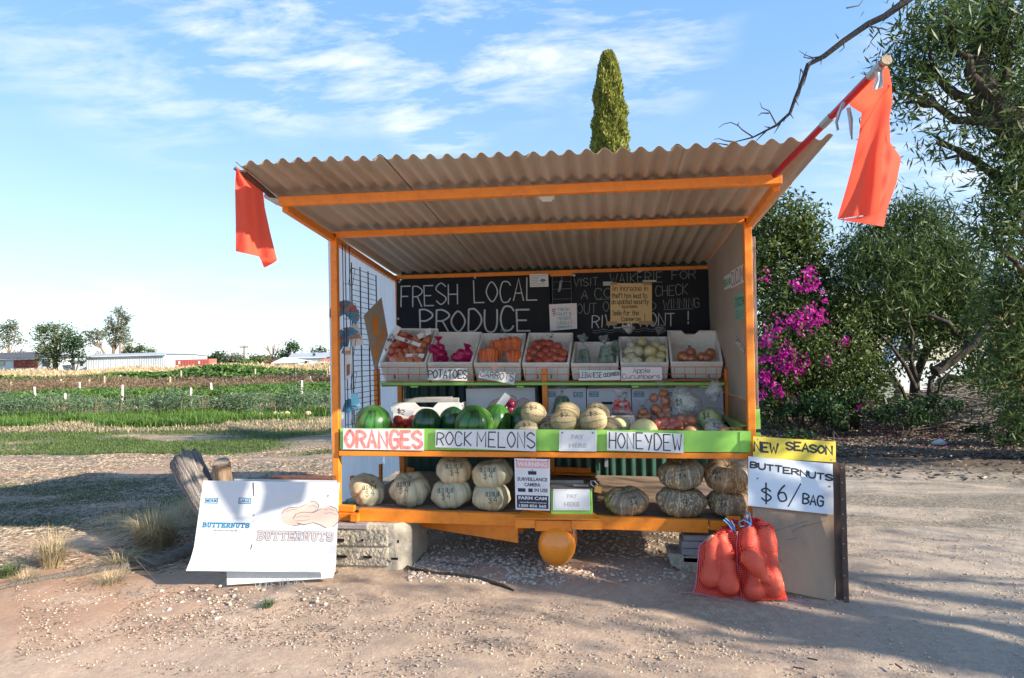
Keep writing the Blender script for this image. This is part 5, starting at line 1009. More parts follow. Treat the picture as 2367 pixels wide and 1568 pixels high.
M['teal_ink'] = mat('teal_marker', (.01, .33, .36), (.02, .42, .45), rough=.6, scale=50); M['grape'] = mat('purple_print', (.28, .03, .18), (.4, .1, .3), rough=.6, scale=60); M['pink_paper'] = mat('pale_pink_paper', (.76, .70, .70), (.72, .68, .7), rough=.5)
P = PL([(1269, 704), (1333, 701), (1334, 760), (1272, 765)], 1.56); e = sign('paper_notice', 'small framed sheet with purple grapes reading FRESH FRUIT & VEGIES between the chalkboards', 'notice', P, M['white_board'], .004)
i2 = Plane(P.p(.05, .05, .001), P.p(.95, .05, .001), P.p(.95, .95, .001), P.p(.05, .95, .001)); sheet(i2, M['pink_paper'], e, 'paper', .0008)
write_many(P, [('FRESH', .32, .16, .72, .27), ('FRUIT &', .27, .34, .80, .45), ('VEGIES', .30, .51, .78, .62), ('LOCALLY', .27, .68, .82, .79), ('GROWN', .26, .86, .80, .93)], .0042, M['teal_ink'], e, lift=.0018)
for a, b in ((.12, .2), (.17, .22), (.22, .19), (.13, .28), (.19, .29), (.15, .36), (.2, .36), (.16, .43)): mb = MB(); c = P.p(a, b, .0016); mb.tube([c, c+P.n*.001], .007, 8); mb.build('grape', M['grape'], e)
P = PL([(1224, 634), (1267, 633), (1268, 663), (1225, 664)], 1.575); e = sign('paper_notice', 'tiny printed notice with a blue fish emblem at the top right of the left chalkboard', 'notice', P, M['paper'], .0015)
for i, (a, b) in enumerate(((.05, .9), (.05, .5), (.05, .45), (.05, .5), (.05, .4), (.05, .8), (.05, .85))):
    y = .12+i*.12; t = Plane(P.p(a, y, .0006), P.p(b, y, .0006), P.p(b, y+.05, .0006), P.p(a, y+.05, .0006)); sheet(t, M['grey_ink'], e, 'print_line', .0003)
ink(P, [[(P.w*.58, P.h*.5), (P.w*.7, P.h*.4), (P.w*.85, P.h*.5), (P.w*.7, P.h*.62), (P.w*.58, P.h*.5)], [(P.w*.62, P.h*.5), (P.w*.82, P.h*.5)]], .009, M['blue_ink'], e, 'emblem')

# ================================================================ SIGNS ON THE COUNTER
def nails(P, e, pts, r=.004): dots(P, pts, r, M['washer'], e)
P = PL([(793, 991), (980, 993), (980, 1042), (793, 1039)], -.055); e = sign('produce_sign', 'white board painted ORANGES in thick red letters on the green counter', 'sign', P, M['white_board'], .006)
write_many(P, [('ORANGES', .035, .13, .965, .88)], .024, M['red_paint'], e, gap=.42, jit=.02); nails(P, e, ((.07, .5), (.27, .5), (.82, .5), (.97, .45)))
P = PL([(1007, 994), (1239, 993), (1239, 1044), (1006, 1034)], -.055); e = sign('produce_sign', 'long white board lettered ROCKMELONS in thin black marker', 'sign', P, M['white_board'], .006)
write_many(P, [('ROCK', .015, .13, .36, .85), ('MELONS', .42, .13, .985, .85)], .0078, M['marker'], e, gap=.4, jit=.03); nails(P, e, ((.24, .4), (.67, .4)))
P = PL([(1293, 995), (1379, 995), (1379, 1044), (1292, 1043)], -.055); e = sign('pay_sign', 'white card printed PAY HERE in grey on the green counter', 'sign', P, M['white_board'], .004)
printed(P, 'PAY', .32, .20, .66, .42, M['grey_ink'], e, bold=.03); printed(P, 'HERE', .26, .62, .74, .83, M['grey_ink'], e, bold=.03)
for x0, y0, x1, y1 in ((.05, .07, .95, .08), (.05, .92, .95, .93), (.05, .08, .056, .92), (.944, .08, .95, .92)): sheet(Plane(P.p(x0, y0, .0005), P.p(x1, y0, .0005), P.p(x1, y1, .0005), P.p(x0, y1, .0005)), M['grey_ink'], e, 'border_line', .0003)
dots(P, ((.08, .12), (.90, .12)), .005, M['screw_dark'], e)
P = PL([(1403, 997), (1580, 1003), (1580, 1048), (1403, 1041)], -.055); e = sign('produce_sign', 'white board lettered HONEYDEW in black marker on the green counter', 'sign', P, M['white_board'], .006)
write_many(P, [('HONEYDEW', .03, .08, .975, .88)], .0078, M['marker'], e, gap=.38, jit=.03); nails(P, e, ((.58, .5),))
# basket-front signs of the upper shelf
def card(px, Y, items, w, m, label, name='price_card', mm='paper', thick=.0015, cat='sign', **k):
    P = PL(px, Y); e = sign(name, label, cat, P, M[mm], thick); write_many(P, items, w, M[m], e, **k); return e, P
card([(990, 852), (1080, 852), (1080, 881), (988, 879)], .735, [('POTATOES', .02, .15, .99, .80)], .008, 'marker', 'white card lettered POTATOES on the wire basket', 'produce_sign')
card([(1110, 858), (1192, 862), (1188, 890), (1106, 873)], .73, [('CARROTS', .03, .08, .96, .72)], .0045, 'marker', 'tilted white card lettered CARROTS on the wire basket', 'produce_sign')
card([(1338, 857), (1434, 856), (1434, 879), (1338, 880)], .735, [('LEBANESE', .01, .18, .56, .72), ('CUCUMBERS', .60, .30, 1.0, .66, .5)], .005, 'marker', 'white card lettered LEBANESE CUCUMBERS on the wire basket', 'produce_sign')
card([(1436, 849), (1530, 849), (1530, 879), (1436, 880)], .742, [('Apple', .30, .06, .70, .42), ('Cucumbers', .03, .52, .95, .88)], .0042, 'marker', 'pale card handwritten Apple Cucumbers on the wire basket', 'produce_sign', 'pink_paper')
# warning sign
P = PL([(1189, 1060), (1271, 1062), (1271, 1181), (1192, 1178)], -.10); e = sign('warning_sign', 'white WARNING surveillance camera in use sign with pink header below the counter', 'sign', P, M['white_board'], .004)
def block(P, e, x0, y0, x1, y1, m, name='colour_band', lift=.0005): return sheet(Plane(P.p(x0, y0, lift), P.p(x1, y0, lift), P.p(x1, y1, lift), P.p(x0, y1, lift)), M[m], e, name, .0003)
block(P, e, .04, .035, .96, .18, 'pink_ink'); printed(P, 'WARNING', .08, .06, .92, .155, M['white_board'], e, bold=.045, lift=.0012)
block(P, e, .38, .24, .62, .31, 'navy_ink', 'camera_emblem'); printed(P, 'SURVEILLANCE', .07, .365, .93, .435, M['navy_ink'], e, bold=.03); printed(P, 'CAMERA', .27, .47, .73, .54, M['navy_ink'], e, bold=.03); printed(P, 'IN USE', .56, .575, .94, .645, M['navy_ink'], e, bold=.03)
block(P, e, .08, .58, .30, .65, 'navy_ink', 'camera_emblem'); block(P, e, .38, .58, .51, .65, 'navy_ink', 'camera_emblem'); block(P, e, .04, .715, .96, .965, 'navy_ink')
printed(P, 'FARM CAM', .09, .735, .91, .80, M['white_board'], e, bold=.035, lift=.0012); printed(P, 'www.farmcam.com.au', .12, .835, .90, .865, M['white_board'], e, bold=.02, lift=.0012); printed(P, '1300 856 560', .10, .89, .90, .945, M['white_board'], e, bold=.03, lift=.0012); dots(P, ((.05, .03), (.95, .03), (.5, .22)), .004, M['screw_dark'], e)
# money box with padlock
box_c = at(1319, 1160, -.05); e = empty('money_box', 'lime green metal money box with hinged lid and brass padlock on the deck', 'money box', (box_c.x, box_c.y, deckz(box_c.x)))
A, B = at(1273, 1181, -.08), at(1369, 1181, -.08); T_ = at(1273, 1134, -.08).z; mb = MB(); mb.box(A.x, B.x, -.08, .16, deckz(A.x), T_); mb.build('body', M['lime'], e, bevel=.004)
M['lid_grey'] = mat('bare_steel_lid', (.30, .31, .30), (.2, .2, .19), rough=.4, metal=.5, scale=12, dirt=(.1, .1, .09), dirt_scale=9, dirt_amt=.5); mb = MB(); mb.box(A.x-.005, B.x+.005, -.085, .165, T_+.001, T_+.012); mb.build('lid', M['lid_grey'], e, bevel=.002)
mb = MB(); mb.box(A.x-.02, B.x-.06, .10, .115, T_+.013, T_+.035); mb.build('hinge', M['lid_grey'], e); mb = MB(); c = at(1343, 1118, -.03); mb.beam(c+Vector((-.05, 0, -.01)), c+Vector((.05, 0, -.012)), .03, .012); mb.build('hasp', M['lid_grey'], e)
M['brass'] = mat('brass', (.55, .38, .14), (.45, .3, .1), rough=.3, metal=.8, scale=10); lk = MB(); lk.hexa([at(x, y, Y) for Y in (-.07, -.03) for x, y in ((1372, 1138), (1390, 1142), (1392, 1126), (1376, 1121))]); lo = lk.build('padlock', M['brass'], e, bevel=.004)
mb = MB(); mb.tube([at(1374, 1126, -.05), at(1366, 1120, -.05), at(1366, 1112, -.05), at(1374, 1112, -.05), at(1382, 1122, -.05)], .0035, 6); mb.build('shackle', M['washer'], lo)
P = PL([(1279, 1131), (1363, 1132), (1364, 1180), (1278, 1180)], -.09); e = sign('pay_sign', 'white card printed PAY HERE on the front of the green money box', 'sign', P, M['white_board'], .003)
printed(P, 'PAY', .38, .22, .66, .42, M['grey_ink'], e, bold=.03); printed(P, 'HERE', .30, .60, .72, .82, M['grey_ink'], e, bold=.03)
for x0, y0, x1, y1 in ((.04, .06, .96, .07), (.04, .93, .96, .94), (.04, .07, .046, .93), (.954, .07, .96, .93)): block(P, e, x0, y0, x1, y1, 'grey_ink', 'border_line')

# ================================================================ RIGHT-HAND SIGNS AND BOARD
SY = -.10
b0 = gz(1930, 1391); P = Plane(at(1738, 1050, -.10), at(1930, 1060, -.10), Vector((b0.x, b0.y+.03, .0)), Vector((b0.x-.47, b0.y+.03, .0))); P = PW = on_plane(P, [(1738, 1050), (1930, 1060), (1930, 1391), (1742, 1352)], 0); e = sign('plywood_board', 'scuffed bare plywood sheet leaning against the right front post', 'board', P, M['ply'], .012)
M['scuff'] = mat('black_scuff', (.06, .055, .05), (.3, .25, .18), rough=.9, scale=60, contrast=.7); rs = random.Random(3)
sc = [((1790, 1232), (1880, 1205)), ((1788, 1268), (1815, 1290)), ((1800, 1275), (1828, 1300)), ((1795, 1262), (1820, 1268)), ((1862, 1220), (1925, 1205)), ((1845, 1230), (1880, 1212)), ((1830, 1250), (1860, 1243)), ((1780, 1255), (1800, 1276))]
ink(P, [[(lambda q: (q[0]*P.w, q[1]*P.h))(inpx(P, a[0]+(b[0]-a[0])*t, a[1]+(b[1]-a[1])*t+rs.uniform(-1, 1))) for t in (0, .3, .6, 1)] for a, b in sc], .0035, M['scuff'], e, 'scuff_mark')
P = on_plane(PW, [(1741, 1009), (1932, 1021), (1932, 1069), (1741, 1058)], .012); e = sign('produce_sign', 'yellow board lettered NEW SEASON in bold black', 'sign', P, M['yellow_board'], .006)
wpx(P, [('NEW', 1744, 1022, 1800, 1049, 4), ('SEASON', 1819, 1025, 1927, 1055, 6)], .013, M['marker'], e, jit=.03, gap=.3); nails(P, e, ((.06, .13), (.95, .9), (.05, .85)), .005)
P = on_plane(PW, [(1730, 1055), (1929, 1073), (1926, 1190), (1729, 1169)], .022); e = sign('produce_sign', 'white board lettered BUTTERNUTS $6/ BAG below the yellow sign', 'sign', P, M['white_board'], .006)
wpx(P, [('BUTTERNUTS', 1735, 1068, 1927, 1104, 14), ('$', 1764, 1124, 1786, 1162), ('6', 1802, 1124, 1824, 1163), ('BAG', 1862, 1145, 1912, 1174, 3)], .0105, M['marker'], e, jit=.03, gap=.3)
a, b = inpx(P, 1855, 1122), inpx(P, 1829, 1174); ink(P, [[(a[0]*P.w, a[1]*P.h), (b[0]*P.w, b[1]*P.h)]], .008, M['marker'], e); dots(P, ((.11, .44), (.95, .46)), .006, M['lid_grey'], e)
# steel angle post with holes
a, b = at(1938, 1070, -.22), at(1946, 1391, -.44); b.z = -.02; e = empty('steel_post', 'dark rusty steel angle post with bolt holes standing right of the plywood', 'post', (b.x, b.y, 0))
d = (a-b).normalized(); mb = MB(); mb.beam(b+Vector((-.008, 0, 0)), a+Vector((-.008, 0, 0)), .005, .05, (1, 0, 0)); mb.build('flange', M['steel_dark'], e, bevel=.001); mb = MB(); mb.beam(b+Vector((.012, -.035, 0)), a+Vector((.012, -.035, 0)), .032, .005, (0, 1, 0)); mb.build('flange', M['steel_dark'], e, bevel=.001)
for t in (.05, .2, .32, .42, .53, .63, .74, .86, .97): c = b.lerp(a, t)+Vector((.004, -.041, 0)); mb = MB(); mb.tube([c, c+Vector((0, -.003, 0))], .004, 8); mb.build('bolt_hole', M['gravel'], e)
# signs on the right inner wall
def wallp(px): return Plane(*[atx(x, y, XR-.006) for x, y in px])
P = wallp([(1688, 628), (1724, 607), (1724, 650), (1690, 667)]); e = sign('produce_sign', 'white card lettered CUCUMBERS high on the right inner wall', 'sign', P, M['pink_paper'], .003); write_many(P, [('CUCUMB', .05, .15, .99, .85)], .010, M['marker'], e)
P = wallp([(1673, 640), (1689, 631), (1690, 664), (1674, 671)]); e = sign('produce_sign', 'small white card with faded green lettering beside the cucumbers card', 'sign', P, M['paper'], .003)
M['green_ink'] = mat('faded_green_marker', (.06, .30, .16), (.3, .5, .4), rough=.6, scale=40); write_many(P, [('BEANS', .05, .35, .95, .75)], .018, M['green_ink'], e)
M['mint'] = mat('mint_card', (.22, .52, .42), (.2, .47, .4), rough=.6)
P = wallp([(1698, 683), (1727, 676), (1727, 706), (1699, 713)]); e = sign('produce_sign', 'mint green card lettered ZUCCHINI on the right inner wall', 'sign', P, M['mint'], .003); write_many(P, [('ZUCCHINI', .04, .25, 1.0, .85)], .008, M['marker'], e)
P = wallp([(1699, 714), (1727, 707), (1727, 735), (1700, 741)]); e = sign('produce_sign', 'mint green card lettered SQUASH below the zucchini card', 'sign', P, M['mint'], .003); write_many(P, [('SQUASH', .04, .2, 1.0, .85)], .006, M['marker_grey'], e)
P = wallp([(1698, 776), (1728, 815), (1730, 830), (1700, 793)]); e = sign('produce_sign', 'white strip lettered POTATOES pinned aslant on the right inner wall', 'sign', P, M['paper'], .003); write_many(P, [('POTATOES', .05, .15, 1.0, .85)], .010, M['marker'], e)

# ================================================================ LEFT WALL LEAFLETS
M['leaf_blue'] = mat('blue_brochure', (.015, .09, .20), (.08, .28, .42), rough=.35, scale=30, contrast=.7); M['leaf_red'] = mat('red_brochure', (.42, .05, .04), (.25, .08, .1), rough=.35, scale=20); M['leaf_brown'] = mat('brown_brochure', (.18, .10, .08), (.3, .2, .18), rough=.4, scale=30)
def fan(label, x, y, Yd, ang0, ang1, n, ln, wd, mats, depth=.08):
    c = at(x, y, Yd); e = empty('brochure_bundle', label, 'brochures', c); k = mpp(c)
    for i in range(n):
        a = R(ang0+(ang1-ang0)*i/(n-1)); d = CR*math.cos(a)+CU*math.sin(a)-CF*.25*math.sin(i); s = (CR*-math.sin(a)+CU*math.cos(a)); m = mats[i % len(mats)]; off = -CF*(.002*i); rows = []
        for t in (0, .35, .7, 1): ctr = c+d*ln*k*t+off-Vector((0, 0, 1))*(t*t*.2*ln*k); rows.append([ctr-s*wd*k*.5*(.45+.55*t), ctr-CF*.008*t, ctr+s*wd*k*.5*(.45+.55*t)])
        mb = MB(); mb.grid(rows); mb.build('brochure', M[m], e)
fan('fanned bundle of dark blue and red brochures in the top of the left wire rack', 797, 722, .12, 200, -30, 13, 34, 15, ['leaf_blue', 'leaf_brown', 'leaf_blue', 'leaf_brown', 'leaf_red'])
fan('spread bundle of blue brochures below the top one in the left wire rack', 806, 782, .12, 250, 20, 9, 32, 13, ['leaf_blue', 'leaf_blue', 'leaf_brown'])
fan('two blue folded leaflets in the bottom pocket of the left wire rack', 803, 925, .12, 260, 340, 4, 24, 18, ['leaf_blue'])
M['sky_card'] = mat('sky_blue_card', (.08, .50, .72), (.3, .68, .82), rough=.4, scale=14, contrast=.5); M['orange_print'] = mat('orange_print', (.72, .27, .05), (.66, .22, .04), rough=.6)
mb = MB(); P = PL([(811, 910), (826, 910), (832, 938), (812, 938)], .10); e = sign('brochure', 'bright sky blue leaflet at the bottom of the left wire rack', 'brochure', P, M['sky_card'], .004)
P = PL([(810, 752), (826, 746), (841, 797), (812, 801)], (.16, .25, .25, .16)); e = sign('paper_notice', 'white printed camera notice hanging on the left wire rack', 'notice', P, M['paper'], .002); printed(P, 'CAMERA', .2, .55, .95, .64, M['navy_ink'], e, bold=.02)
for i in range(3): block(P, e, .2, .72+i*.08, .9, .75+i*.08, 'teal_ink', 'print_line')
P = PL([(794, 802), (813, 802), (812, 870), (796, 882)], .10); e = sign('brochure', 'white leaflet with an orange picture in the middle of the left wire rack', 'brochure', P, M['paper'], .003); block(P, e, .2, .12, .85, .2, 'orange_print', 'print_band'); block(P, e, .35, .55, .8, .9, 'leaf_brown', 'print_picture')
P = PL([(841, 730), (882, 688), (897, 775), (868, 862)], (.30, .62, .70, .42)); e = sign('cardboard_sheet', 'angled grey brown carton side with an orange pumpkin print behind the left wire rack', 'cardboard', P, M['card_brown'], .004)
mb = MB(); rows = []
for i in range(7): t = math.pi*i/6; rows.append([P.p(.45+.2*math.sin(t)*math.cos(a)*.9, .38-.2*math.cos(t), .001) for a in (math.pi, math.pi*.5, 0)])
mb.grid(rows); mb.build('pumpkin_print', M['orange_print'], e); write_many(P, [('BUTTER', .1, .68, .9, .85)], .02, M['orange_print'], e)

# ================================================================ FLAGS
M['flag'] = mat('fluorescent_orange_cloth', (.95, .11, .055), (.93, .14, .08), rough=.75, scale=2.5, contrast=.6, trans=.5, bump=.7, bscale=14); M['pole_red'] = mat('red_pole_paint', (.48, .012, .025), (.38, .012, .02), rough=.4, scale=9); M['tie'] = mat('grey_white_cloth_tie', (.55, .57, .58), (.42, .44, .45), rough=.8, scale=20); M['tape_silver'] = mat('silver_tape', (.35, .37, .38), None, rough=.35, metal=.3)
def cloth(name, rows_px, Y, m, parent, amp=.02, nx=10, sub=4, wfreq=1.6, phase=0, extra=0):
    """rows_px: left and right picture points down the cloth, with their depth offsets"""
    R_ = []
    for i in range(len(rows_px)-1):
        for s in range(sub): t = s/sub; t2 = t; R_.append([(rows_px[i][k]*(1-t2)+rows_px[i+1][k]*t2) for k in range(6)])
    R_.append(list(rows_px[-1][:6])); rows = []
    for i, (x0, y0, z0, x1, y1, z1) in enumerate(R_):
        row = []
        for j in range(nx+1):
            u = j/nx; x, y, d = x0+(x1-x0)*u, y0+(y1-y0)*u, z0+(z1-z0)*u; v = i/(len(R_)-1)
            row.append(at(x, y, Y+d+amp*min(1, v*3+.2)*math.sin(u*6.3*wfreq+phase+v*2)))
        rows.append(row)
    mb = MB(); mb.grid(rows); return mb.build(name, m, parent, smooth=True)
fy = -.95
lf = empty('orange_flag', 'bright orange cloth flag hanging at the left end of the roof', 'flag', at(560, 392, fy))
cloth('cloth', [(546, 388, 0, 549, 392, 0), (544, 412, 0, 572, 408, .05), (543, 425, 0, 608, 443, .15), (544, 470, 0, 612, 480, .15), (545, 520, 0, 625, 540, .13), (545, 581, 0, 641, 603, .10)], fy-.05, M['flag'], lf, .02, 12)
cloth('cloth_fold', [(598, 592, .06, 640, 601, .04), (604, 603, .0, 636, 606, .0), (610, 619, .02, 616, 617, .02)], fy-.08, M['flag'], lf, .0, 6)
mb = MB(); mb.tube([at(542, 388, fy-.04), at(644, 467, -.80)], .012, 8); mb.build('pole', M['steel_dark'], lf)
mb = MB(); mb.beam(at(612, 450, -.86), at(646, 470, -.82), .05, .03); mb.build('tie', M['tie'], lf, bevel=.005)
# right flag on a red pole
ry0, ry1 = -.93, -1.90
p0, p1 = at(1790, 405, ry0), at(2046, 142, ry1); rfz = empty('orange_flag', 'large orange flag tied to a slanting red pole at the right end of the roof', 'flag', p0)
mb = MB(); mb.tube([p0, p1], .016, 10); mb.build('pole', M['pole_red'], rfz, smooth=True)
mb = MB(); mb.tube([p1-(p1-p0).normalized()*.002, p1+(p1-p0).normalized()*.012], .021, 12); mb.build('pole_cap', M['cut_wood'], rfz)
def on(t): return p0.lerp(p1, t)
for t0, t1 in ((.52, .60), (.90, .985)): mb = MB(); mb.tube([on(t0), on(t1)], .0185, 10); mb.build('tape', M['tape_silver'], rfz)
rY = -1.72
cloth('cloth', [(1958, 228, .14, 2050, 150, -.14), (1966, 246, .14, 2056, 165, -.14), (1992, 262, .10, 2061, 195, -.14), (1991, 266, .08, 2063, 235, -.13), (1986, 310, .06, 2054, 285, -.12), (1970, 385, .03, 2040, 350, -.1), (1955, 440, .01, 2037, 430, -.08), (1935, 507, .0, 2030, 493, -.05)], rY, M['flag'], rfz, .018, 14, 5, 1.2)
cloth('cloth', [(2052, 195, -.12, 2060, 200, -.1), (2048, 260, .02, 2056, 265, .05), (2040, 305, .04, 2058, 330, .1), (2036, 330, .04, 2083, 365, .16), (2030, 420, .03, 2072, 425, .16), (2000, 500, .02, 2052, 480, .14), (1936, 508, .0, 2043, 524, .12)], rY, M['flag'], rfz, .012, 14, 5, .8, 1)
cloth('tie', [(2020, 160, -.14, 2040, 155, -.14), (2024, 180, -.16, 2042, 190, -.16), (2017, 209, -.17, 2040, 203, -.17)], rY, M['tie'], rfz, .01, 5, 4)
cloth('tie', [(1945, 238, .08, 1956, 233, .08), (1935, 262, .06, 1945, 260, .06), (1930, 282, .06, 1937, 284, .06), (1934, 303, .06, 1940, 300, .06)], rY, M['tie'], rfz, .012, 4, 4)
cloth('tie', [(1956, 250, .08, 1966, 248, .08), (1961, 280, .07, 1972, 276, .07), (1964, 308, .06, 1971, 312, .06), (1968, 324, .06, 1971, 322, .06)], rY, M['tie'], rfz, .012, 4, 4)

# ================================================================ LEFT FOREGROUND: CARTON BOARD, BLOCK, LOG
M['white_print'] = mat('print_white', (.76, .78, .80), None, rough=.6)
SER = {'B': ['0002', '0208']}
def slab_text(P, e, text, x0, y0, x1, y1, wo, mo, wi=None, mi=None, slope=0, lean=.12):
    """heavy slab letters: bars drawn as thick strokes with short serifs; an inner stroke of another colour makes outline letters"""
    W = len(text)*1.25-.25; k = (x1-x0)/W; out = []
    def T(ci, pts):
        return [(((x0+k*(ci*1.25+px+(py)*lean*.3))*P.w), (y1+(y0-y1)*py+slope*(y1-y0)*0)*P.h) for px, py in pts]
    D = {'B': [[(.2, 0), (.2, 1)], [(0, 1), (.65, 1), (.85, .85), (.85, .65), (.65, .53), (.2, .53)], [(.6, .53), (.95, .4), (.95, .15), (.7, 0), (0, 0)]], 'U': [[(0, 1), (.4, 1)], [(.2, 1), (.2, .25), (.35, 0), (.65, 0), (.8, .25), (.8, 1)], [(.6, 1), (1, 1)]],
         'T': [[(0, .78), (0, 1), (1, 1), (1, .78)], [(.5, 1), (.5, 0)], [(.28, 0), (.72, 0)]], 'E': [[(0, 1), (.9, 1), (.9, .8)], [(.2, 1), (.2, 0)], [(0, 0), (.95, 0), (.95, .22)], [(.2, .52), (.65, .52)], [(.65, .65), (.65, .38)]],
         'R': [[(.2, 0), (.2, 1)], [(0, 1), (.65, 1), (.88, .85), (.88, .65), (.65, .5), (.2, .5)], [(0, 0), (.4, 0)], [(.55, .5), (.85, 0), (1.02, 0)]], 'N': [[(.18, 0), (.18, 1)], [(0, 1), (.2, 1), (.82, 0), (.82, 1)], [(.64, 1), (1, 1)], [(0, 0), (.36, 0)]],
         'S': [[(.9, .72), (.9, .9), (.7, 1), (.3, 1), (.1, .85), (.1, .65), (.3, .53), (.7, .47), (.9, .35), (.9, .15), (.7, 0), (.3, 0), (.1, .1), (.1, .3)]]}
    polys = [T(i, q) for i, ch in enumerate(text) for q in D.get(ch, [])]
    ink(P, polys, wo, mo, e, lift=.0008)
    if wi: ink(P, polys, wi, mi, e, 'lettering_fill', lift=.0016)
def size_box(P, e, x0, y0, x1, y1, text):
    for a, b, c, d in ((x0, y0, x1, y0+.13*(y1-y0)), (x0, y1-.13*(y1-y0), x1, y1), (x0, y0, x0+.06*(x1-x0), y1), (x1-.06*(x1-x0), y0, x1, y1)): block(P, e, a, b, c, d, 'blue_ink', 'print_frame')
    printed(P, text, x0+(x1-x0)*.1, y0+(y1-y0)*.22, x1-(x1-x0)*.1, y1-(y1-y0)*.22, M['blue_ink'], e, bold=.03)
def gourd(P, e, pts, fill='pale_pink', name='gourd_print', lw=.0032):
    mb = MB(); q = [(lambda r: P.p(r[0], r[1], .0006))(p) for p in pts]; mb.face(q); mb.build(name, M[fill], e)
    ink(P, [[(a*P.w, b*P.h) for a, b in pts[i:i+5]] for i in range(0, len(pts)-3, 5)], lw, M['navy_ink'], e, 'outline', lift=.0012)
LY = (-.40, -.36, -.44, -.50)
Pb = Plane(at(470, 1111, -.36), at(784, 1116, -.30), at(775, 1323, -.43), at(441, 1318, -.49)); Pb = on_plane(Pb, [(470, 1111), (784, 1116), (775, 1323), (441, 1318)], 0)
e = sign('cardboard_sign', 'flattened white BUTTERNUTS carton with pink gourd print standing at the left front corner', 'sign', Pb, M['card_white'], .005, nx=16, ny=8, curl=lambda s, t: .05*max(0, (t-.74)/.26)**1.6*(1.15-s)-.012*max(0, (.1-t)/.1)*s)
# lettering follows a plane slightly proud of the curl
Pf = Plane(*[p+Pb.n*.0006 for p in Pb.c])
def f_(x, y): return inpx(Pf, x, y)
a, b = f_(472, 1151), f_(503, 1165)
Pc1 = Pf
def bx(x0, y0, x1, y1, t): a = f_(x0, y0); b = f_(x1, y1); size_box(Pf, e, a[0], a[1], b[0], b[1], t)
bx(475, 1151, 503, 1165, 'MEDIUM'); bx(552, 1152, 579, 1167, 'LARGE')
a, b = f_(470, 1209), f_(575, 1222); slab_text(Pf, e, 'BUTTERNUTS', a[0], a[1], b[0], b[1], .0082, M['blue_ink'])
a, b = f_(494, 1225), f_(549, 1231); printed(Pf, 'GROWN & PACKED BY', a[0], a[1], b[0], b[1], M['navy_ink'], e)
a, b = f_(595, 1232), f_(764, 1256); slab_text(Pf, e, 'BUTTERNUTS', a[0], a[1], b[0], b[1], .0160, M['blue_ink'], .0095, M['pale_pink'])
def ell(cx, cy, rx, ry, n=22, rot=0): return [f_(cx+rx*math.cos(t)*math.cos(rot)-ry*math.sin(t)*math.sin(rot), cy+rx*math.cos(t)*math.sin(rot)+ry*math.sin(t)*math.cos(rot)) for t in (2*math.pi*i/n for i in range(n))]
def gpath(pts): return [f_(x, y) for x, y in pts]
gourd(Pf, e, gpath([(650, 1190), (656, 1182), (668, 1177), (690, 1176), (706, 1170), (716, 1163), (728, 1164), (735, 1172), (733, 1182), (722, 1188), (700, 1192), (688, 1197), (682, 1208), (690, 1218), (675, 1220), (656, 1214), (648, 1203)]))
Pf.c = [p+Pb.n*.0008 for p in Pf.c]
gourd(Pf, e, gpath([(676, 1203), (682, 1193), (696, 1188), (724, 1189), (742, 1180), (760, 1174), (774, 1180), (781, 1196), (779, 1212), (766, 1224), (750, 1226), (738, 1219), (722, 1213), (700, 1218), (684, 1213)]))
ink(Pf, [[tuple(v*s for v, s in zip(f_(x, y), (Pf.w, Pf.h))) for x, y in q] for q in ([(682, 1200), (696, 1197), (712, 1198)], [(682, 1208), (698, 1208), (714, 1206)], [(746, 1184), (760, 1181), (770, 1186)], [(748, 1192), (762, 1190), (776, 1196)], [(660, 1186), (672, 1182), (684, 1181)], [(712, 1176), (722, 1172), (730, 1177)])], .0018, M['navy_ink'], e, 'outline', lift=.0012)
M['fold'] = mat('fold_crease', (.33, .30, .24), None, rough=.9)
for q in ([(586, 1117), (586, 1148)], [(581, 1262), (566, 1320)]): ink(Pf, [[tuple(v*s for v, s in zip(f_(x, y), (Pf.w, Pf.h))) for x, y in q]], .006, M['steel_dark'], e, 'slot')
ink(Pf, [[tuple(v*s for v, s in zip(f_(x, y), (Pf.w, Pf.h))) for x, y in q] for q in ([(586, 1148), (583, 1262)],)], .0012, M['grey_ink'], e, 'crease')
dots(Pf, (f_(758, 1150), f_(587, 1193)), .006, M['washer'], e)
# second carton edge behind with a rusty beam on top, foam tray at the base
P = PL([(541, 1108), (778, 1112), (775, 1160), (541, 1158)], (-.24, -.22, -.2, -.2)); e = sign('cardboard_sheet', 'second flattened white carton just showing above the front one', 'cardboard', P, M['card_white'], .006)
a, b = at(628, 1104, -.16), at(774, 1106, -.10); mb = MB(); mb.beam(a, b, .07, .025); o = mb.build('rusty_beam', M['rust'], None, bevel=.004); top(o, 'short flat rusty iron bar lying on the carton edge against the stall', 'iron bar')
tr = at(520, 1325, -.40); a, b, c, d = at(524, 1322, -.43), at(770, 1322, -.36), at(766, 1336, -.38), at(525, 1357, -.46)
c.z = max(.012, c.z); d.z = .0; P = Plane(a, b, c, d); e = sign('foam_slab', 'white styrofoam slab propping the carton sign on the ground', 'foam slab', P, M['foam'], .03); wpx(P, [('HONEYDEWS', 590, 1326, 706, 1342)], .003, M['grey_ink'], e)
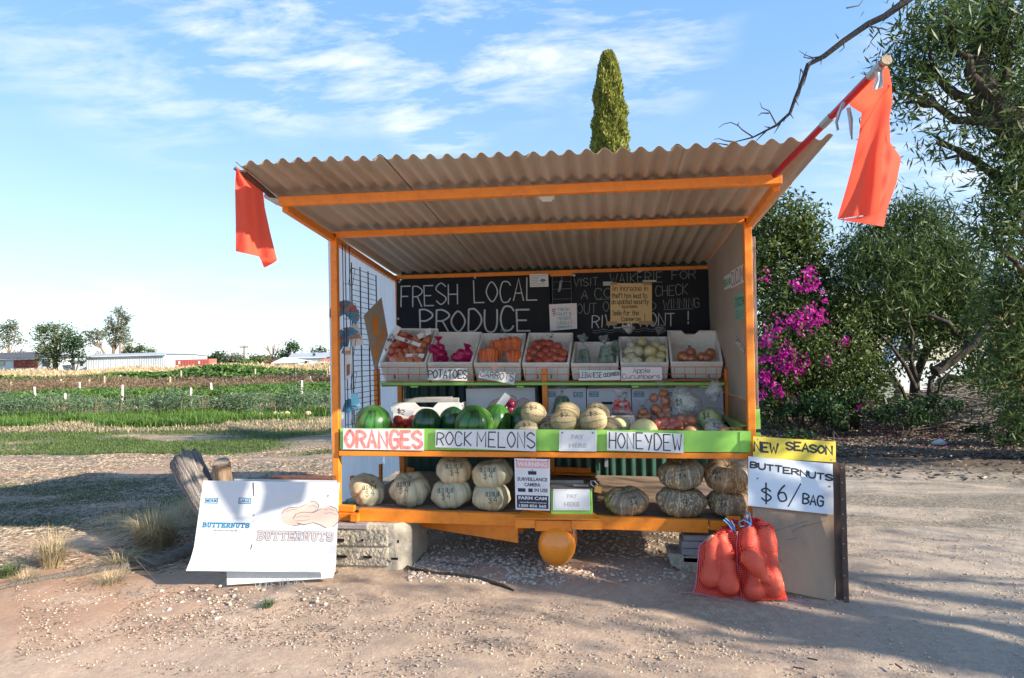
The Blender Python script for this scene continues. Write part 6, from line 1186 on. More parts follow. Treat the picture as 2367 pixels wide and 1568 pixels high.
# ---- concrete block under the left front corner
bt = at(790, 1208, -.1); A = gz(770, 1308); e = empty('concrete_block', 'big pale rough cast concrete block with slots propping the left front corner', 'block', (.3, 0, 0))
fz = [at(x, y, Y) for x, y, Y in ((762, 1309, -.09), (938, 1314, -.09), (952, 1292, .02), (951, 1215, .02), (912, 1212, -.05), (762, 1212, -.09))]
zt0 = at(850, 1212, -.09).z; xl, xr = at(760, 1300, -.09).x, at(912, 1300, -.09).x; xr2 = at(951, 1260, .0).x; yf, yb_ = -.09, .42
mb = MB(); prof = [(xl, yf+.012), (xr, yf+.012), (xr2, yf+.09), (xr2, yb_), (xl, yb_)]; bt_ = [Vector((x, y, -.01)) for x, y in prof]; bt_[1].x += .02; tp_ = [Vector((x, y, zt0)) for x, y in prof]; mb.face(bt_[::-1]); mb.face(tp_)
for i in range(5): mb.face([bt_[i], bt_[(i+1) % 5], tp_[(i+1) % 5], tp_[i]])
mb.build('body', M['concrete'], e, bevel=.006)
fw = at(900, 1300, -.09).x-.01
for z0, z1 in ((.02, zt0*.47), (zt0*.50, zt0*.93)):         # two rough faces with a joint between them
    nx_, nz_ = 60, 18; rows = []
    for j in range(nz_+1):
        row = []
        for i in range(nx_+1):
            x = xl+.004+(fw-xl)*i/nx_; z = z0+(z1-z0)*j/nz_; ed = min(i, nx_-i, j, nz_-j); row.append((x, yf-(.006+.006*noise.noise(Vector((x*38, z*38, 1)))+.007*noise.noise(Vector((x*95, z*95, 4))))*min(1, ed/1.5)+.010*(ed == 0), z))
        rows.append(row)
    mb = MB(); mb.grid(rows); mb.build('rough_face', M['concrete_rough'], e, smooth=True)
for x, y, w, h in ((787, 1249, 16, 7), (838, 1249, 4, 6), (920, 1252, 4, 7), (790, 1287, 20, 6), (850, 1288, 17, 5), (912, 1292, 14, 5)):
    c = at(x, y, yf-.016); k = mpp(c); mb = MB(); mb.obox(c, w*k*2*.6, .012, h*k, None); mb.build('slot', M['screw_dark'], e, bevel=.003)
def paver(label, px, Y, dpt=.2, m='paver'):
    """px: front face TL TR BR BL"""
    q = [at(x, y, Y) for x, y in px]; mb = MB(); mb.hexa([q[3], q[2], q[2]+Vector((0, dpt, 0)), q[3]+Vector((0, dpt, 0)), q[0], q[1], q[1]+Vector((0, dpt, 0)), q[0]+Vector((0, dpt, 0))]); o = mb.build('paver', M[m], None, bevel=.005); top(o, label, 'paver', 'loose pavers used as packers'); return o
paver('grey paver on top of the big concrete block', [(776, 1211), (848, 1213), (848, 1225), (776, 1223)], -.11)
paver('top paver of the stack under the right front corner', [(1580, 1238), (1668, 1240), (1668, 1253), (1580, 1251)], .0, m='paver'); paver('second paver of the stack under the right front corner', [(1577, 1252), (1668, 1255), (1668, 1271), (1577, 1268)], .0); paver('third paver of the stack under the right front corner', [(1577, 1269), (1668, 1272), (1668, 1291), (1577, 1287)], .0)
paver('lowest paver of the stack under the right front corner', [(1579, 1288), (1668, 1292), (1668, 1304), (1579, 1301)], .0)
def rock(name, label, cat, c, r, m, sc=(1, 1, 1), seed=0, rough=.25, group=None, flat=0, sub=3):
    bm = bmesh.new(); bmesh.ops.create_icosphere(bm, subdivisions=sub, radius=1)
    for v in bm.verts: q = 1+rough*noise.noise(v.co*1.6+Vector((seed*3.1, 0, 0)))+rough*.4*noise.noise(v.co*5+Vector((seed, 9, 0))); v.co = Vector((v.co.x*sc[0], v.co.y*sc[1], max(-flat, v.co.z) if flat else v.co.z*1)); v.co.z *= sc[2]; v.co *= r*q
    me = bpy.data.meshes.new(name); bm.to_mesh(me); bm.free(); me.materials.append(m); me.shade_smooth(); o = bpy.data.objects.new(name, me); COL.objects.link(o); o.location = c; return top(o, label, cat, group)
g_ = gz(1600, 1330); mb = MB(); rows = []
q = [at(x, y, .0) for x, y in ((1548, 1283), (1668, 1296), (1668, 1336), (1618, 1334), (1600, 1330), (1553, 1302))]
mb.face(q); mb.face([p+Vector((0, .25, 0)) for p in q][::-1]); [mb.face([q[i], q[(i+1) % 6], q[(i+1) % 6]+Vector((0, .25, 0)), q[i]+Vector((0, .25, 0))]) for i in range(6)]
o = mb.build('broken_block', M['concrete_rough'], None, bevel=.01); top(o, 'broken lump of concrete under the paver stack beside the butternut bags', 'block')
# ---- log, sawn stump, roots
ly = .85
e = empty('fallen_log', 'grey weathered split log lying behind the carton sign', 'log', gz(470, 1180))
def logmesh(a, b, ra, rb_, seed, mat_, name, parent, n=30, m_=60, jag=.25, ridge=.18):
    a, b = Vector(a), Vector(b); d = (b-a).normalized(); s = d.cross(Vector((0, 0, 1))).normalized(); u = s.cross(d); rows = []
    for i in range(n+1):
        t = i/n; c = a.lerp(b, t); r = ra+(rb_-ra)*t; row = []
        for j in range(m_):
            th = 2*math.pi*j/m_; q = r*(1+ridge*noise.noise(Vector((math.cos(th)*2.4, math.sin(th)*2.4, t*1.2+seed)))+ridge*.9*noise.noise(Vector((math.cos(th)*6, math.sin(th)*6, t*4.0+seed)))-ridge*.5*abs(noise.noise(Vector((math.cos(th)*14, math.sin(th)*14, t*5+seed)))))
            row.append(c+(s*math.cos(th)+u*math.sin(th))*q+d*(jag*r*noise.noise(Vector((math.cos(th)*4, math.sin(th)*4, seed+7))) if i in (0, n) else 0))
        rows.append(row)
    mb = MB(); mb.grid(rows, closed_u=True); mb.face(rows[0][::-1]); mb.face(rows[-1]); T = [max(0, min(1, .45+1.1*noise.noise(Vector((math.cos(2*math.pi*j/m_)*9, math.sin(2*math.pi*j/m_)*9, i/n*2.5+seed))))) for i in range(n) for j in range(m_)]+[.3, .3]; return mb.build(name, mat_, parent, smooth=True, tint=T)
p_a, p_b = at(428, 1062, .40), at(505, 1215, .10); k = mpp(p_a); logmesh(p_a, p_b, 32*k, 28*k, 2, M['log'], 'trunk', e, jag=.6, ridge=.24)
mb = MB(); mb.tube([at(440, 1096, .3), at(432, 1112, .3), at(430, 1134, .3)], [7*k, 6*k, 3*k], 7); mb.build('branch_stub', M['log'], e, smooth=True)
mb = MB(); mb.tube([at(455, 1120, .28), at(468, 1150, .28), at(480, 1175, .28)], [10*k, 8*k, 5*k], 7); mb.build('branch_stub', M['log'], e, smooth=True)
e = empty('tree_stump', 'sawn brown tree stump with pale round cut top beside the grey log', 'stump', gz(515, 1170)); c1 = at(511, 1072, .30); c0_ = Vector((c1.x+.02, c1.y+.05, -.03)); r = 20*mpp(c1)
logmesh(c0_, c1, r*1.35, r, 5, M['bark_light'], 'trunk', e, jag=0, ridge=.15); mb = MB(); nrm = (Vector((.05, -.55, 1))).normalized(); s = nrm.cross(Vector((0, 1, 0))).normalized(); u = s.cross(nrm); rows = [[c1+nrm*.012+(s*math.cos(t)+u*math.sin(t))*r*q for t in (2*math.pi*i/24 for i in range(24))] for q in (.05, .35, .7, .95)]; mb.grid(rows, closed_u=True); mb.face(rows[0]); mb.build('cut_face', M['cut_wood'], e)
mb = MB(); logmesh(at(527, 1165, .30), at(524, 1095, .30), 12*k, 9*k, 8, M['bark_light'], 'side_stem', e, jag=.3)
e = empty('fallen_branch', 'long low grey root or branch lying half buried left of the carton sign', 'branch', gz(300, 1330))
def gtube(px, rads, name, m, e, lift=0.0): P = []; [P.append(gz(x, y)) for x, y in px]; P = [Vector((p.x, p.y, gh(p.x, p.y)+r*.55+lift)) for p, r in zip(P, rads)]; mb = MB(); mb.tube(P, rads, 9); mb.build(name, m, e, smooth=True)
gtube([(-10, 1366), (60, 1350), (140, 1336), (210, 1322), (270, 1315), (330, 1306), (385, 1296), (450, 1275), (520, 1262)], [.012, .018, .024, .028, .034, .04, .05, .06, .06], 'limb', M['log'], e); gtube([(150, 1345), (220, 1330), (280, 1316), (350, 1296)], [.01, .018, .02, .02], 'limb', M['bark_light'], e); gtube([(300, 1245), (350, 1238), (400, 1225), (450, 1215), (480, 1205)], [.006, .012, .016, .02, .03], 'limb', M['log'], e)
e = empty('stick', 'dark crooked stick lying on the ground in front of the gas bottle', 'stick', gz(1060, 1340)); gtube([(938, 1310), (955, 1318), (985, 1324), (1010, 1330), (1040, 1332), (1075, 1337), (1110, 1342), (1140, 1350), (1165, 1358), (1188, 1366)], [.006, .011, .012, .013, .014, .014, .013, .013, .012, .005], 'branch', M['bark'], e); gtube([(940, 1312), (942, 1322)], [.006, .003], 'twig', M['bark'], e)
e = empty('stick', 'short pale stick behind the dark crooked one near the concrete block', 'stick', gz(1050, 1310)); gtube([(1015, 1302), (1045, 1308), (1080, 1312), (1105, 1314)], [.005, .008, .006, .003], 'branch', M['log'], e)
for x, y, x2, y2, lb in ((1866, 1526, 1890, 1530, 'small dark twig on the gravel at bottom right'), (1833, 1547, 1860, 1551, 'second small dark twig below the first at bottom right'), (2070, 1540, 2085, 1550, 'short dark twig farther right on the gravel')):
    a, b = gz(x, y), gz(x2, y2); mb = MB(); mb.tube([a+Vector((0, 0, .01)), b+Vector((0, 0, .008))], .004, 5); o = mb.build('twig', M['bark']); top(o, lb, 'twig')
# crumpled white plastic by the carton
g_ = gz(482, 1252); rock('plastic_bag', 'crumpled white plastic bag on the ground left of the carton sign', 'plastic bag', (g_.x, g_.y, .03), .055, M['tie'], (1.4, 1, .6), 3, .9, sub=3)
g_ = gz(2172, 1030); rock('plastic_cup', 'small white piece of rubbish in the leaf litter at right', 'rubbish', (g_.x, g_.y, .04), .07, M['tie'], (1.4, 1, .8), 4, .5, sub=2)
# grass tufts
def tuft(label, x, y, hpx, wpx, n, m, group='dry grass tufts', lean=.9, bw=.004):
    g_ = gz(x, y); k = mpp(g_); e = empty('grass_tuft', label, 'grass tuft', (g_.x, g_.y, 0), group); r_ = wpx*k; a = rng.uniform(0, 6.28, n); q = r_*.45*np.sqrt(rng.random(n)); B = np.column_stack([g_.x+np.cos(a)*q, g_.y+np.sin(a)*q, np.zeros(n)-.005])
    V, F, T = blades(B, hpx*k, bw, lean*1.3, .42, a+rng.normal(0, .5, n)); mesh_np('blades', V, F, M[m], e, T)
tuft('largest straw coloured grass tuft left of the carton sign', 360, 1262, 82, 80, 1500, 'straw'); tuft('taller dry tuft just behind the left edge of the carton sign', 440, 1215, 70, 40, 450, 'straw'); tuft('wispy grey green tuft at the far left of the bare ground', 122, 1310, 82, 46, 330, 'straw', lean=1.0); tuft('small flattened straw tuft near the fallen branch', 285, 1305, 40, 50, 260, 'straw', lean=2.2)
tuft('thin tuft behind the large straw tuft', 285, 1228, 50, 30, 160, 'straw'); tuft('low dry tuft left of the large one', 245, 1215, 26, 40, 200, 'straw', lean=1.6); tuft('flattened dry stalks on the fallen branch', 258, 1345, 26, 50, 150, 'straw', lean=2.6); tuft('small green weed at the foot of the bare ground in front of the sign', 620, 1402, 18, 16, 70, 'leaf_weed', 'small weeds', 1.2, .008); tuft('small grey tuft low at the left edge', 60, 1345, 30, 40, 120, 'straw', lean=1.8)
tuft('green weed among the dry grass at the left edge', 20, 1330, 30, 50, 160, 'grass_low', 'small weeds', 1.0, .006)
# ---- gravel: bigger stones are things, the rest is stuff
ico = None
def stones_np(P, r, name, m, label, cat, squash=.65):
    bm = bmesh.new(); bmesh.ops.create_icosphere(bm, subdivisions=1, radius=1); v0 = np.array([v.co[:] for v in bm.verts]); f0 = np.array([[v.index for v in f.verts] for f in bm.faces]); bm.free(); n = len(P)
    S = (r[:, None]*rng.uniform(.6, 1.25, (n, 3))); S[:, 2] *= squash; V = v0[None]*S[:, None, :]*(1+rng.uniform(-.28, .28, (n, len(v0), 1))); an = rng.uniform(0, 6.28, n); c, s = np.cos(an)[:, None], np.sin(an)[:, None]; X = V[:, :, 0]*c-V[:, :, 1]*s; Y = V[:, :, 0]*s+V[:, :, 1]*c
    V = np.stack([X+P[:, 0:1], Y+P[:, 1:2], V[:, :, 2]+P[:, 2:3]], -1).reshape(-1, 3); F = (f0[None]+np.arange(n)[:, None, None]*len(v0)).reshape(-1, 3); T = np.repeat(rng.random(n), len(f0)); o = mesh_np(name, V, F, m, None, T, kind='stuff'); tag(o, label, cat); return o
def gpts(n, quads): P = poly_pts(n, quads); return np.column_stack([P, gheight(P[:, 0], P[:, 1])+.002])
P1 = gpts(4000, [(935, 1600, 1215, 1345, 3), (940, 1300, 1290, 1350, 1.2), (470, 800, 1352, 1400, .1), (330, 560, 1350, 1430, .1)]); stones_np(P1, .004+.016*rng.random(len(P1))**3, 'gravel', M['gravel'], 'pale limestone gravel scattered under and around the stall', 'gravel')
P2 = gpts(14000, [(1500, 2400, 1180, 1568, 2), (-20, 1700, 1380, 1568, 1.3)]); M['gravel_dust'] = mat('dusty_gravel', (.42, .325, .25), (.36, .28, .21), rough=.95, scale=4, tint=(.52, .43, .35), bump=.3); stones_np(P2, .002+.0065*rng.random(len(P2))**3.2, 'gravel', M['gravel_dust'], 'small dusty gravel over the foreground track', 'gravel')
P4 = gpts(4200, [(-20, 1400, 1380, 1568, 1), (100, 900, 1350, 1470, 1)]); V, F, T = leaves(P4, .022, .2, 0, flat=.9); M['bits'] = mat('dark_bark_bits', (.10, .07, .055), (.2, .14, .1), rough=.95, tint=(.05, .04, .035)); o = mesh_np('bark_litter', V, F, M['bits'], None, T, kind='stuff'); tag(o, 'tiny dark bark chips and twigs scattered on the bare dirt', 'litter')
for i, (x, y, w) in enumerate([(1190, 1295, 8), (1230, 1290, 7), (1150, 1290, 6), (1100, 1300, 8), (1060, 1290, 7), (1020, 1296, 8), (1410, 1253, 8), (1435, 1275, 10), (1300, 1322, 6), (1245, 1318, 8), (1300, 1305, 10), (1345, 1310, 7), (1395, 1300, 8), (1415, 1302, 8), (1330, 1325, 7), (1210, 1310, 7), (1250, 1300, 6), (1355, 1255, 6), (1470, 1283, 8), (1510, 1280, 7), (1560, 1275, 6), (1585, 1320, 10), (1608, 1324, 12), (1520, 1350, 7), (1070, 1268, 6), (1130, 1280, 7), (1005, 1310, 7), (970, 1300, 7), (955, 1290, 6), (990, 1285, 7), (1165, 1303, 6), (1112, 1246, 6), (700, 1375, 6), (640, 1372, 5), (560, 1380, 6), (490, 1378, 5), (1480, 1320, 6), (1440, 1245, 6)]):
    g_ = gz(x, y); k = mpp(g_); rock('stone', 'pale limestone stone lying in the gravel under or in front of the stall', 'stone', (g_.x, g_.y, w*k*.25), w*k*.62, M['gravel'], (1, .9, .72), i, .3, 'pale stones in the gravel', sub=2)
# ================================================================ PRODUCE
def pmat(name, base, alt, line, nlines=10, lw=.12, rough=.5, scale=6, bump=.2, bscale=40, patch=None, patch_amt=.0, coat=0, spots=None, voro=0, sharp=True):
    """fruit skin: mottled base, meridian lines from UV, optional patches and speckles"""
    m = bpy.data.materials.new(name); m.use_nodes = True; nt = m.node_tree; nt.nodes.clear()
    tc = N(nt, 'ShaderNodeTexCoord'); oi = N(nt, 'ShaderNodeObjectInfo'); va = N(nt, 'ShaderNodeVectorMath', operation='ADD'); rm = N(nt, 'ShaderNodeMath', operation='MULTIPLY'); L(nt, oi.outputs['Random'], rm.inputs[0]); rm.inputs[1].default_value = 20; L(nt, tc.outputs['Object'], va.inputs[0]); L(nt, rm.outputs[0], va.inputs[1])
    def noi(s, d=6, dist=0): n = N(nt, 'ShaderNodeTexNoise'); n.inputs['Scale'].default_value = s; n.inputs['Detail'].default_value = d; n.inputs['Distortion'].default_value = dist; L(nt, va.outputs[0], n.inputs['Vector']); return n.outputs['Fac']
    def mr(x, a, b, c=0, d=1): n = N(nt, 'ShaderNodeMapRange'); L(nt, x, n.inputs[0]); n.inputs[1].default_value = a; n.inputs[2].default_value = b; n.inputs[3].default_value = c; n.inputs[4].default_value = d; return n.outputs[0]
    def mx(f, a, b):
        n = N(nt, 'ShaderNodeMix', data_type='RGBA'); L(nt, f, n.inputs['Factor'])
        for k, v in (('A', a), ('B', b)):
            if hasattr(v, 'links'): L(nt, v, n.inputs[k])
            else: n.inputs[k].default_value = tuple(v)+(1,)
        return n.outputs['Result']
    def mth(op, a, b=None):
        n = N(nt, 'ShaderNodeMath', operation=op)
        for k, v in enumerate((a, b)):
            if v is None: continue
            if hasattr(v, 'links'): L(nt, v, n.inputs[k])
            else: n.inputs[k].default_value = v
        return n.outputs[0]
    col = mx(mr(noi(scale), .35, .65), base, alt)
    if patch: col = mx(mr(noi(scale*.45, 3), .52, .68, 0, patch_amt), col, patch)
    uv = N(nt, 'ShaderNodeUVMap'); sp = N(nt, 'ShaderNodeSeparateXYZ'); L(nt, uv.outputs[0], sp.inputs[0]); lf = None
    if nlines:
        x = mth('ADD', mth('MULTIPLY', sp.outputs['X'], nlines), mth('MULTIPLY', mth('SUBTRACT', noi(scale*2, 4), .5), .5)); tri = mth('ABSOLUTE', mth('SUBTRACT', mth('FRACT', x), .5)); lf = mr(tri, lw, lw*.35 if sharp else 0); col = mx(lf, col, line)
    h = noi(bscale, 5)
    if spots:
        v = N(nt, 'ShaderNodeTexVoronoi'); v.inputs['Scale'].default_value = spots[1]; mp = N(nt, 'ShaderNodeMapping'); mp.inputs['Scale'].default_value = (1, 1, .55); L(nt, va.outputs[0], mp.inputs[0]); L(nt, mp.outputs[0], v.inputs['Vector']); sf = mth('MULTIPLY', mr(v.outputs['Distance'], .48, .34), mr(noi(scale*1.3, 3), .38, .50)); col = mx(sf, col, spots[0])
    if voro:
        v = N(nt, 'ShaderNodeTexVoronoi', feature='DISTANCE_TO_EDGE'); v.inputs['Scale'].default_value = voro; L(nt, va.outputs[0], v.inputs['Vector']); nf = mr(v.outputs['Distance'], .0, .12); col = mx(nf, tuple(min(1, c*1.18) for c in base), col); h = mth('SUBTRACT', h, mth('MULTIPLY', nf, 1.2))
    p = N(nt, 'ShaderNodeBsdfPrincipled'); L(nt, col, p.inputs['Base Color']); p.inputs['Roughness'].default_value = rough; p.inputs['Coat Weight'].default_value = coat; p.inputs['Coat Roughness'].default_value = .2
    bp = N(nt, 'ShaderNodeBump'); bp.inputs['Strength'].default_value = bump; bp.inputs['Distance'].default_value = .006; L(nt, h, bp.inputs['Height']); L(nt, bp.outputs[0], p.inputs['Normal'])
    out = N(nt, 'ShaderNodeOutputMaterial'); L(nt, p.outputs[0], out.inputs[0]); return m
M['watermelon'] = pmat('watermelon_skin', (.028, .13, .022), (.05, .20, .03), (.015, .06, .018), 11, .17, .32, 9, .05, 30, coat=.5, sharp=False, patch=(.30, .36, .09), patch_amt=.5)
M['watermelon_dark'] = pmat('dark_watermelon_skin', (.012, .07, .025), (.02, .10, .03), (.008, .04, .015), 11, .17, .32, 9, .05, 30, coat=.5, sharp=False)
M['rockmelon'] = pmat('rockmelon_skin', (.52, .42, .26), (.44, .36, .20), (.08, .15, .04), 10, .12, .75, 8, .6, 90, patch=(.62, .36, .14), patch_amt=.5, voro=75)
M['honeydew'] = pmat('honeydew_skin', (.62, .60, .26), (.68, .66, .34), (0, 0, 0), 0, rough=.4, scale=4, bump=.08)
M['grey_pumpkin'] = pmat('pale_grey_green_pumpkin_skin', (.56, .53, .37), (.45, .45, .31), (.38, .38, .27), 9, .05, .55, 5, .25, 35, patch=(.66, .42, .20), patch_amt=.7)
M['jap_pumpkin'] = pmat('mottled_pumpkin_skin', (.27, .215, .15), (.17, .155, .11), (.46, .46, .42), 12, .05, .55, 6, .35, 45, patch=(.42, .22, .09), patch_amt=.75, spots=((.60, .42, .19), 72))
M['onion'] = pmat('brown_onion_skin', (.50, .15, .06), (.60, .24, .11), (.36, .08, .04), 14, .16, .32, 14, .1, 60, coat=.3, sharp=False)
M['red_onion'] = pmat('red_onion_skin', (.30, .02, .06), (.42, .05, .10), (.18, .01, .04), 12, .16, .25, 12, .1, 60, coat=.5, sharp=False)
M['apple'] = pmat('blushed_apple_skin', (.42, .04, .02), (.48, .13, .03), (.58, .36, .06), 16, .10, .28, 10, .05, 60, patch=(.56, .42, .10), patch_amt=.8, coat=.5, sharp=False)
M['apple_red'] = pmat('red_apple_skin', (.44, .018, .012), (.50, .06, .02), (.55, .15, .04), 16, .1, .28, 10, .05, 60, patch=(.60, .30, .10), patch_amt=.5, coat=.5, sharp=False)
M['carrot'] = mat('carrot_skin', (.84, .17, .008), (.70, .12, .008), rough=.5, scale=12, stretch=(1, 1, 6), bump=.4, bscale=30, dirt=(.08, .03, .02), dirt_scale=18, dirt_amt=.6)
M['apple_cuc'] = pmat('pale_yellow_cucumber_skin', (.66, .60, .30), (.60, .56, .24), (.72, .68, .42), 10, .1, .45, 8, .1, 40, sharp=False)
M['cucumber'] = pmat('dark_cucumber_skin', (.015, .07, .02), (.03, .11, .03), (.06, .16, .05), 8, .1, .35, 12, .3, 60, coat=.3, sharp=False)
M['stem'] = mat('dry_stem', (.34, .28, .15), (.22, .18, .09), rough=.8, scale=20)
M['film'] = film('clear_plastic_bag', (.80, .86, .88), .03, glossy=.16); M['film_thick'] = film('cloudy_plastic_bag', (.78, .84, .84), .22, wr=45); M['film_green'] = film('greenish_plastic_bag', (.55, .70, .68), .15, wr=50)
M['magenta_bag'] = mat('magenta_net_bag', (.58, .006, .12), (.36, .004, .11), rough=.28, scale=26, contrast=.5, bump=.8, bscale=45, trans=.25, coat=.4); M['rednet'] = net('red_net', (.72, .03, .03), scale=60, cover=.34)
M['red_label'] = mat('red_printed_label', (.66, .02, .02), (.7, .3, .3), rough=.35, scale=40, contrast=.25)
M['green_tape'] = mat('green_bag_tape', (.01, .22, .12), None, rough=.4); M['cauli'] = mat('cauliflower', (.66, .66, .54), (.5, .52, .38), rough=.8, scale=25, bump=2, bscale=60); M['cabbage'] = pmat('cabbage_leaves', (.48, .56, .24), (.30, .42, .14), (.62, .66, .44), 9, .08, .5, 9, .8, 18)
def axes(ax): ax = Vector(ax).normalized(); e1 = ax.cross(Vector((0, 1, 0)) if abs(ax.y) < .9 else Vector((1, 0, 0))).normalized(); return ax, e1, ax.cross(e1)
def lathe_r(mb, c, R_, H, ax=(0, 0, 1), ribs=0, depth=.1, dent=.0, irr=.03, seed=0, nt=26, nth=48, pear=0, spin=0):
    """rounded fruit: R_ equatorial radius, H half height, ribs with dents at both poles"""
    ax, e1, e2 = axes(ax); c = Vector(c); rows = []
    for i in range(nt+1):
        t = math.pi*(i+.02)/(nt+.04); row = []
        for j in range(nth):
            th = 2*math.pi*j/nth; rb = 1-depth*(1-abs(math.sin(th*ribs/2+spin)))**2.2*math.sin(t)**.5 if ribs else 1
            q = 1+irr*noise.noise(Vector((math.cos(th)*1.3+seed, math.sin(th)*1.3, math.cos(t)*1.3)))+irr*.5*noise.noise(Vector((math.cos(th)*3+seed, math.sin(th)*3, math.cos(t)*3)))
            rr = math.sin(t)**(.82 if ribs else 1)*R_*rb*q; z = math.cos(t)*H*q*(1-.10*(1-rb)*10*0); z -= dent*H*math.exp(-(math.sin(t)/.33)**2)*(1 if math.cos(t) > 0 else -.55); rr *= 1+pear*math.cos(t)
            row.append(c+e1*(math.cos(th)*rr)+e2*(math.sin(th)*rr)+ax*z)
        rows.append(row)
    mb.grid(rows, closed_u=True, uvf=lambda i, j: [(j/nth, i/nt), ((j+1)/nth, i/nt), ((j+1)/nth, (i+1)/nt), (j/nth, (i+1)/nt)])
def fruit(name, label, cat, c, R_, H, m, group=None, parent=None, stem=None, base=True, **k):
    e = parent
    if not parent: e = empty(name, label, cat, (c[0], c[1], c[2]-H), group)
    mb = MB(); lathe_r(mb, c, R_, H, **k); o = mb.build('skin' if not parent else name, m, e, smooth=True)
    if stem:
        ax = Vector(k.get('ax', (0, 0, 1))).normalized(); s = Vector(c)+ax*H*(1-k.get('dent', 0)*.9); mb = MB(); mb.tube([s-ax*.01, s+ax*stem*.6, s+ax*stem+Vector((stem*.3, 0, 0))], [stem*.5, stem*.34, stem*.42], 7); mb.build('stem', M['stem'], e, smooth=True)
    return e, o
def pfruit(px, py, rx, ry, Y): c = at(px, py, Y); k = mpp(c); return c, rx*k, ry*k
# --- pale pumpkins on the deck
FV = (CAM-Vector((1.2, 0, .5)))
def pumpkin(px, yb, rx, ry, label, lines, axv, m, group, ribs, seed, on=None, dep=.12, Yo=0, dent=.28):
    g_ = gz(px, yb, deckz(1.4)); Y = on if on is not None else max(.14, g_.y+.03)+Yo; c, r, h = pfruit(px, (yb-ry) , rx, ry, Y)
    if on is None: c.z = deckz(c.x)+h*.97
    e, o = fruit('pumpkin', label, 'pumpkin', c, r, h, m, group, ax=axv, ribs=ribs, depth=dep, dent=dent, irr=.09, seed=seed, stem=.018, nt=30, nth=72)
    k = mpp(c)
    if lines: project_text(o, [(t, x0*k, y0*k, x1*k, y1*k) for t, x0, y0, x1, y1 in lines], c, .0032, M['marker'], e)
    return c
OB = lambda dx=0, dy=0, s=1: [('OLD BLUE', -20*s+dx, 5+dy, 20*s+dx, 14+dy), ('$', -10+dx, -10+dy, -3+dx, 3+dy), ('4', 2+dx, -10+dy, 10+dx, 3+dy)]
GP = 'pale pumpkins on the deck'
pumpkin(851, 1173, 45, 30, 'pale cream pumpkin priced $4 at the far left of the deck', OB(4, -4, .8), (.55, -.25, .8), M['grey_pumpkin'], GP, 9, 1)
pumpkin(948, 1176, 46, 37, 'deep ribbed pale pumpkin second from the left on the deck', OB(-14, 2, .8), (.1, -.35, .9), M['grey_pumpkin'], GP, 8, 5, dep=.17)
c3 = pumpkin(1043, 1179, 48, 34, 'pale pumpkin at the bottom of the left stack of two', OB(-12, -4, .9), (-.1, -.12, 1), M['grey_pumpkin'], GP, 9, 7)
c4 = pumpkin(1136, 1183, 45, 33, 'greenish pale pumpkin at the bottom of the stack beside the warning sign', OB(3, -6, .8), (.06, -.1, 1), M['grey_pumpkin'], GP, 10, 9)
pumpkin(1050, 1117, 42, 31, 'pale pumpkin on top of the left stack of two', OB(0, -2), (.12, -.2, 1), M['grey_pumpkin'], GP, 9, 11, on=c3.y+.02)
pumpkin(1138, 1126, 48, 32, 'pale orange blushed pumpkin on top of the stack beside the warning sign', OB(-10, -2, .9), (-.12, -.15, 1), M['grey_pumpkin'], GP, 9, 15, on=c4.y+.02)
JG = 'mottled pumpkins on the deck'; JP = lambda dx, dy: [('JAP', -10+dx, 4+dy, 8+dx, 11+dy), ('$4', -5+dx, -9+dy, 10+dx, 1+dy)]
pumpkin(1448, 1190, 52, 31, 'single grey mottled pumpkin standing alone right of the money box', JP(14, 0), (0, -.12, 1), M['jap_pumpkin'], JG, 12, 21)
c8 = pumpkin(1576, 1196, 57, 35, 'largest grey mottled pumpkin at the bottom of the middle stack', JP(12, -2), (.05, -.1, 1), M['jap_pumpkin'], JG, 12, 23)
pumpkin(1575, 1130, 52, 34, 'grey mottled pumpkin on top of the middle stack', JP(0, 0), (-.08, -.12, 1), M['jap_pumpkin'], JG, 12, 25, on=c8.y+.02)
c10 = pumpkin(1687, 1196, 52, 32, 'brown mottled pumpkin at the bottom right corner of the deck', JP(-16, -2), (.05, -.1, 1), M['jap_pumpkin'], JG, 11, 27, Yo=.04)
pumpkin(1680, 1139, 54, 37, 'brownish mottled pumpkin with visible stem on top of the right-hand stack', JP(-22, 0), (.14, -.30, 1), M['jap_pumpkin'], JG, 11, 29, on=c10.y+.02, dent=.34)
# --- melons on the counter
WG = 'watermelons on the counter'
for px, py, r, ry, Y, lb, mm, t in ((862, 980, 43, 42, .20, 'large green watermelon at the left end of the counter', 'watermelon', '$5'), (986, 978, 33, 33, .24, 'smaller dark watermelon beside the white foam tray', 'watermelon_dark', '$4'), (1046, 978, 33, 37, .36, 'dark watermelon half hidden behind the biggest one', 'watermelon_dark', '$4'),
                             (1096, 982, 45, 44, .20, 'biggest shiny light green watermelon in the middle of the watermelons', 'watermelon', '$5'), (1146, 975, 36, 40, .34, 'green watermelon behind the right side of the biggest one', 'watermelon', None), (1206, 976, 33, 36, .42, 'dark watermelon behind the left rockmelons', 'watermelon_dark', None)):
    c, a, b = pfruit(px, py, r, ry, Y); e, o = fruit('watermelon', lb, 'watermelon', c, a, b*1.03, M[mm], WG, ax=(.25, -.3, 1), irr=.03, seed=px); k = mpp(c)
    if t: project_text(o, [('MELON', -10*k, .62*b, 8*k, .72*b), (t, -7*k, .36*b, 6*k, .62*b)], c, .0035, M['marker'], e)
RG = 'rockmelons on the counter'
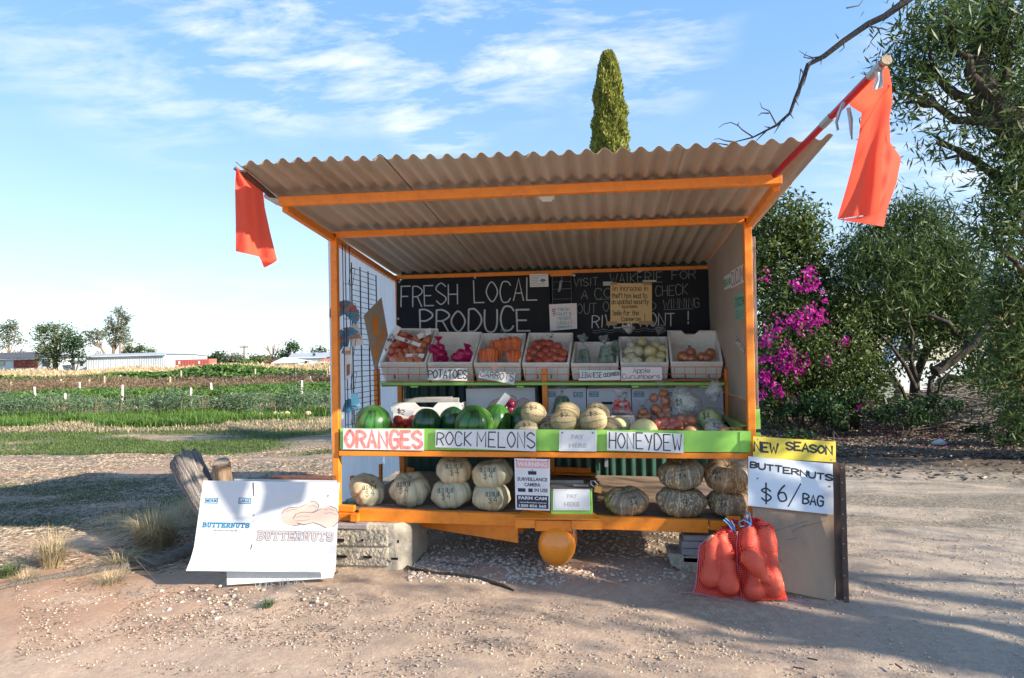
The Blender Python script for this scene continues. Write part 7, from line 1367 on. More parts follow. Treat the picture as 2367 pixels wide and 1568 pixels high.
for px, py, r, ry, Y, lb, ax, t in ((1233, 957, 29, 27, .22, 'rockmelon marked $3 resting on top of two others beside the watermelons', (.97, .0, -.2), 1), (1217, 996, 29, 25, .16, 'rockmelon under the leftmost top one, low behind the green board', (.95, .1, .1), 1), (1266, 994, 22, 20, .22, 'small dull rockmelon low in the gap between the stacks', (.9, .3, .2), 1),
                                (1304, 974, 31.5, 27, .15, 'front rockmelon marked $3 in the middle stack', (.98, 0, .08), 1), (1312, 957, 30, 27, .34, 'rockmelon behind the front middle one', (.95, .1, -.2), 0), (1371, 972, 32, 28, .15, 'front rockmelon marked $3 in the right stack', (.97, 0, .15), 1), (1381, 958, 28, 27, .34, 'rockmelon behind the front right one', (.9, .1, -.3), 1),
                                (1412, 990, 25, 24, .26, 'rockmelon with bold lines partly hidden beside the honeydew', (.8, .2, -.5), 0), (1340, 1000, 22, 16, .24, 'rockmelon low between the two front ones', (.9, .3, .1), 0)):
    c, a, b = pfruit(px, py, r, ry, Y); e, o = fruit('rockmelon', lb, 'rockmelon', c, b*1.02, a, M['rockmelon'], RG, ax=ax, irr=.03, seed=px*.1, ribs=10, depth=.035); k = mpp(c)
    if t: project_text(o, [('$3', -8*k, .40*b, 8*k, .72*b)], c, .003, M['marker'], e)
for px, py, r, ry, Y, lb in ((1432, 986, 24, 24, .34, 'pale yellow honeydew behind the lined rockmelon'), (1488, 1000, 33, 32, .18, 'large pale yellow honeydew melon in front of the apples')):
    c, a, b = pfruit(px, py, r, ry, Y); fruit('honeydew', lb, 'honeydew', c, a, b, M['honeydew'], 'honeydew melons on the counter', irr=.02)
# --- generic helpers for bagged goods
def shell(e, sph, m, knot=None, pad=.004, name='bag', soft=.35, flare=.03, nt=22, nth=32, tie='green_tape', wrinkle=.05, seed=0, flare_m=None):
    c = sum((Vector(p) for p, r in sph), Vector())/len(sph); S = [(Vector(p), r) for p, r in sph]
    if knot is not None:
        kn = Vector(knot); tops = max(p.z+r for p, r in S); d = kn-c
        for t in (.45, .6, .75, .9, 1.0): S.append((c+d*t, max(.008, .045*(1.05-t)*(d.length/.15))))
    rows = []
    for i in range(nt+1):
        t = math.pi*(i+.03)/(nt+.06); row = []
        for j in range(nth):
            th = 2*math.pi*j/nth; d = Vector((math.sin(t)*math.cos(th), math.sin(t)*math.sin(th), math.cos(t))); best = .012
            for p, r in S:
                v = p-c; b = d.dot(v); disc = b*b-(v.length_squared-r*r)
                if disc > 0: best = max(best, b+math.sqrt(disc))
                else:      # stretched film bridges the hollows
                    perp = math.sqrt(max(0, v.length_squared-b*b)); 
                    if b > 0: best = max(best, (b+r*.2)*max(0, 1-(perp-r)/(r*1.1))*.96)
            best = (best+pad)*(1+wrinkle*noise.noise(Vector((d.x*6+seed, d.y*6, d.z*6)))); row.append(c+d*best)
        rows.append(row)
    mb = MB(); mb.grid(rows, closed_u=True, uvf=lambda i, j: [(j/nth, i/nt*.5), ((j+1)/nth, i/nt*.5), ((j+1)/nth, (i+1)/nt*.5), (j/nth, (i+1)/nt*.5)]); o = mb.build(name, m, e, smooth=True)
    if knot is not None:
        kn = Vector(knot); d = (kn-c).normalized(); ax, e1, e2 = axes(d); mb = MB(); rows = []
        for i in range(6): u = i/5; rows.append([kn+ax*flare*(u*1.2-.1)+(e1*math.cos(a)+e2*math.sin(a))*(.006+flare*.75*u**.8*(1+.35*math.sin(a*4+seed)+.3*noise.noise(Vector((a*2, u*3, seed))))) for a in (2*math.pi*q/20 for q in range(20))])
        mb.grid(rows, closed_u=True); mb.build('gathered_top', flare_m or m, e, smooth=True)
        if tie: mb = MB(); mb.tube([kn-ax*.004, kn+ax*.006], .0095, 10); mb.build('tie', M[tie], e)
    return o
protos = {}
def ball(e, name, c, r, m, ax=None, tip=0, ribs=0, sq=1.0, seed=0):
    """small fruit as a part; alike pieces share one mesh"""
    key = (name, m.name, tip, sq)
    if key not in protos:
        mb = MB(); lathe_r(mb, (0, 0, 0), 1, sq, irr=.06, seed=len(protos), nt=12, nth=18, dent=.18 if tip == 0 else -.18, ribs=ribs, depth=.05)
        o = mb.build(name, m, None, smooth=True); protos[key] = o.data; bpy.data.objects.remove(o)
    o = bpy.data.objects.new(name, protos[key]); COL.objects.link(o); o.parent = e; o.location = Vector(c)-parent_world(e); o.scale = (r, r, r); o.rotation_euler = (random.uniform(-.8, .8), random.uniform(-.8, .8), random.uniform(0, 6)); return o
def ty(py, y0=839): return .93+max(0, (y0-py))/74*.40
def c3p(x, y): return (800+x/3.733)*.9468, (550+y/3.733)*.9468
def c4p(x, y): return (1300+x/3.733)*.9468, (550+y/3.733)*.9468
def c6p(x, y): return (1300+x/3.647)*.9468, (900+y/3.647)*.9468
# --- styrofoam boxes on the upper shelf
def slab(mb, a, b, c, d, n): mb.hexa([a, b, c, d, a+n, b+n, c+n, d+n])
def foam_box(label, fx0, fx1, fy, bx0, bx1, by, slots=(), notch=False, Yb=1.32, low=0):
    fl, fr = at(fx0, fy, .86), at(fx1, fy, .86); bl, br = at(bx0, by, Yb), at(bx1, by, Yb); v = ((bl-fl)+(br-fr))/2; vn = v.normalized(); dn = Vector((0, vn.z, -vn.y)).normalized(); Hh = (fl.z-SHZ-.010)/-dn.z if dn.z else .14; n = dn*Hh; ux = Vector((1, 0, 0)); T = .018
    e = empty('foam_box', label, 'foam box', ((fl.x+fr.x)/2, .9, SHZ), 'styrofoam boxes on the upper shelf')
    ins = Vector((.012, 0, 0))
    mb = MB(); slab(mb, fl, fr, fr+n-ins, fl+n+ins, vn*T); mb.build('front_wall', M['foam'], e, bevel=.004)
    if notch:
        mb = MB(); K = [bl, bl.lerp(br, .28), bl.lerp(br, .36)+dn*.035, bl.lerp(br, .56)+dn*.035, bl.lerp(br, .64), br]; q = K+[br+n, bl+n]; mb.face(q); mb.face([p-vn*T for p in q][::-1]); [mb.face([q[i], q[i]-vn*T, q[(i+1) % 8]-vn*T, q[(i+1) % 8]]) for i in range(8)]; mb.build('back_wall', M['foam'], e)
    else: mb = MB(); slab(mb, bl, br, br+n, bl+n, -vn*T); mb.build('back_wall', M['foam'], e, bevel=.004)
    e1 = vn*(T+.001)
    mb = MB(); slab(mb, fl+e1, bl-e1, bl+n-e1, fl+n+ins+e1, ux*T); mb.build('side_wall', M['foam'], e, bevel=.003)
    mb = MB(); slab(mb, fr+e1, br-e1, br+n-e1, fr+n-ins+e1, -ux*T); mb.build('side_wall', M['foam'], e, bevel=.003)
    fl2, fr2, bl2, br2 = fl+ux*(T+.001)+e1, fr-ux*(T+.001)+e1, bl+ux*(T+.001)-e1, br-ux*(T+.001)-e1; kf = n*.80
    mb = MB(); slab(mb, fl2+kf, fr2+kf, br2+kf, bl2+kf, n*.17); mb.build('floor', M['foam'], e)
    for s in slots: p = at(s, 871, .855); mb = MB(); mb.obox(p+Vector((0, .004, 0)), .008, .012, .034); mb.build('slot', M['screw_dark'], e)
    return e
foam_box('styrofoam box of brown onions at the left end of the upper shelf', 877, 984, 839, 922, 1013, 759, (912, 944)); foam_box('styrofoam box with two magenta bags, second from left on the upper shelf', 987, 1091, 839, 1012, 1114, 767); foam_box('styrofoam box of bagged carrots, third from left on the upper shelf', 1094, 1203, 840, 1114, 1216, 770)
foam_box('styrofoam box of bagged red apples left of the gap in the chalkboards', 1206, 1316, 840, 1222, 1325, 769, (1243, 1274)); foam_box('lower styrofoam box of bagged green cucumbers', 1319, 1430, 841, 1328, 1428, 790); foam_box('styrofoam box of pale apple cucumbers in plastic bags', 1434, 1546, 839, 1430, 1542, 778); foam_box('notched styrofoam box with a few apples at the right end of the upper shelf', 1550, 1672, 838, 1543, 1658, 764, (1584, 1639), True)
e = empty('onion_bag', 'red net bag heaped with brown onions in the left foam box', 'onions', at(935, 838, .95)); random.seed(11)
ons = [(650, 1000), (590, 1060), (690, 1050), (610, 1112), (700, 1105), (590, 1160), (645, 1165), (715, 1160), (560, 1130), (740, 1030), (650, 1085), (750, 1100), (625, 1030), (560, 1090), (700, 1010), (620, 1215), (670, 1200), (780, 1065)]
for x, y in ons: p = c3p(x, y); c = at(p[0], p[1], ty(p[1])-.02+random.uniform(-.02, .02)); ball(e, 'onion', c, 9.8*mpp(c), M['onion'], tip=1)
shell(e, [(at(*c3p(x, y), ty(c3p(x, y)[1])-.02), 9.8*mpp(at(*c3p(x, y), 1.1))) for x, y in ons], M['rednet'], None, .004, 'net')
e = empty('onion_bag', 'second heap of larger brown onions at the right of the left foam box', 'onions', at(960, 838, .95))
for x, y in ((850, 1020), (905, 1055), (815, 1050), (870, 1100), (820, 1100), (690, 1235), (750, 1240), (830, 1245), (800, 1215), (770, 1130), (780, 1160), (840, 1150), (900, 1010), (660, 1245)): p = c3p(x, y); c = at(p[0], p[1], ty(p[1])-.04); ball(e, 'onion', c, 10.5*mpp(c), M['onion'], tip=1)
P = PL([c3p(550, 1185), c3p(640, 1210), c3p(640, 1270), c3p(560, 1265)], .90); e = sign('bag_label', 'red and white printed label on the onion net bag in the left foam box', 'label', P, M['red_label'], .003); printed(P, 'ONIONS', .1, .3, .9, .7, M['paper'], e, bold=.02)
def strip(px, Y, text, x0, x1, label, m='paper'): P = PL(px, Y); e = sign('price_strip', label, 'price tag', P, M[m], .0015); write_many(P, [(text, x0, .15, x1, .85)] if text else [], .0055, M['marker'], e) if text else None; return e
strip([c3p(625, 910), c3p(670, 935), c3p(545, 1130), c3p(482, 1110)], .88, None, 0, 1, 'white $2 strip sticking up at the left end of the onion box'); P = PL([c3p(482, 1110), c3p(625, 910), c3p(670, 935), c3p(545, 1135)], .878); wt = bpy.data.objects['price_strip']; write_many(P, [('$2', .32, .2, .62, .85)], .0065, M['marker'], wt)
strip([c3p(620, 1002), c3p(852, 1080), c3p(838, 1112), c3p(606, 1032)], .98, '$2', .38, .66, 'white $2 strip lying across the brown onions'); strip([c3p(712, 1172), c3p(885, 1172), c3p(870, 1214), c3p(703, 1204)], .92, 'X2', .4, .68, 'white strip tucked low among the onions at the front')
strip([c3p(810, 1000), c3p(935, 935), c3p(945, 990), c3p(830, 1040)], 1.12, '2', .4, .6, 'white ticket at the back right of the onion box')
for (px, py, rx, ry, kx, ky, lb, sd_) in ((1013, 818, 22, 25, 1013, 782, 'tall magenta bag of potatoes tied at the top, left of the two', 1), (1068, 824, 25, 20, 1078, 800, 'squat dark magenta bag of potatoes, right of the two', 2)):
    e = empty('potato_bag', lb, 'potato bag', at(px, 840, 1.0), 'magenta potato bags'); Y = ty(py)-.02; c0_ = at(px, py, Y); k = mpp(c0_); rd = random.Random(sd_)
    sph = [(c0_+Vector((rd.uniform(-.62, .62)*rx*k, rd.uniform(-.3, .3)*rx*k, rd.uniform(-.65, .62)*ry*k)), rx*k*rd.uniform(.34, .46)) for _ in range(15)]; shell(e, sph, M['magenta_bag'], at(kx, ky+6, Y), .003, 'net_bag', flare=.035, tie=None, wrinkle=.09, seed=sd_, nt=30, nth=44)
# carrots
def carrots(label, base_px, n, x0, x1, y0, y1, Y, fanx=0, seed=0, knot=None, r=4.6):
    rd = random.Random(seed); e = empty('carrot_bag', label, 'carrots', at(*base_px, Y), 'bagged carrots'); sph = []
    for i in range(n):
        x = x0+(x1-x0)*(i+.5)/n+rd.uniform(-1, 1); a = at(x, y0+rd.uniform(-2, 4), Y+rd.uniform(-.02, .03)); b = at(x+fanx*(i-n/2)+rd.uniform(-2, 2), y1+rd.uniform(-2, 2), Y-.05+rd.uniform(-.01, .02)); k = mpp(a); d = b-a
        mb = MB(); mb.tube([a-d*.02, a, a+d*.12, a+d*.5, a+d*.85, b], [r*k*.5, r*k*.95, r*k, r*k*.85, r*k*.55, r*k*.15], 9); o = mb.build('carrot', M['carrot'], e, smooth=True); mb = MB(); mb.tube([a-d*.02, a-d*.05], [r*k*.6, r*k*.4], 7); mb.build('carrot_top', M['cucumber'], o)
        sph += [(a+d*t, r*k*1.1) for t in (.05, .35, .65, .95)]
    shell(e, sph, M['film'], knot, .003, 'bag', seed=seed); return e
carrots('bag of upright orange carrots at the front left of the carrot box', (1127, 843), 7, 1109, 1150, 807, 842, .95, -.3, 1); carrots('bag of carrots at the front right of the carrot box', (1185, 843), 7, 1170, 1202, 812, 842, .95, -1.6, 2); carrots('bag of carrots piled at the back of the carrot box under a clear knot', (1175, 815), 9, 1156, 1202, 782, 818, 1.12, -.4, 3, at(1166, 768, 1.15), 5); carrots('carrots behind the left bag in the carrot box', (1150, 815), 5, 1134, 1160, 790, 832, 1.08, .4, 4)
def bagged(name, label, cat, pts, m, Yf, film_m, knot, rpx, piece, tip=0, group=None, sq=1.0, flare=.04, pad=.004, **k):
    P0 = [(at(x, y, Yf(y)), (r if r else rpx)) for x, y, r in pts]; e = empty(name, label, cat, P0[0][0], group); S = []
    for c, r in P0: rr = r*mpp(c); ball(e, piece, c, rr, M[m], tip=tip, sq=sq); S.append((c, rr*1.02))
    if film_m: shell(e, S, M[film_m], knot, pad, 'bag', flare=flare, **k)
    return e
def pts3(l, r): return [(*c3p(x, y), r) for x, y in l]
def pts4(l): return [(*c4p(x, y), rr/3.94) for x, y, rr in l]
def pts6(l): return [(*c6p(x, y), rr/3.85) for x, y, rr in l]
bagged('apple_bag', 'clear bag of red apples at the left of the red apple box', 'apples', pts3([(1835, 1215), (1880, 1165), (1920, 1115), (1945, 1190), (1990, 1155), (1930, 1255), (1990, 1225), (1900, 1090), (1960, 1080), (1850, 1150)], 11), 'apple_red', ty, 'film', at(*c3p(1930, 1050), 1.1), 11, 'apple', group='bagged apples')
bagged('apple_bag', 'clear bag of red apples at the right of the red apple box', 'apples', pts3([(2020, 1085), (2095, 1110), (2125, 1165), (2060, 1150), (2070, 1215), (2130, 1225), (2150, 1180), (2030, 1190), (2010, 1245)], 11.5), 'apple_red', ty, 'film', at(*c3p(2035, 1020), 1.12), 11, 'apple', group='bagged apples')
bagged('apple_cucumber_bag', 'clear bag of pale round apple cucumbers at the right of its box', 'cucumbers', pts4([(1000, 1070, 50), (1075, 1160, 66), (1170, 1200, 50), (1085, 1250, 60), (1150, 1250, 50), (1120, 1100, 46), (1180, 1130, 44)]), 'apple_cuc', ty, 'film', at(*c4p(1150, 990), 1.15), 12, 'apple_cucumber', group='bagged apple cucumbers', flare=.06)
bagged('apple_cucumber_bag', 'clear bag of pale round apple cucumbers at the left of its box', 'cucumbers', pts4([(960, 1155, 55), (900, 1215, 56), (850, 1245, 50), (950, 1250, 54), (870, 1160, 46), (900, 1100, 40)]), 'apple_cuc', ty, 'film_thick', at(*c4p(880, 985), 1.12), 12, 'apple_cucumber', group='bagged apple cucumbers', flare=.06)
bagged('apple_bag', 'clear bag of blushed apples at the left of the notched foam box', 'apples', pts4([(1370, 1200, 50), (1440, 1165, 50), (1450, 1222, 42), (1400, 1215, 40)]), 'apple', ty, 'film', at(*c4p(1430, 1105), 1.05), 12, 'apple', group='bagged apples', flare=.03)
bagged('apple_bag', 'clear bag of blushed apples at the right of the notched foam box', 'apples', pts4([(1545, 1205, 46), (1620, 1172, 50), (1590, 1215, 40)]), 'apple', ty, 'film', None, 12, 'apple', group='bagged apples')
def cucs(label, x0, x1, y0, y1, Y, n, knot, seed, m='cucumber', fm='film_green', r=6, name='cucumber_bag', spread=.8):
    rd = random.Random(seed); e = empty(name, label, 'cucumbers', at((x0+x1)/2, y1, Y), 'bagged green cucumbers'); S = []
    for i in range(n):
        x = x0+(x1-x0)*(i+.5)/n; a = at(x*.5+(x0+x1)*.25, y0+rd.uniform(0, 5), Y+rd.uniform(-.02, .04)); b = at(x+rd.uniform(-2, 2), y1+rd.uniform(-3, 1), Y-.04+rd.uniform(-.02, .03)); k = mpp(a); d = b-a
        mb = MB(); mb.tube([a, a+d*.06, a+d*.3, a+d*.7, a+d*.94, b], [r*k*.4, r*k*.85, r*k, r*k, r*k*.8, r*k*.3], 9); mb.build('cucumber', M[m], e, smooth=True); S += [(a+d*t, r*k*1.1) for t in (.1, .4, .7, .95)]
    shell(e, S, M[fm], knot, .006, 'bag', flare=.05, seed=seed)
cucs('cloudy bag of green cucumbers tied with green tape in the middle of its foam box', 1383, 1422, 798, 842, .97, 7, at(*c4p(658, 1075), 1.03), 5); cucs('dark bag of cucumbers at the left of the cucumber box', 1338, 1362, 806, 838, 1.03, 4, at(*c4p(460, 1065), 1.1), 6); cucs('bag of cucumbers leaning at the right side of the cucumber box', 1414, 1430, 790, 830, 1.08, 3, None, 7)
# --- things standing at the back of the counter
def carton(label, x0, x1, y0, Yf, dpt, m='card_white', name='carton', flaps=True, yb=None):
    a, b = at(x0, y0, Yf), at(x1, y0, Yf); e = empty(name, label, 'carton', ((a.x+b.x)/2, Yf, CZ)); mb = MB(); zb = CZ+.001 if yb is None else at(x0, yb, Yf).z; T = .006
    for q in ((a.x, b.x, Yf, Yf+T), (a.x, b.x, Yf+dpt-T, Yf+dpt)): w = MB(); w.box(*q, zb, a.z); w.build('panel', M[m], e)
    for q in ((a.x, a.x+T, Yf+T+.001, Yf+dpt-T-.001), (b.x-T, b.x, Yf+T+.001, Yf+dpt-T-.001)): w = MB(); w.box(*q, zb, a.z); w.build('panel', M[m], e)
    if flaps: w = MB(); w.hexa([(a.x, Yf+dpt, a.z), (b.x, Yf+dpt, a.z), (b.x, Yf+dpt+.004, a.z), (a.x, Yf+dpt+.004, a.z), (a.x, Yf+dpt-.10, a.z+.035), (b.x, Yf+dpt-.1, a.z+.04), (b.x, Yf+dpt-.096, a.z+.044), (a.x, Yf+dpt-.096, a.z+.039)]); w.build('flap', M[m], e)
    P = Plane(at(x0, y0, Yf), at(x1, y0, Yf), Vector((b.x, Yf, zb)), Vector((a.x, Yf, zb))); return e, P
def lab(e, P, x0, y0, x1, y1, t): a = inpx(P, x0, y0); b = inpx(P, x1, y1); size_box(P, e, a[0], a[1], b[0], b[1], t)
for x0, x1, lb, labs in ((1257, 1354, 'white carton marked LARGE behind the middle rockmelons', ((1262, 1284, 'MEDIUM'), (1325, 1347, 'LARGE'))), (1356, 1458, 'white carton marked MEDIUM with a handle slot, behind the red bags', ((1361, 1384, 'MEDIUM'), (1427, 1450, 'LARGE'))), (1460, 1565, 'white carton marked MEDIUM behind the bagged apples', ((1464, 1489, 'MEDIUM'), (1541, 1555, 'LARGE'))), (1567, 1671, 'white carton marked LARGE at the right end behind the cauliflower', ((1640, 1663, 'LARGE'), (1572, 1592, 'MEDIUM')))):
    e, P = carton(lb, x0, x1, 899, .93, .35)
    for a, b, t in labs: lab(e, P, a, 905.5, b, 917.5, t)
    if 'handle' in lb: mb = MB(); c = at(1403, 932, .927); mb.obox(c, .09, .006, .02); mb.build('handle_slot', M['screw_dark'], e)
    if 'apples' in lb: a = inpx(P, 1537, 955); b = inpx(P, 1560, 962); slab_text(P, e, 'BUTTER', inpx(P, 1536, 950)[0], inpx(P, 1536, 950)[1], inpx(P, 1562, 950)[0], inpx(P, 1562, 962)[1], .006, M['blue_ink'])
e, P = carton('white carton printed with pink gourds behind the watermelons', 1077, 1236, 899, .92, .32); 
for pts in ([(1128, 950), (1130, 935), (1140, 925), (1154, 920), (1162, 930), (1158, 945), (1150, 960)], [(1162, 930), (1172, 918), (1182, 912), (1192, 917), (1196, 928), (1190, 940), (1176, 950), (1164, 945)], [(1188, 940), (1196, 926), (1208, 918), (1220, 922), (1228, 932), (1226, 948), (1205, 955), (1192, 950)]): gourd(P, e, [inpx(P, x, y) for x, y in pts], fill='orange_pale' if False else 'pale_pink', lw=.003)
e, P = carton('brown carton printed BUTTERNUTS in the shadow under the shelf', 1080, 1230, 889, 1.30, .2, 'card_brown', flaps=False); slab_text(P, e, 'BUTTERNUTS', inpx(P, 1088, 890)[0], inpx(P, 1088, 891)[1], inpx(P, 1222, 890)[0], inpx(P, 1222, 900)[1], .012, M['orange_print'])
e = empty('foam_box', 'empty notched styrofoam box lying behind the left watermelons', 'foam box', at(985, 990, .6)); Y = .66
q = [at(x, y, Y) for x, y in ((909, 932), (957, 931), (968, 941), (1001, 943), (1012, 931), (1062, 930), (1064, 1000), (909, 1000))]; mb = MB(); mb.face(q); mb.face([p+Vector((0, .02, 0)) for p in q][::-1]); [mb.face([q[i], q[i]+Vector((0, .02, 0)), q[(i+1) % 8]+Vector((0, .02, 0)), q[(i+1) % 8]]) for i in range(8)]; mb.build('front_wall', M['foam'], e)
for x0, x1 in ((909, 913), (1060, 1064)): a, b = at(x0, 932, Y), at(x1, 932, Y); mb = MB(); mb.box(a.x, b.x, Y+.021, Y+.20, CZ, a.z-.004); mb.build('side_wall', M['foam'], e)
M['grey_foam'] = mat('grey_lid_foam', (.42, .42, .40), (.34, .34, .32), rough=.9, scale=20); e = empty('styrofoam_sheet', 'greyish foam lid resting on the empty foam box behind the watermelons', 'foam lid', at(1000, 930, .8))
for x0, y0, x1, y1, Y_ in ((934, 922, 1060, 930, .74), (955, 919, 1045, 924, .80)): a, b = at(x0, y0, Y_), at(x1, y1, Y_); mb = MB(); mb.box(a.x, b.x, Y_, Y_+.03, b.z, a.z); mb.build('lid_panel', M['grey_foam'], e, bevel=.004)
for x0, x1, y0, lb in ((1259, 1300, 957, 'small white tray with red and blue border between the rockmelon stacks'), (1408, 1466, 961, 'small white box with red and blue border behind the honeydews')):
    e, P = carton(lb, x0, x1, y0, .40, .2, name='fruit_tray', flaps=False); 
    for k_, mm, o_ in ((.07, 'red_label', 0), (.16, 'blue_ink', 0)):
        for q in ((k_, k_, 1-k_, k_+.035), (k_, k_, k_+.02, 1), (1-k_-.02, k_, 1-k_, 1)): block(P, e, *q, mm, 'border_line')
    lab_ = sheet(Plane(P.p(.25, .3, .0006), P.p(.75, .3, .0006), P.p(.75, .9, .0006), P.p(.25, .9, .0006)), M['navy_ink'], e, 'print_panel', .0003)
Yc_ = lambda y: .30
e = bagged('onion_bag', 'net bag of pinkish brown onions lying between the left two watermelons', 'onions', [(920, 972, 11), (938, 980, 11), (955, 972, 11), (962, 982, 10), (930, 988, 11), (948, 990, 10), (913, 985, 9)], 'onion', lambda y: .40, 'rednet', None, 11, 'onion', 1)
strip([(903, 940), (958, 950), (952, 967), (905, 952)], .46, '$2', .3, .6, 'white $2 strip on the onion bag behind the first watermelon')
bagged('onion_bag', 'shiny purple red onions with a blank white tag behind the watermelons', 'onions', [(1160, 932, 9), (1172, 925, 10), (1182, 934, 10), (1168, 945, 9), (1180, 948, 9), (1158, 948, 8), (1172, 958, 9), (1186, 956, 8)], 'red_onion', lambda y: .62, None, None, 9, 'onion', 1)
strip([(1167, 908), (1181, 918), (1160, 947), (1144, 938)], .55, None, 0, 1, 'blank white tag leaning on the purple onions')
cucs('knotted clear bag of striped green zucchini hanging above the rockmelons', 1277, 1322, 915, 965, .58, 8, at(1299, 906, .58), 9, fm='film', r=5.5)
e = empty('tomato_bag', 'red labelled net bags with clear knots behind the honeydew', 'bag', at(1445, 960, .55)); rd = random.Random(4)
for (x, y, r) in ((1428, 934, 9), (1425, 944, 9), (1446, 932, 8), (1449, 944, 8), (1436, 950, 9)): c = at(x, y, .60); ball(e, 'tomato', c, r*mpp(c), M['apple_red'])
shell(e, [(at(x, y, .60), r*mpp(at(x, y, .6))) for x, y, r in ((1428, 934, 9.5), (1425, 946, 9.5), (1436, 940, 9))], M['red_label'], at(1430, 918, .6), .003, 'net_bag', flare=.05, tie=None, flare_m=M['film_thick'], wrinkle=.1)
shell(e, [(at(x, y, .60), r*mpp(at(x, y, .6))) for x, y, r in ((1447, 934, 8), (1450, 945, 8))], M['red_label'], at(1444, 922, .6), .003, 'net_bag', flare=.03, tie='green_tape', flare_m=M['film_thick'], wrinkle=.1)
bagged('apple_bag', 'clear bag of small red apples resting behind the honeydew', 'apples', [(1423, 953, 8), (1436, 952, 9), (1449, 954, 9), (1458, 957, 7)], 'apple_red', lambda y: .50, 'film_thick', at(1440, 941, .5), 9, 'apple', flare=.03)
bagged('apple_bag', 'hanging clear bag of blushed apples in front of the medium carton', 'apples', pts6([(1080, 262, 42), (1168, 228, 44), (1185, 290, 46), (1098, 365, 52), (1195, 375, 48), (1150, 420, 44), (1210, 430, 40)]), 'apple', lambda y: .56-(y-950)*.002, 'film', at(*c6p(1145, 175), .6), 12, 'apple', flare=.05)
bagged('apple_bag', 'small bag of blushed apples left of the hanging apple bag', 'apples', pts6([(985, 390, 42), (1000, 440, 38), (960, 430, 34), (1030, 430, 34)]), 'apple', lambda y: .5, 'film', at(*c6p(985, 335), .5), 10, 'apple', flare=.05)
bagged('apple_bag', 'front bag of dark red apples spilling right of the big honeydew', 'apples', pts6([(1110, 490, 48), (1170, 470, 46), (1160, 530, 46), (1230, 530, 52), (1290, 500, 46), (1240, 470, 40), (1180, 500, 44), (1310, 540, 36)]), 'apple_red', lambda y: .22, 'film', at(*c6p(1215, 435), .26), 12, 'apple', flare=.03)
bagged('apple_bag', 'pair of yellow red apples in film in front of the cauliflower', 'apples', pts6([(1320, 450, 46), (1410, 465, 56), (1360, 490, 40)]), 'apple', lambda y: .30, 'film', None, 12, 'apple')
# cauliflower bag, cabbage, butternut halves
def lumpy(e, name, c, r, m, sq=.9, amp=.16, fr=3.5, seed=0):
    bm = bmesh.new(); bmesh.ops.create_icosphere(bm, subdivisions=4, radius=1)
    for v in bm.verts: d = v.co.normalized(); v.co = d*(1+amp*noise.noise(d*fr+Vector((seed, 0, 0)))+amp*.5*abs(noise.noise(d*fr*2.6+Vector((seed, 5, 0))))); v.co.z *= sq; v.co = v.co*r
    me = bpy.data.meshes.new(name); bm.to_mesh(me); bm.free(); me.materials.append(m); me.shade_smooth(); o = bpy.data.objects.new(name, me); COL.objects.link(o); o.parent = e; o.location = Vector(c)-parent_world(e); return o
c = at(1585, 932, .55); k = mpp(c); e = empty('cauliflower_bag', 'cloudy plastic bag holding a white cauliflower marked $4', 'cauliflower', c-Vector((0, 0, .1))); lumpy(e, 'cauliflower', c, 26*k, M['cauli'], .95, .2, 4, 3); o = shell(e, [(c, 27*k), (c+Vector((-.03, 0, .04)), 24*k), (c+Vector((.03, 0, -.02)), 27*k), (c+Vector((-.05, -.02, -.07)), 18*k)], M['film_thick'], None, .006, 'bag', wrinkle=.16); project_text(o, [('$4', -22*k, -4*k, -8*k, 10*k)], c, .004, M['marker'], e)
c = at(1647, 905, .50); e = empty('plastic_bag', 'empty puffed clear plastic bag top above the cabbage', 'plastic bag', c); shell(e, [(c, 15*k), (c+Vector((.02, 0, .03)), 14*k), (c+Vector((.01, 0, -.05)), 8*k)], M['film_thick'], None, .004, 'film', wrinkle=.25, seed=3)
c = at(1640, 972, .38); k = mpp(c); e = empty('cabbage_bag', 'pale green cabbage in a clear bag at the right end of the counter', 'cabbage', c-Vector((0, 0, .1))); lumpy(e, 'cabbage', c, 28*k, M['cabbage'], .92, .08, 2.5, 5); o = shell(e, [(c, 29*k), (c+Vector((.06, 0, .03)), 18*k)], M['film'], None, .006, 'bag', wrinkle=.12); project_text(o, [('$4', -14*k, 4*k, 0, 18*k)], c, .004, M['marker'], e)
c = at(1650, 992, .24); k = mpp(c); e = empty('cabbage_bag', 'wrapped pale vegetable marked $2 in front of the cabbage', 'cabbage', c); lumpy(e, 'cabbage', c, 21*k, M['cauli'], .8, .08, 2.5, 9); o = shell(e, [(c, 22*k), (c+Vector((.05, 0, -.01)), 15*k)], M['film_thick'], None, .004, 'bag', wrinkle=.12, seed=4); project_text(o, [('$2', -2*k, 4*k, 14*k, 15*k)], c, .0035, M['marker'], e)
M['butternut'] = pmat('butternut_skin', (.70, .40, .18), (.62, .32, .13), (0, 0, 0), 0, rough=.45, scale=6, bump=.1); M['butternut_pink'] = pmat('butternut_skin_pinkish', (.76, .46, .28), (.70, .38, .2), (0, 0, 0), 0, rough=.75, scale=5, bump=.15)
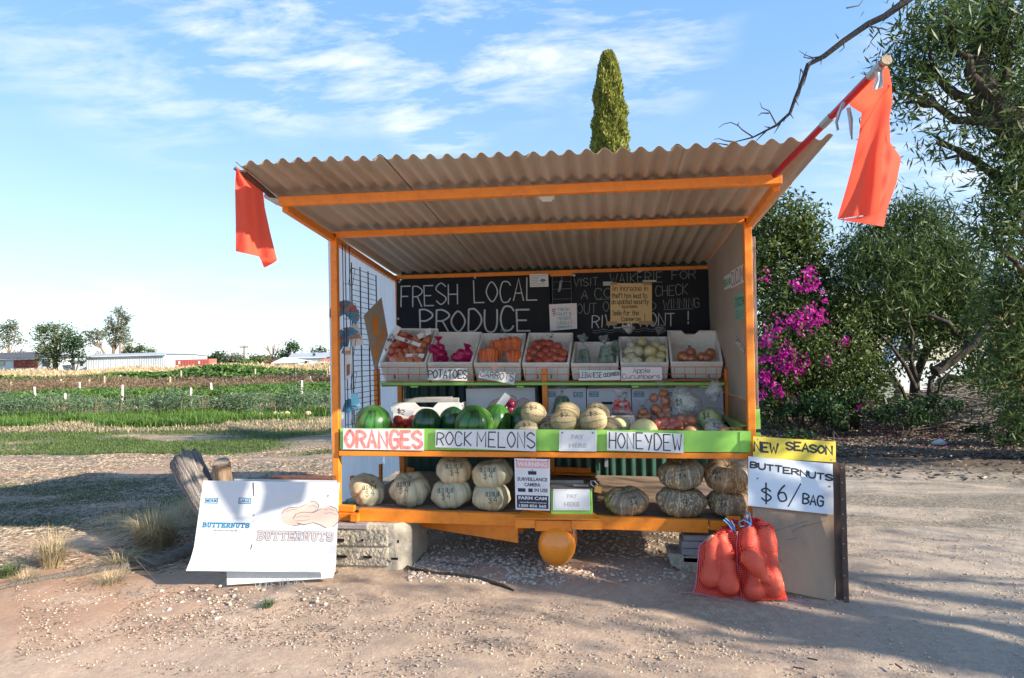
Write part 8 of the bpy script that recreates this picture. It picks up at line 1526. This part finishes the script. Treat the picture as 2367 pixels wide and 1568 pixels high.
def gourd3(e, name, a, b, r0, r1, m, nth=28):
    """butternut from neck end a to bulb end b"""
    a, b = Vector(a), Vector(b); ax, e1, e2 = axes(b-a); Ln = (b-a).length; rows = []
    for i in range(25):
        t = i/24; s = r0+(r1-r0)*(1/(1+math.exp(-(t-.58)*13))); L0, L1 = r0*.8/Ln, r1*1.0/Ln; f = 1
        if t < L0: f = math.sqrt(max(0, 1-((L0-t)/L0)**2))
        if t > 1-L1: f = math.sqrt(max(0, 1-((t-1+L1)/L1)**2))
        rows.append([a+ax*(Ln*t)+(e1*math.cos(q)+e2*math.sin(q))*max(.0008, s*f) for q in (2*math.pi*j/nth for j in range(nth))])
    mb = MB(); mb.grid(rows, closed_u=True); return mb.build(name, m, e, smooth=True)
c = at(1690, 998, .12); k = mpp(c); e = empty('butternut', 'orange brown butternut marked $2 lying at the right end of the counter', 'butternut', c); o = gourd3(e, 'skin', at(1660, 1000, .14), at(1724, 1002, .14), 13*k, 15*k, M['butternut']); project_text(o, [('$2', -6*k, 0, 12*k, 7*k)], at(1692, 998, .14), .003, M['marker'], e)
c = at(1597, 1000, .14); e = empty('butternut', 'pinkish orange rounded butternut end showing above the green board', 'butternut', c); gourd3(e, 'skin', c+Vector((0, .2, -.02)), c+Vector((0, -.06, 0)), 13*k, 18*k, M['butternut_pink'])

# ================================================================ BUTTERNUT NET SACKS
M['sack_net'] = net('red_sack_net', (.74, .035, .03), scale=52, cover=.42); M['sack_hem'] = mat('pink_purple_hem', (.50, .16, .30), (.6, .3, .4), rough=.8, scale=90); M['blue_twine'] = mat('blue_twine', (.05, .30, .62), (.12, .42, .75), rough=.6, scale=60); M['sack_cloth'] = mat('gathered_red_net', (.55, .012, .015), (.4, .01, .01), rough=.7, scale=60, bump=.8, trans=.2)
M['sack_veil'] = None
def veil(name, col, op):
    m = bpy.data.materials.new(name); m.use_nodes = True; nt = m.node_tree; nt.nodes.clear(); uv = N(nt, 'ShaderNodeUVMap'); sp = N(nt, 'ShaderNodeSeparateXYZ'); L(nt, uv.outputs[0], sp.inputs[0]); outs = []
    for k, sc in ((0, 26), (1, 42)):
        a = N(nt, 'ShaderNodeMath', operation='MULTIPLY'); L(nt, sp.outputs[k], a.inputs[0]); a.inputs[1].default_value = sc; f = N(nt, 'ShaderNodeMath', operation='PINGPONG'); L(nt, a.outputs[0], f.inputs[0]); f.inputs[1].default_value = .5; outs.append(f.outputs[0])
    mn = N(nt, 'ShaderNodeMath', operation='MINIMUM'); L(nt, outs[0], mn.inputs[0]); L(nt, outs[1], mn.inputs[1]); mr = N(nt, 'ShaderNodeMapRange'); L(nt, mn.outputs[0], mr.inputs[0]); mr.inputs[1].default_value = .13; mr.inputs[2].default_value = .20; mr.inputs[3].default_value = 1; mr.inputs[4].default_value = op
    tr = N(nt, 'ShaderNodeBsdfTransparent'); tr.inputs[0].default_value = (1, .72, .66, 1); p = N(nt, 'ShaderNodeBsdfPrincipled'); p.inputs['Base Color'].default_value = col+(1,); p.inputs['Roughness'].default_value = .6; ms = N(nt, 'ShaderNodeMixShader'); L(nt, mr.outputs[0], ms.inputs[0]); L(nt, tr.outputs[0], ms.inputs[1]); L(nt, p.outputs[0], ms.inputs[2])
    out = N(nt, 'ShaderNodeOutputMaterial'); L(nt, ms.outputs[0], out.inputs[0]); return m
M['sack_veil'] = veil('red_sack_net_weave', (.84, .09, .06), .05)
def sack(label, left, right, nuts, knot, Yb, Yt, seed):
    """left/right: picture outlines from top to bottom; nuts: (x0,y0,x1,y1,r0,r1) in picture units"""
    g_ = gz(left[-1][0], left[-1][1]); e = empty('butternut_sack', label, 'sack of butternuts', (gz((left[-1][0]+right[-1][0])/2, left[-1][1]).x, Yb, 0), 'red net sacks of butternuts')
    y0, y1 = left[0][1], (left[-1][1]+right[-1][1])/2
    def Yat(y): return Yb+(Yt-Yb)*(y1-y)/(y1-y0)
    S = []
    for (xa, ya, xb, yb, r0, r1, dy) in nuts:
        a, b = at(xa, ya, Yat(ya)-dy*.35), at(xb, yb, Yat(yb)-dy*.35); k = mpp(a); gourd3(e, 'butternut', a-(b-a).normalized()*r0*k*.9, b+(b-a).normalized()*r1*k*.9, r0*k, r1*k, M['butternut_pink'])
        for t in (0, .2, .4, .6, .8, 1): S.append((a.lerp(b, t), (r0+(r1-r0)/(1+math.exp(-(t-.58)*13)))*k))
    nx, ny = 44, 64
    def edge(E, y):
        for p, q in zip(E, E[1:]):
            if p[1] <= y <= q[1] or q is E[-1]: t = (y-p[1])/max(1e-6, q[1]-p[1]); return p[0]+(q[0]-p[0])*min(1, max(0, t))
        return E[-1][0]
    G = np.zeros((ny+1, nx+1, 3)); Hh = np.zeros((ny+1, nx+1))
    for i in range(ny+1):
        v = i/ny
        for j in range(nx+1):
            u = j/nx; yl = left[0][1]+(left[-1][1]-left[0][1])*v; yr = right[0][1]+(right[-1][1]-right[0][1])*v; x = edge(left, yl)*(1-u)+edge(right, yr)*u; y = yl*(1-u)+yr*u+5*math.sin(u*5+seed)*max(0, v-.9)*6*u*(1-u)
            p = at(x, y, Yat(y)); h = .006
            for c, r in S:
                d2 = (p.x-c.x)**2+(p.z-c.z)**2
                if d2 < r*r: h = max(h, p.y-c.y+math.sqrt(r*r-d2))
            G[i, j] = p; Hh[i, j] = h
    H2 = Hh.copy(); em = np.ones_like(Hh); 
    for it in range(9): Z = H2.copy(); Z[1:-1, 1:-1] = (H2[:-2, 1:-1]+H2[2:, 1:-1]+H2[1:-1, :-2]+H2[1:-1, 2:])/4; H2 = np.maximum(Z, Hh+.0) if it < 8 else Z; H2[0], H2[-1], H2[:, 0], H2[:, -1] = Hh[0]*0+.004, .004, .004, .004
    H2 = np.maximum(H2, Hh)+.006; H2[:, 0] = .0; H2[:, -1] = .0; H2[-1] = .0
    rows = [[(G[i, j, 0], G[i, j, 1]-H2[i, j], max(.006, G[i, j, 2])) for j in range(nx+1)] for i in range(ny+1)]; mb = MB(); mb.grid(rows); mb.build('net', M['sack_veil'], e, smooth=True)
    rows = [[(G[i, j, 0], G[i, j, 1]+.075*math.sin(math.pi*j/nx)*math.sin(math.pi*min(1, i/ny+.1)), max(.006, G[i, j, 2])) for j in range(nx+1)][::-1] for i in range(ny+1)]; mb = MB(); mb.grid(rows); mb.build('net_back', M['sack_cloth'], e, smooth=True)
    mb = MB(); hem = [Vector((G[i, 0, 0], G[i, 0, 1]-.004, max(.008, G[i, 0, 2]))) for i in range(8, ny+1, 2)]+[Vector((G[ny, j, 0], G[ny, j, 1]-.004, max(.008, G[ny, j, 2]))) for j in range(1, nx+1, 2)]; mb.tube(hem, .0028, 6); mb.build('hem', M['sack_hem'], e)
    kn = at(*knot, Yt-.02); k = mpp(kn); ax, e1, e2 = axes((.1, 0, 1)); mb = MB(); rows = []
    cx = at((left[0][0]+right[0][0])/2, left[0][1]+4, Yt-.01); wd = abs(right[0][0]-left[0][0])*k*.5
    for i in range(9):
        u = i/8; c = cx.lerp(kn, min(1, u*1.6)) if u < .625 else kn+Vector((.3, 0, .8))*(.035*(u-.625)/.375); r = (wd*(1-u/.5)**1.0+.010 if u < .5 else .010+.05*(u-.5)); rows.append([c+(Vector((1, 0, 0))*math.cos(a)+Vector((0, .6, .25))*math.sin(a))*r*(1+.22*math.sin(a*6+seed)) for a in (2*math.pi*q/30 for q in range(30))])
    mb.grid(rows, closed_u=True); mb.build('gathered_neck', M['sack_cloth'], e, smooth=True)
    return e, kn, k
def twine(e, pts, Y, r=.004): mb = MB(); mb.tube([at(x, y, Y+.01*i) for i, (x, y) in enumerate(pts)], r, 6); mb.build('twine', M['blue_twine'], e, smooth=True)
eR, kR, k = sack('right-hand red net sack of butternuts tied with a blue bow', [(1718, 1206), (1706, 1226), (1702, 1262), (1704, 1310), (1710, 1350), (1715, 1393)], [(1768, 1206), (1788, 1216), (1797, 1254), (1798, 1290), (1806, 1340), (1822, 1388)],
    [(1733, 1230, 1733, 1254, 15, 22, .05), (1768, 1232, 1776, 1268, 16, 18, .05), (1735, 1290, 1770, 1338, 22, 12, .26), (1742, 1320, 1744, 1362, 12, 26, .05), (1784, 1286, 1788, 1356, 13, 24, .05), (1752, 1260, 1760, 1290, 14, 16, .02)], (1738, 1212), -.50, -.34, 2)
eL, kL, k = sack('left-hand red net sack of butternuts with a dark gathered top', [(1672, 1218), (1648, 1234), (1616, 1262), (1612, 1310), (1609, 1350), (1603, 1370)], [(1700, 1224), (1704, 1240), (1706, 1290), (1712, 1340), (1714, 1392)],
    [(1645, 1274, 1641, 1336, 14, 23, .05), (1668, 1246, 1676, 1278, 12, 21, .06), (1684, 1306, 1684, 1350, 16, 25, .12), (1650, 1250, 1645, 1262, 14, 16, .03), (1665, 1300, 1662, 1340, 14, 16, .02)], (1690, 1216), -.47, -.33, 5)
for p in ([(1727, 1178), (1724, 1194), (1730, 1206), (1735, 1212)], [(1735, 1212), (1718, 1202), (1708, 1208), (1712, 1218), (1735, 1212)], [(1735, 1212), (1724, 1224), (1716, 1240)], [(1735, 1212), (1728, 1226), (1722, 1246)], [(1732, 1184), (1735, 1200), (1736, 1212)]): twine(eR, p, -.40)
for p in ([(1676, 1198), (1686, 1206), (1696, 1224)], [(1672, 1202), (1684, 1212), (1694, 1228)], [(1690, 1204), (1697, 1216), (1699, 1228)]): twine(eL, p, -.38)
mb = MB(); mb.tube([gz(1822, 1388)+Vector((0, 0, .008)), gz(1840, 1391)+Vector((0, 0, .006)), gz(1856, 1394)+Vector((0, 0, .004))], .003, 5); mb.build('loose_thread', M['sack_hem'], eR); mb = MB(); mb.tube([gz(1605, 1372)+Vector((0, 0, .008)), gz(1585, 1372)+Vector((0, 0, .006)), gz(1572, 1370)+Vector((0, 0, .004))], .003, 5); mb.build('loose_thread', M['sack_hem'], eL)
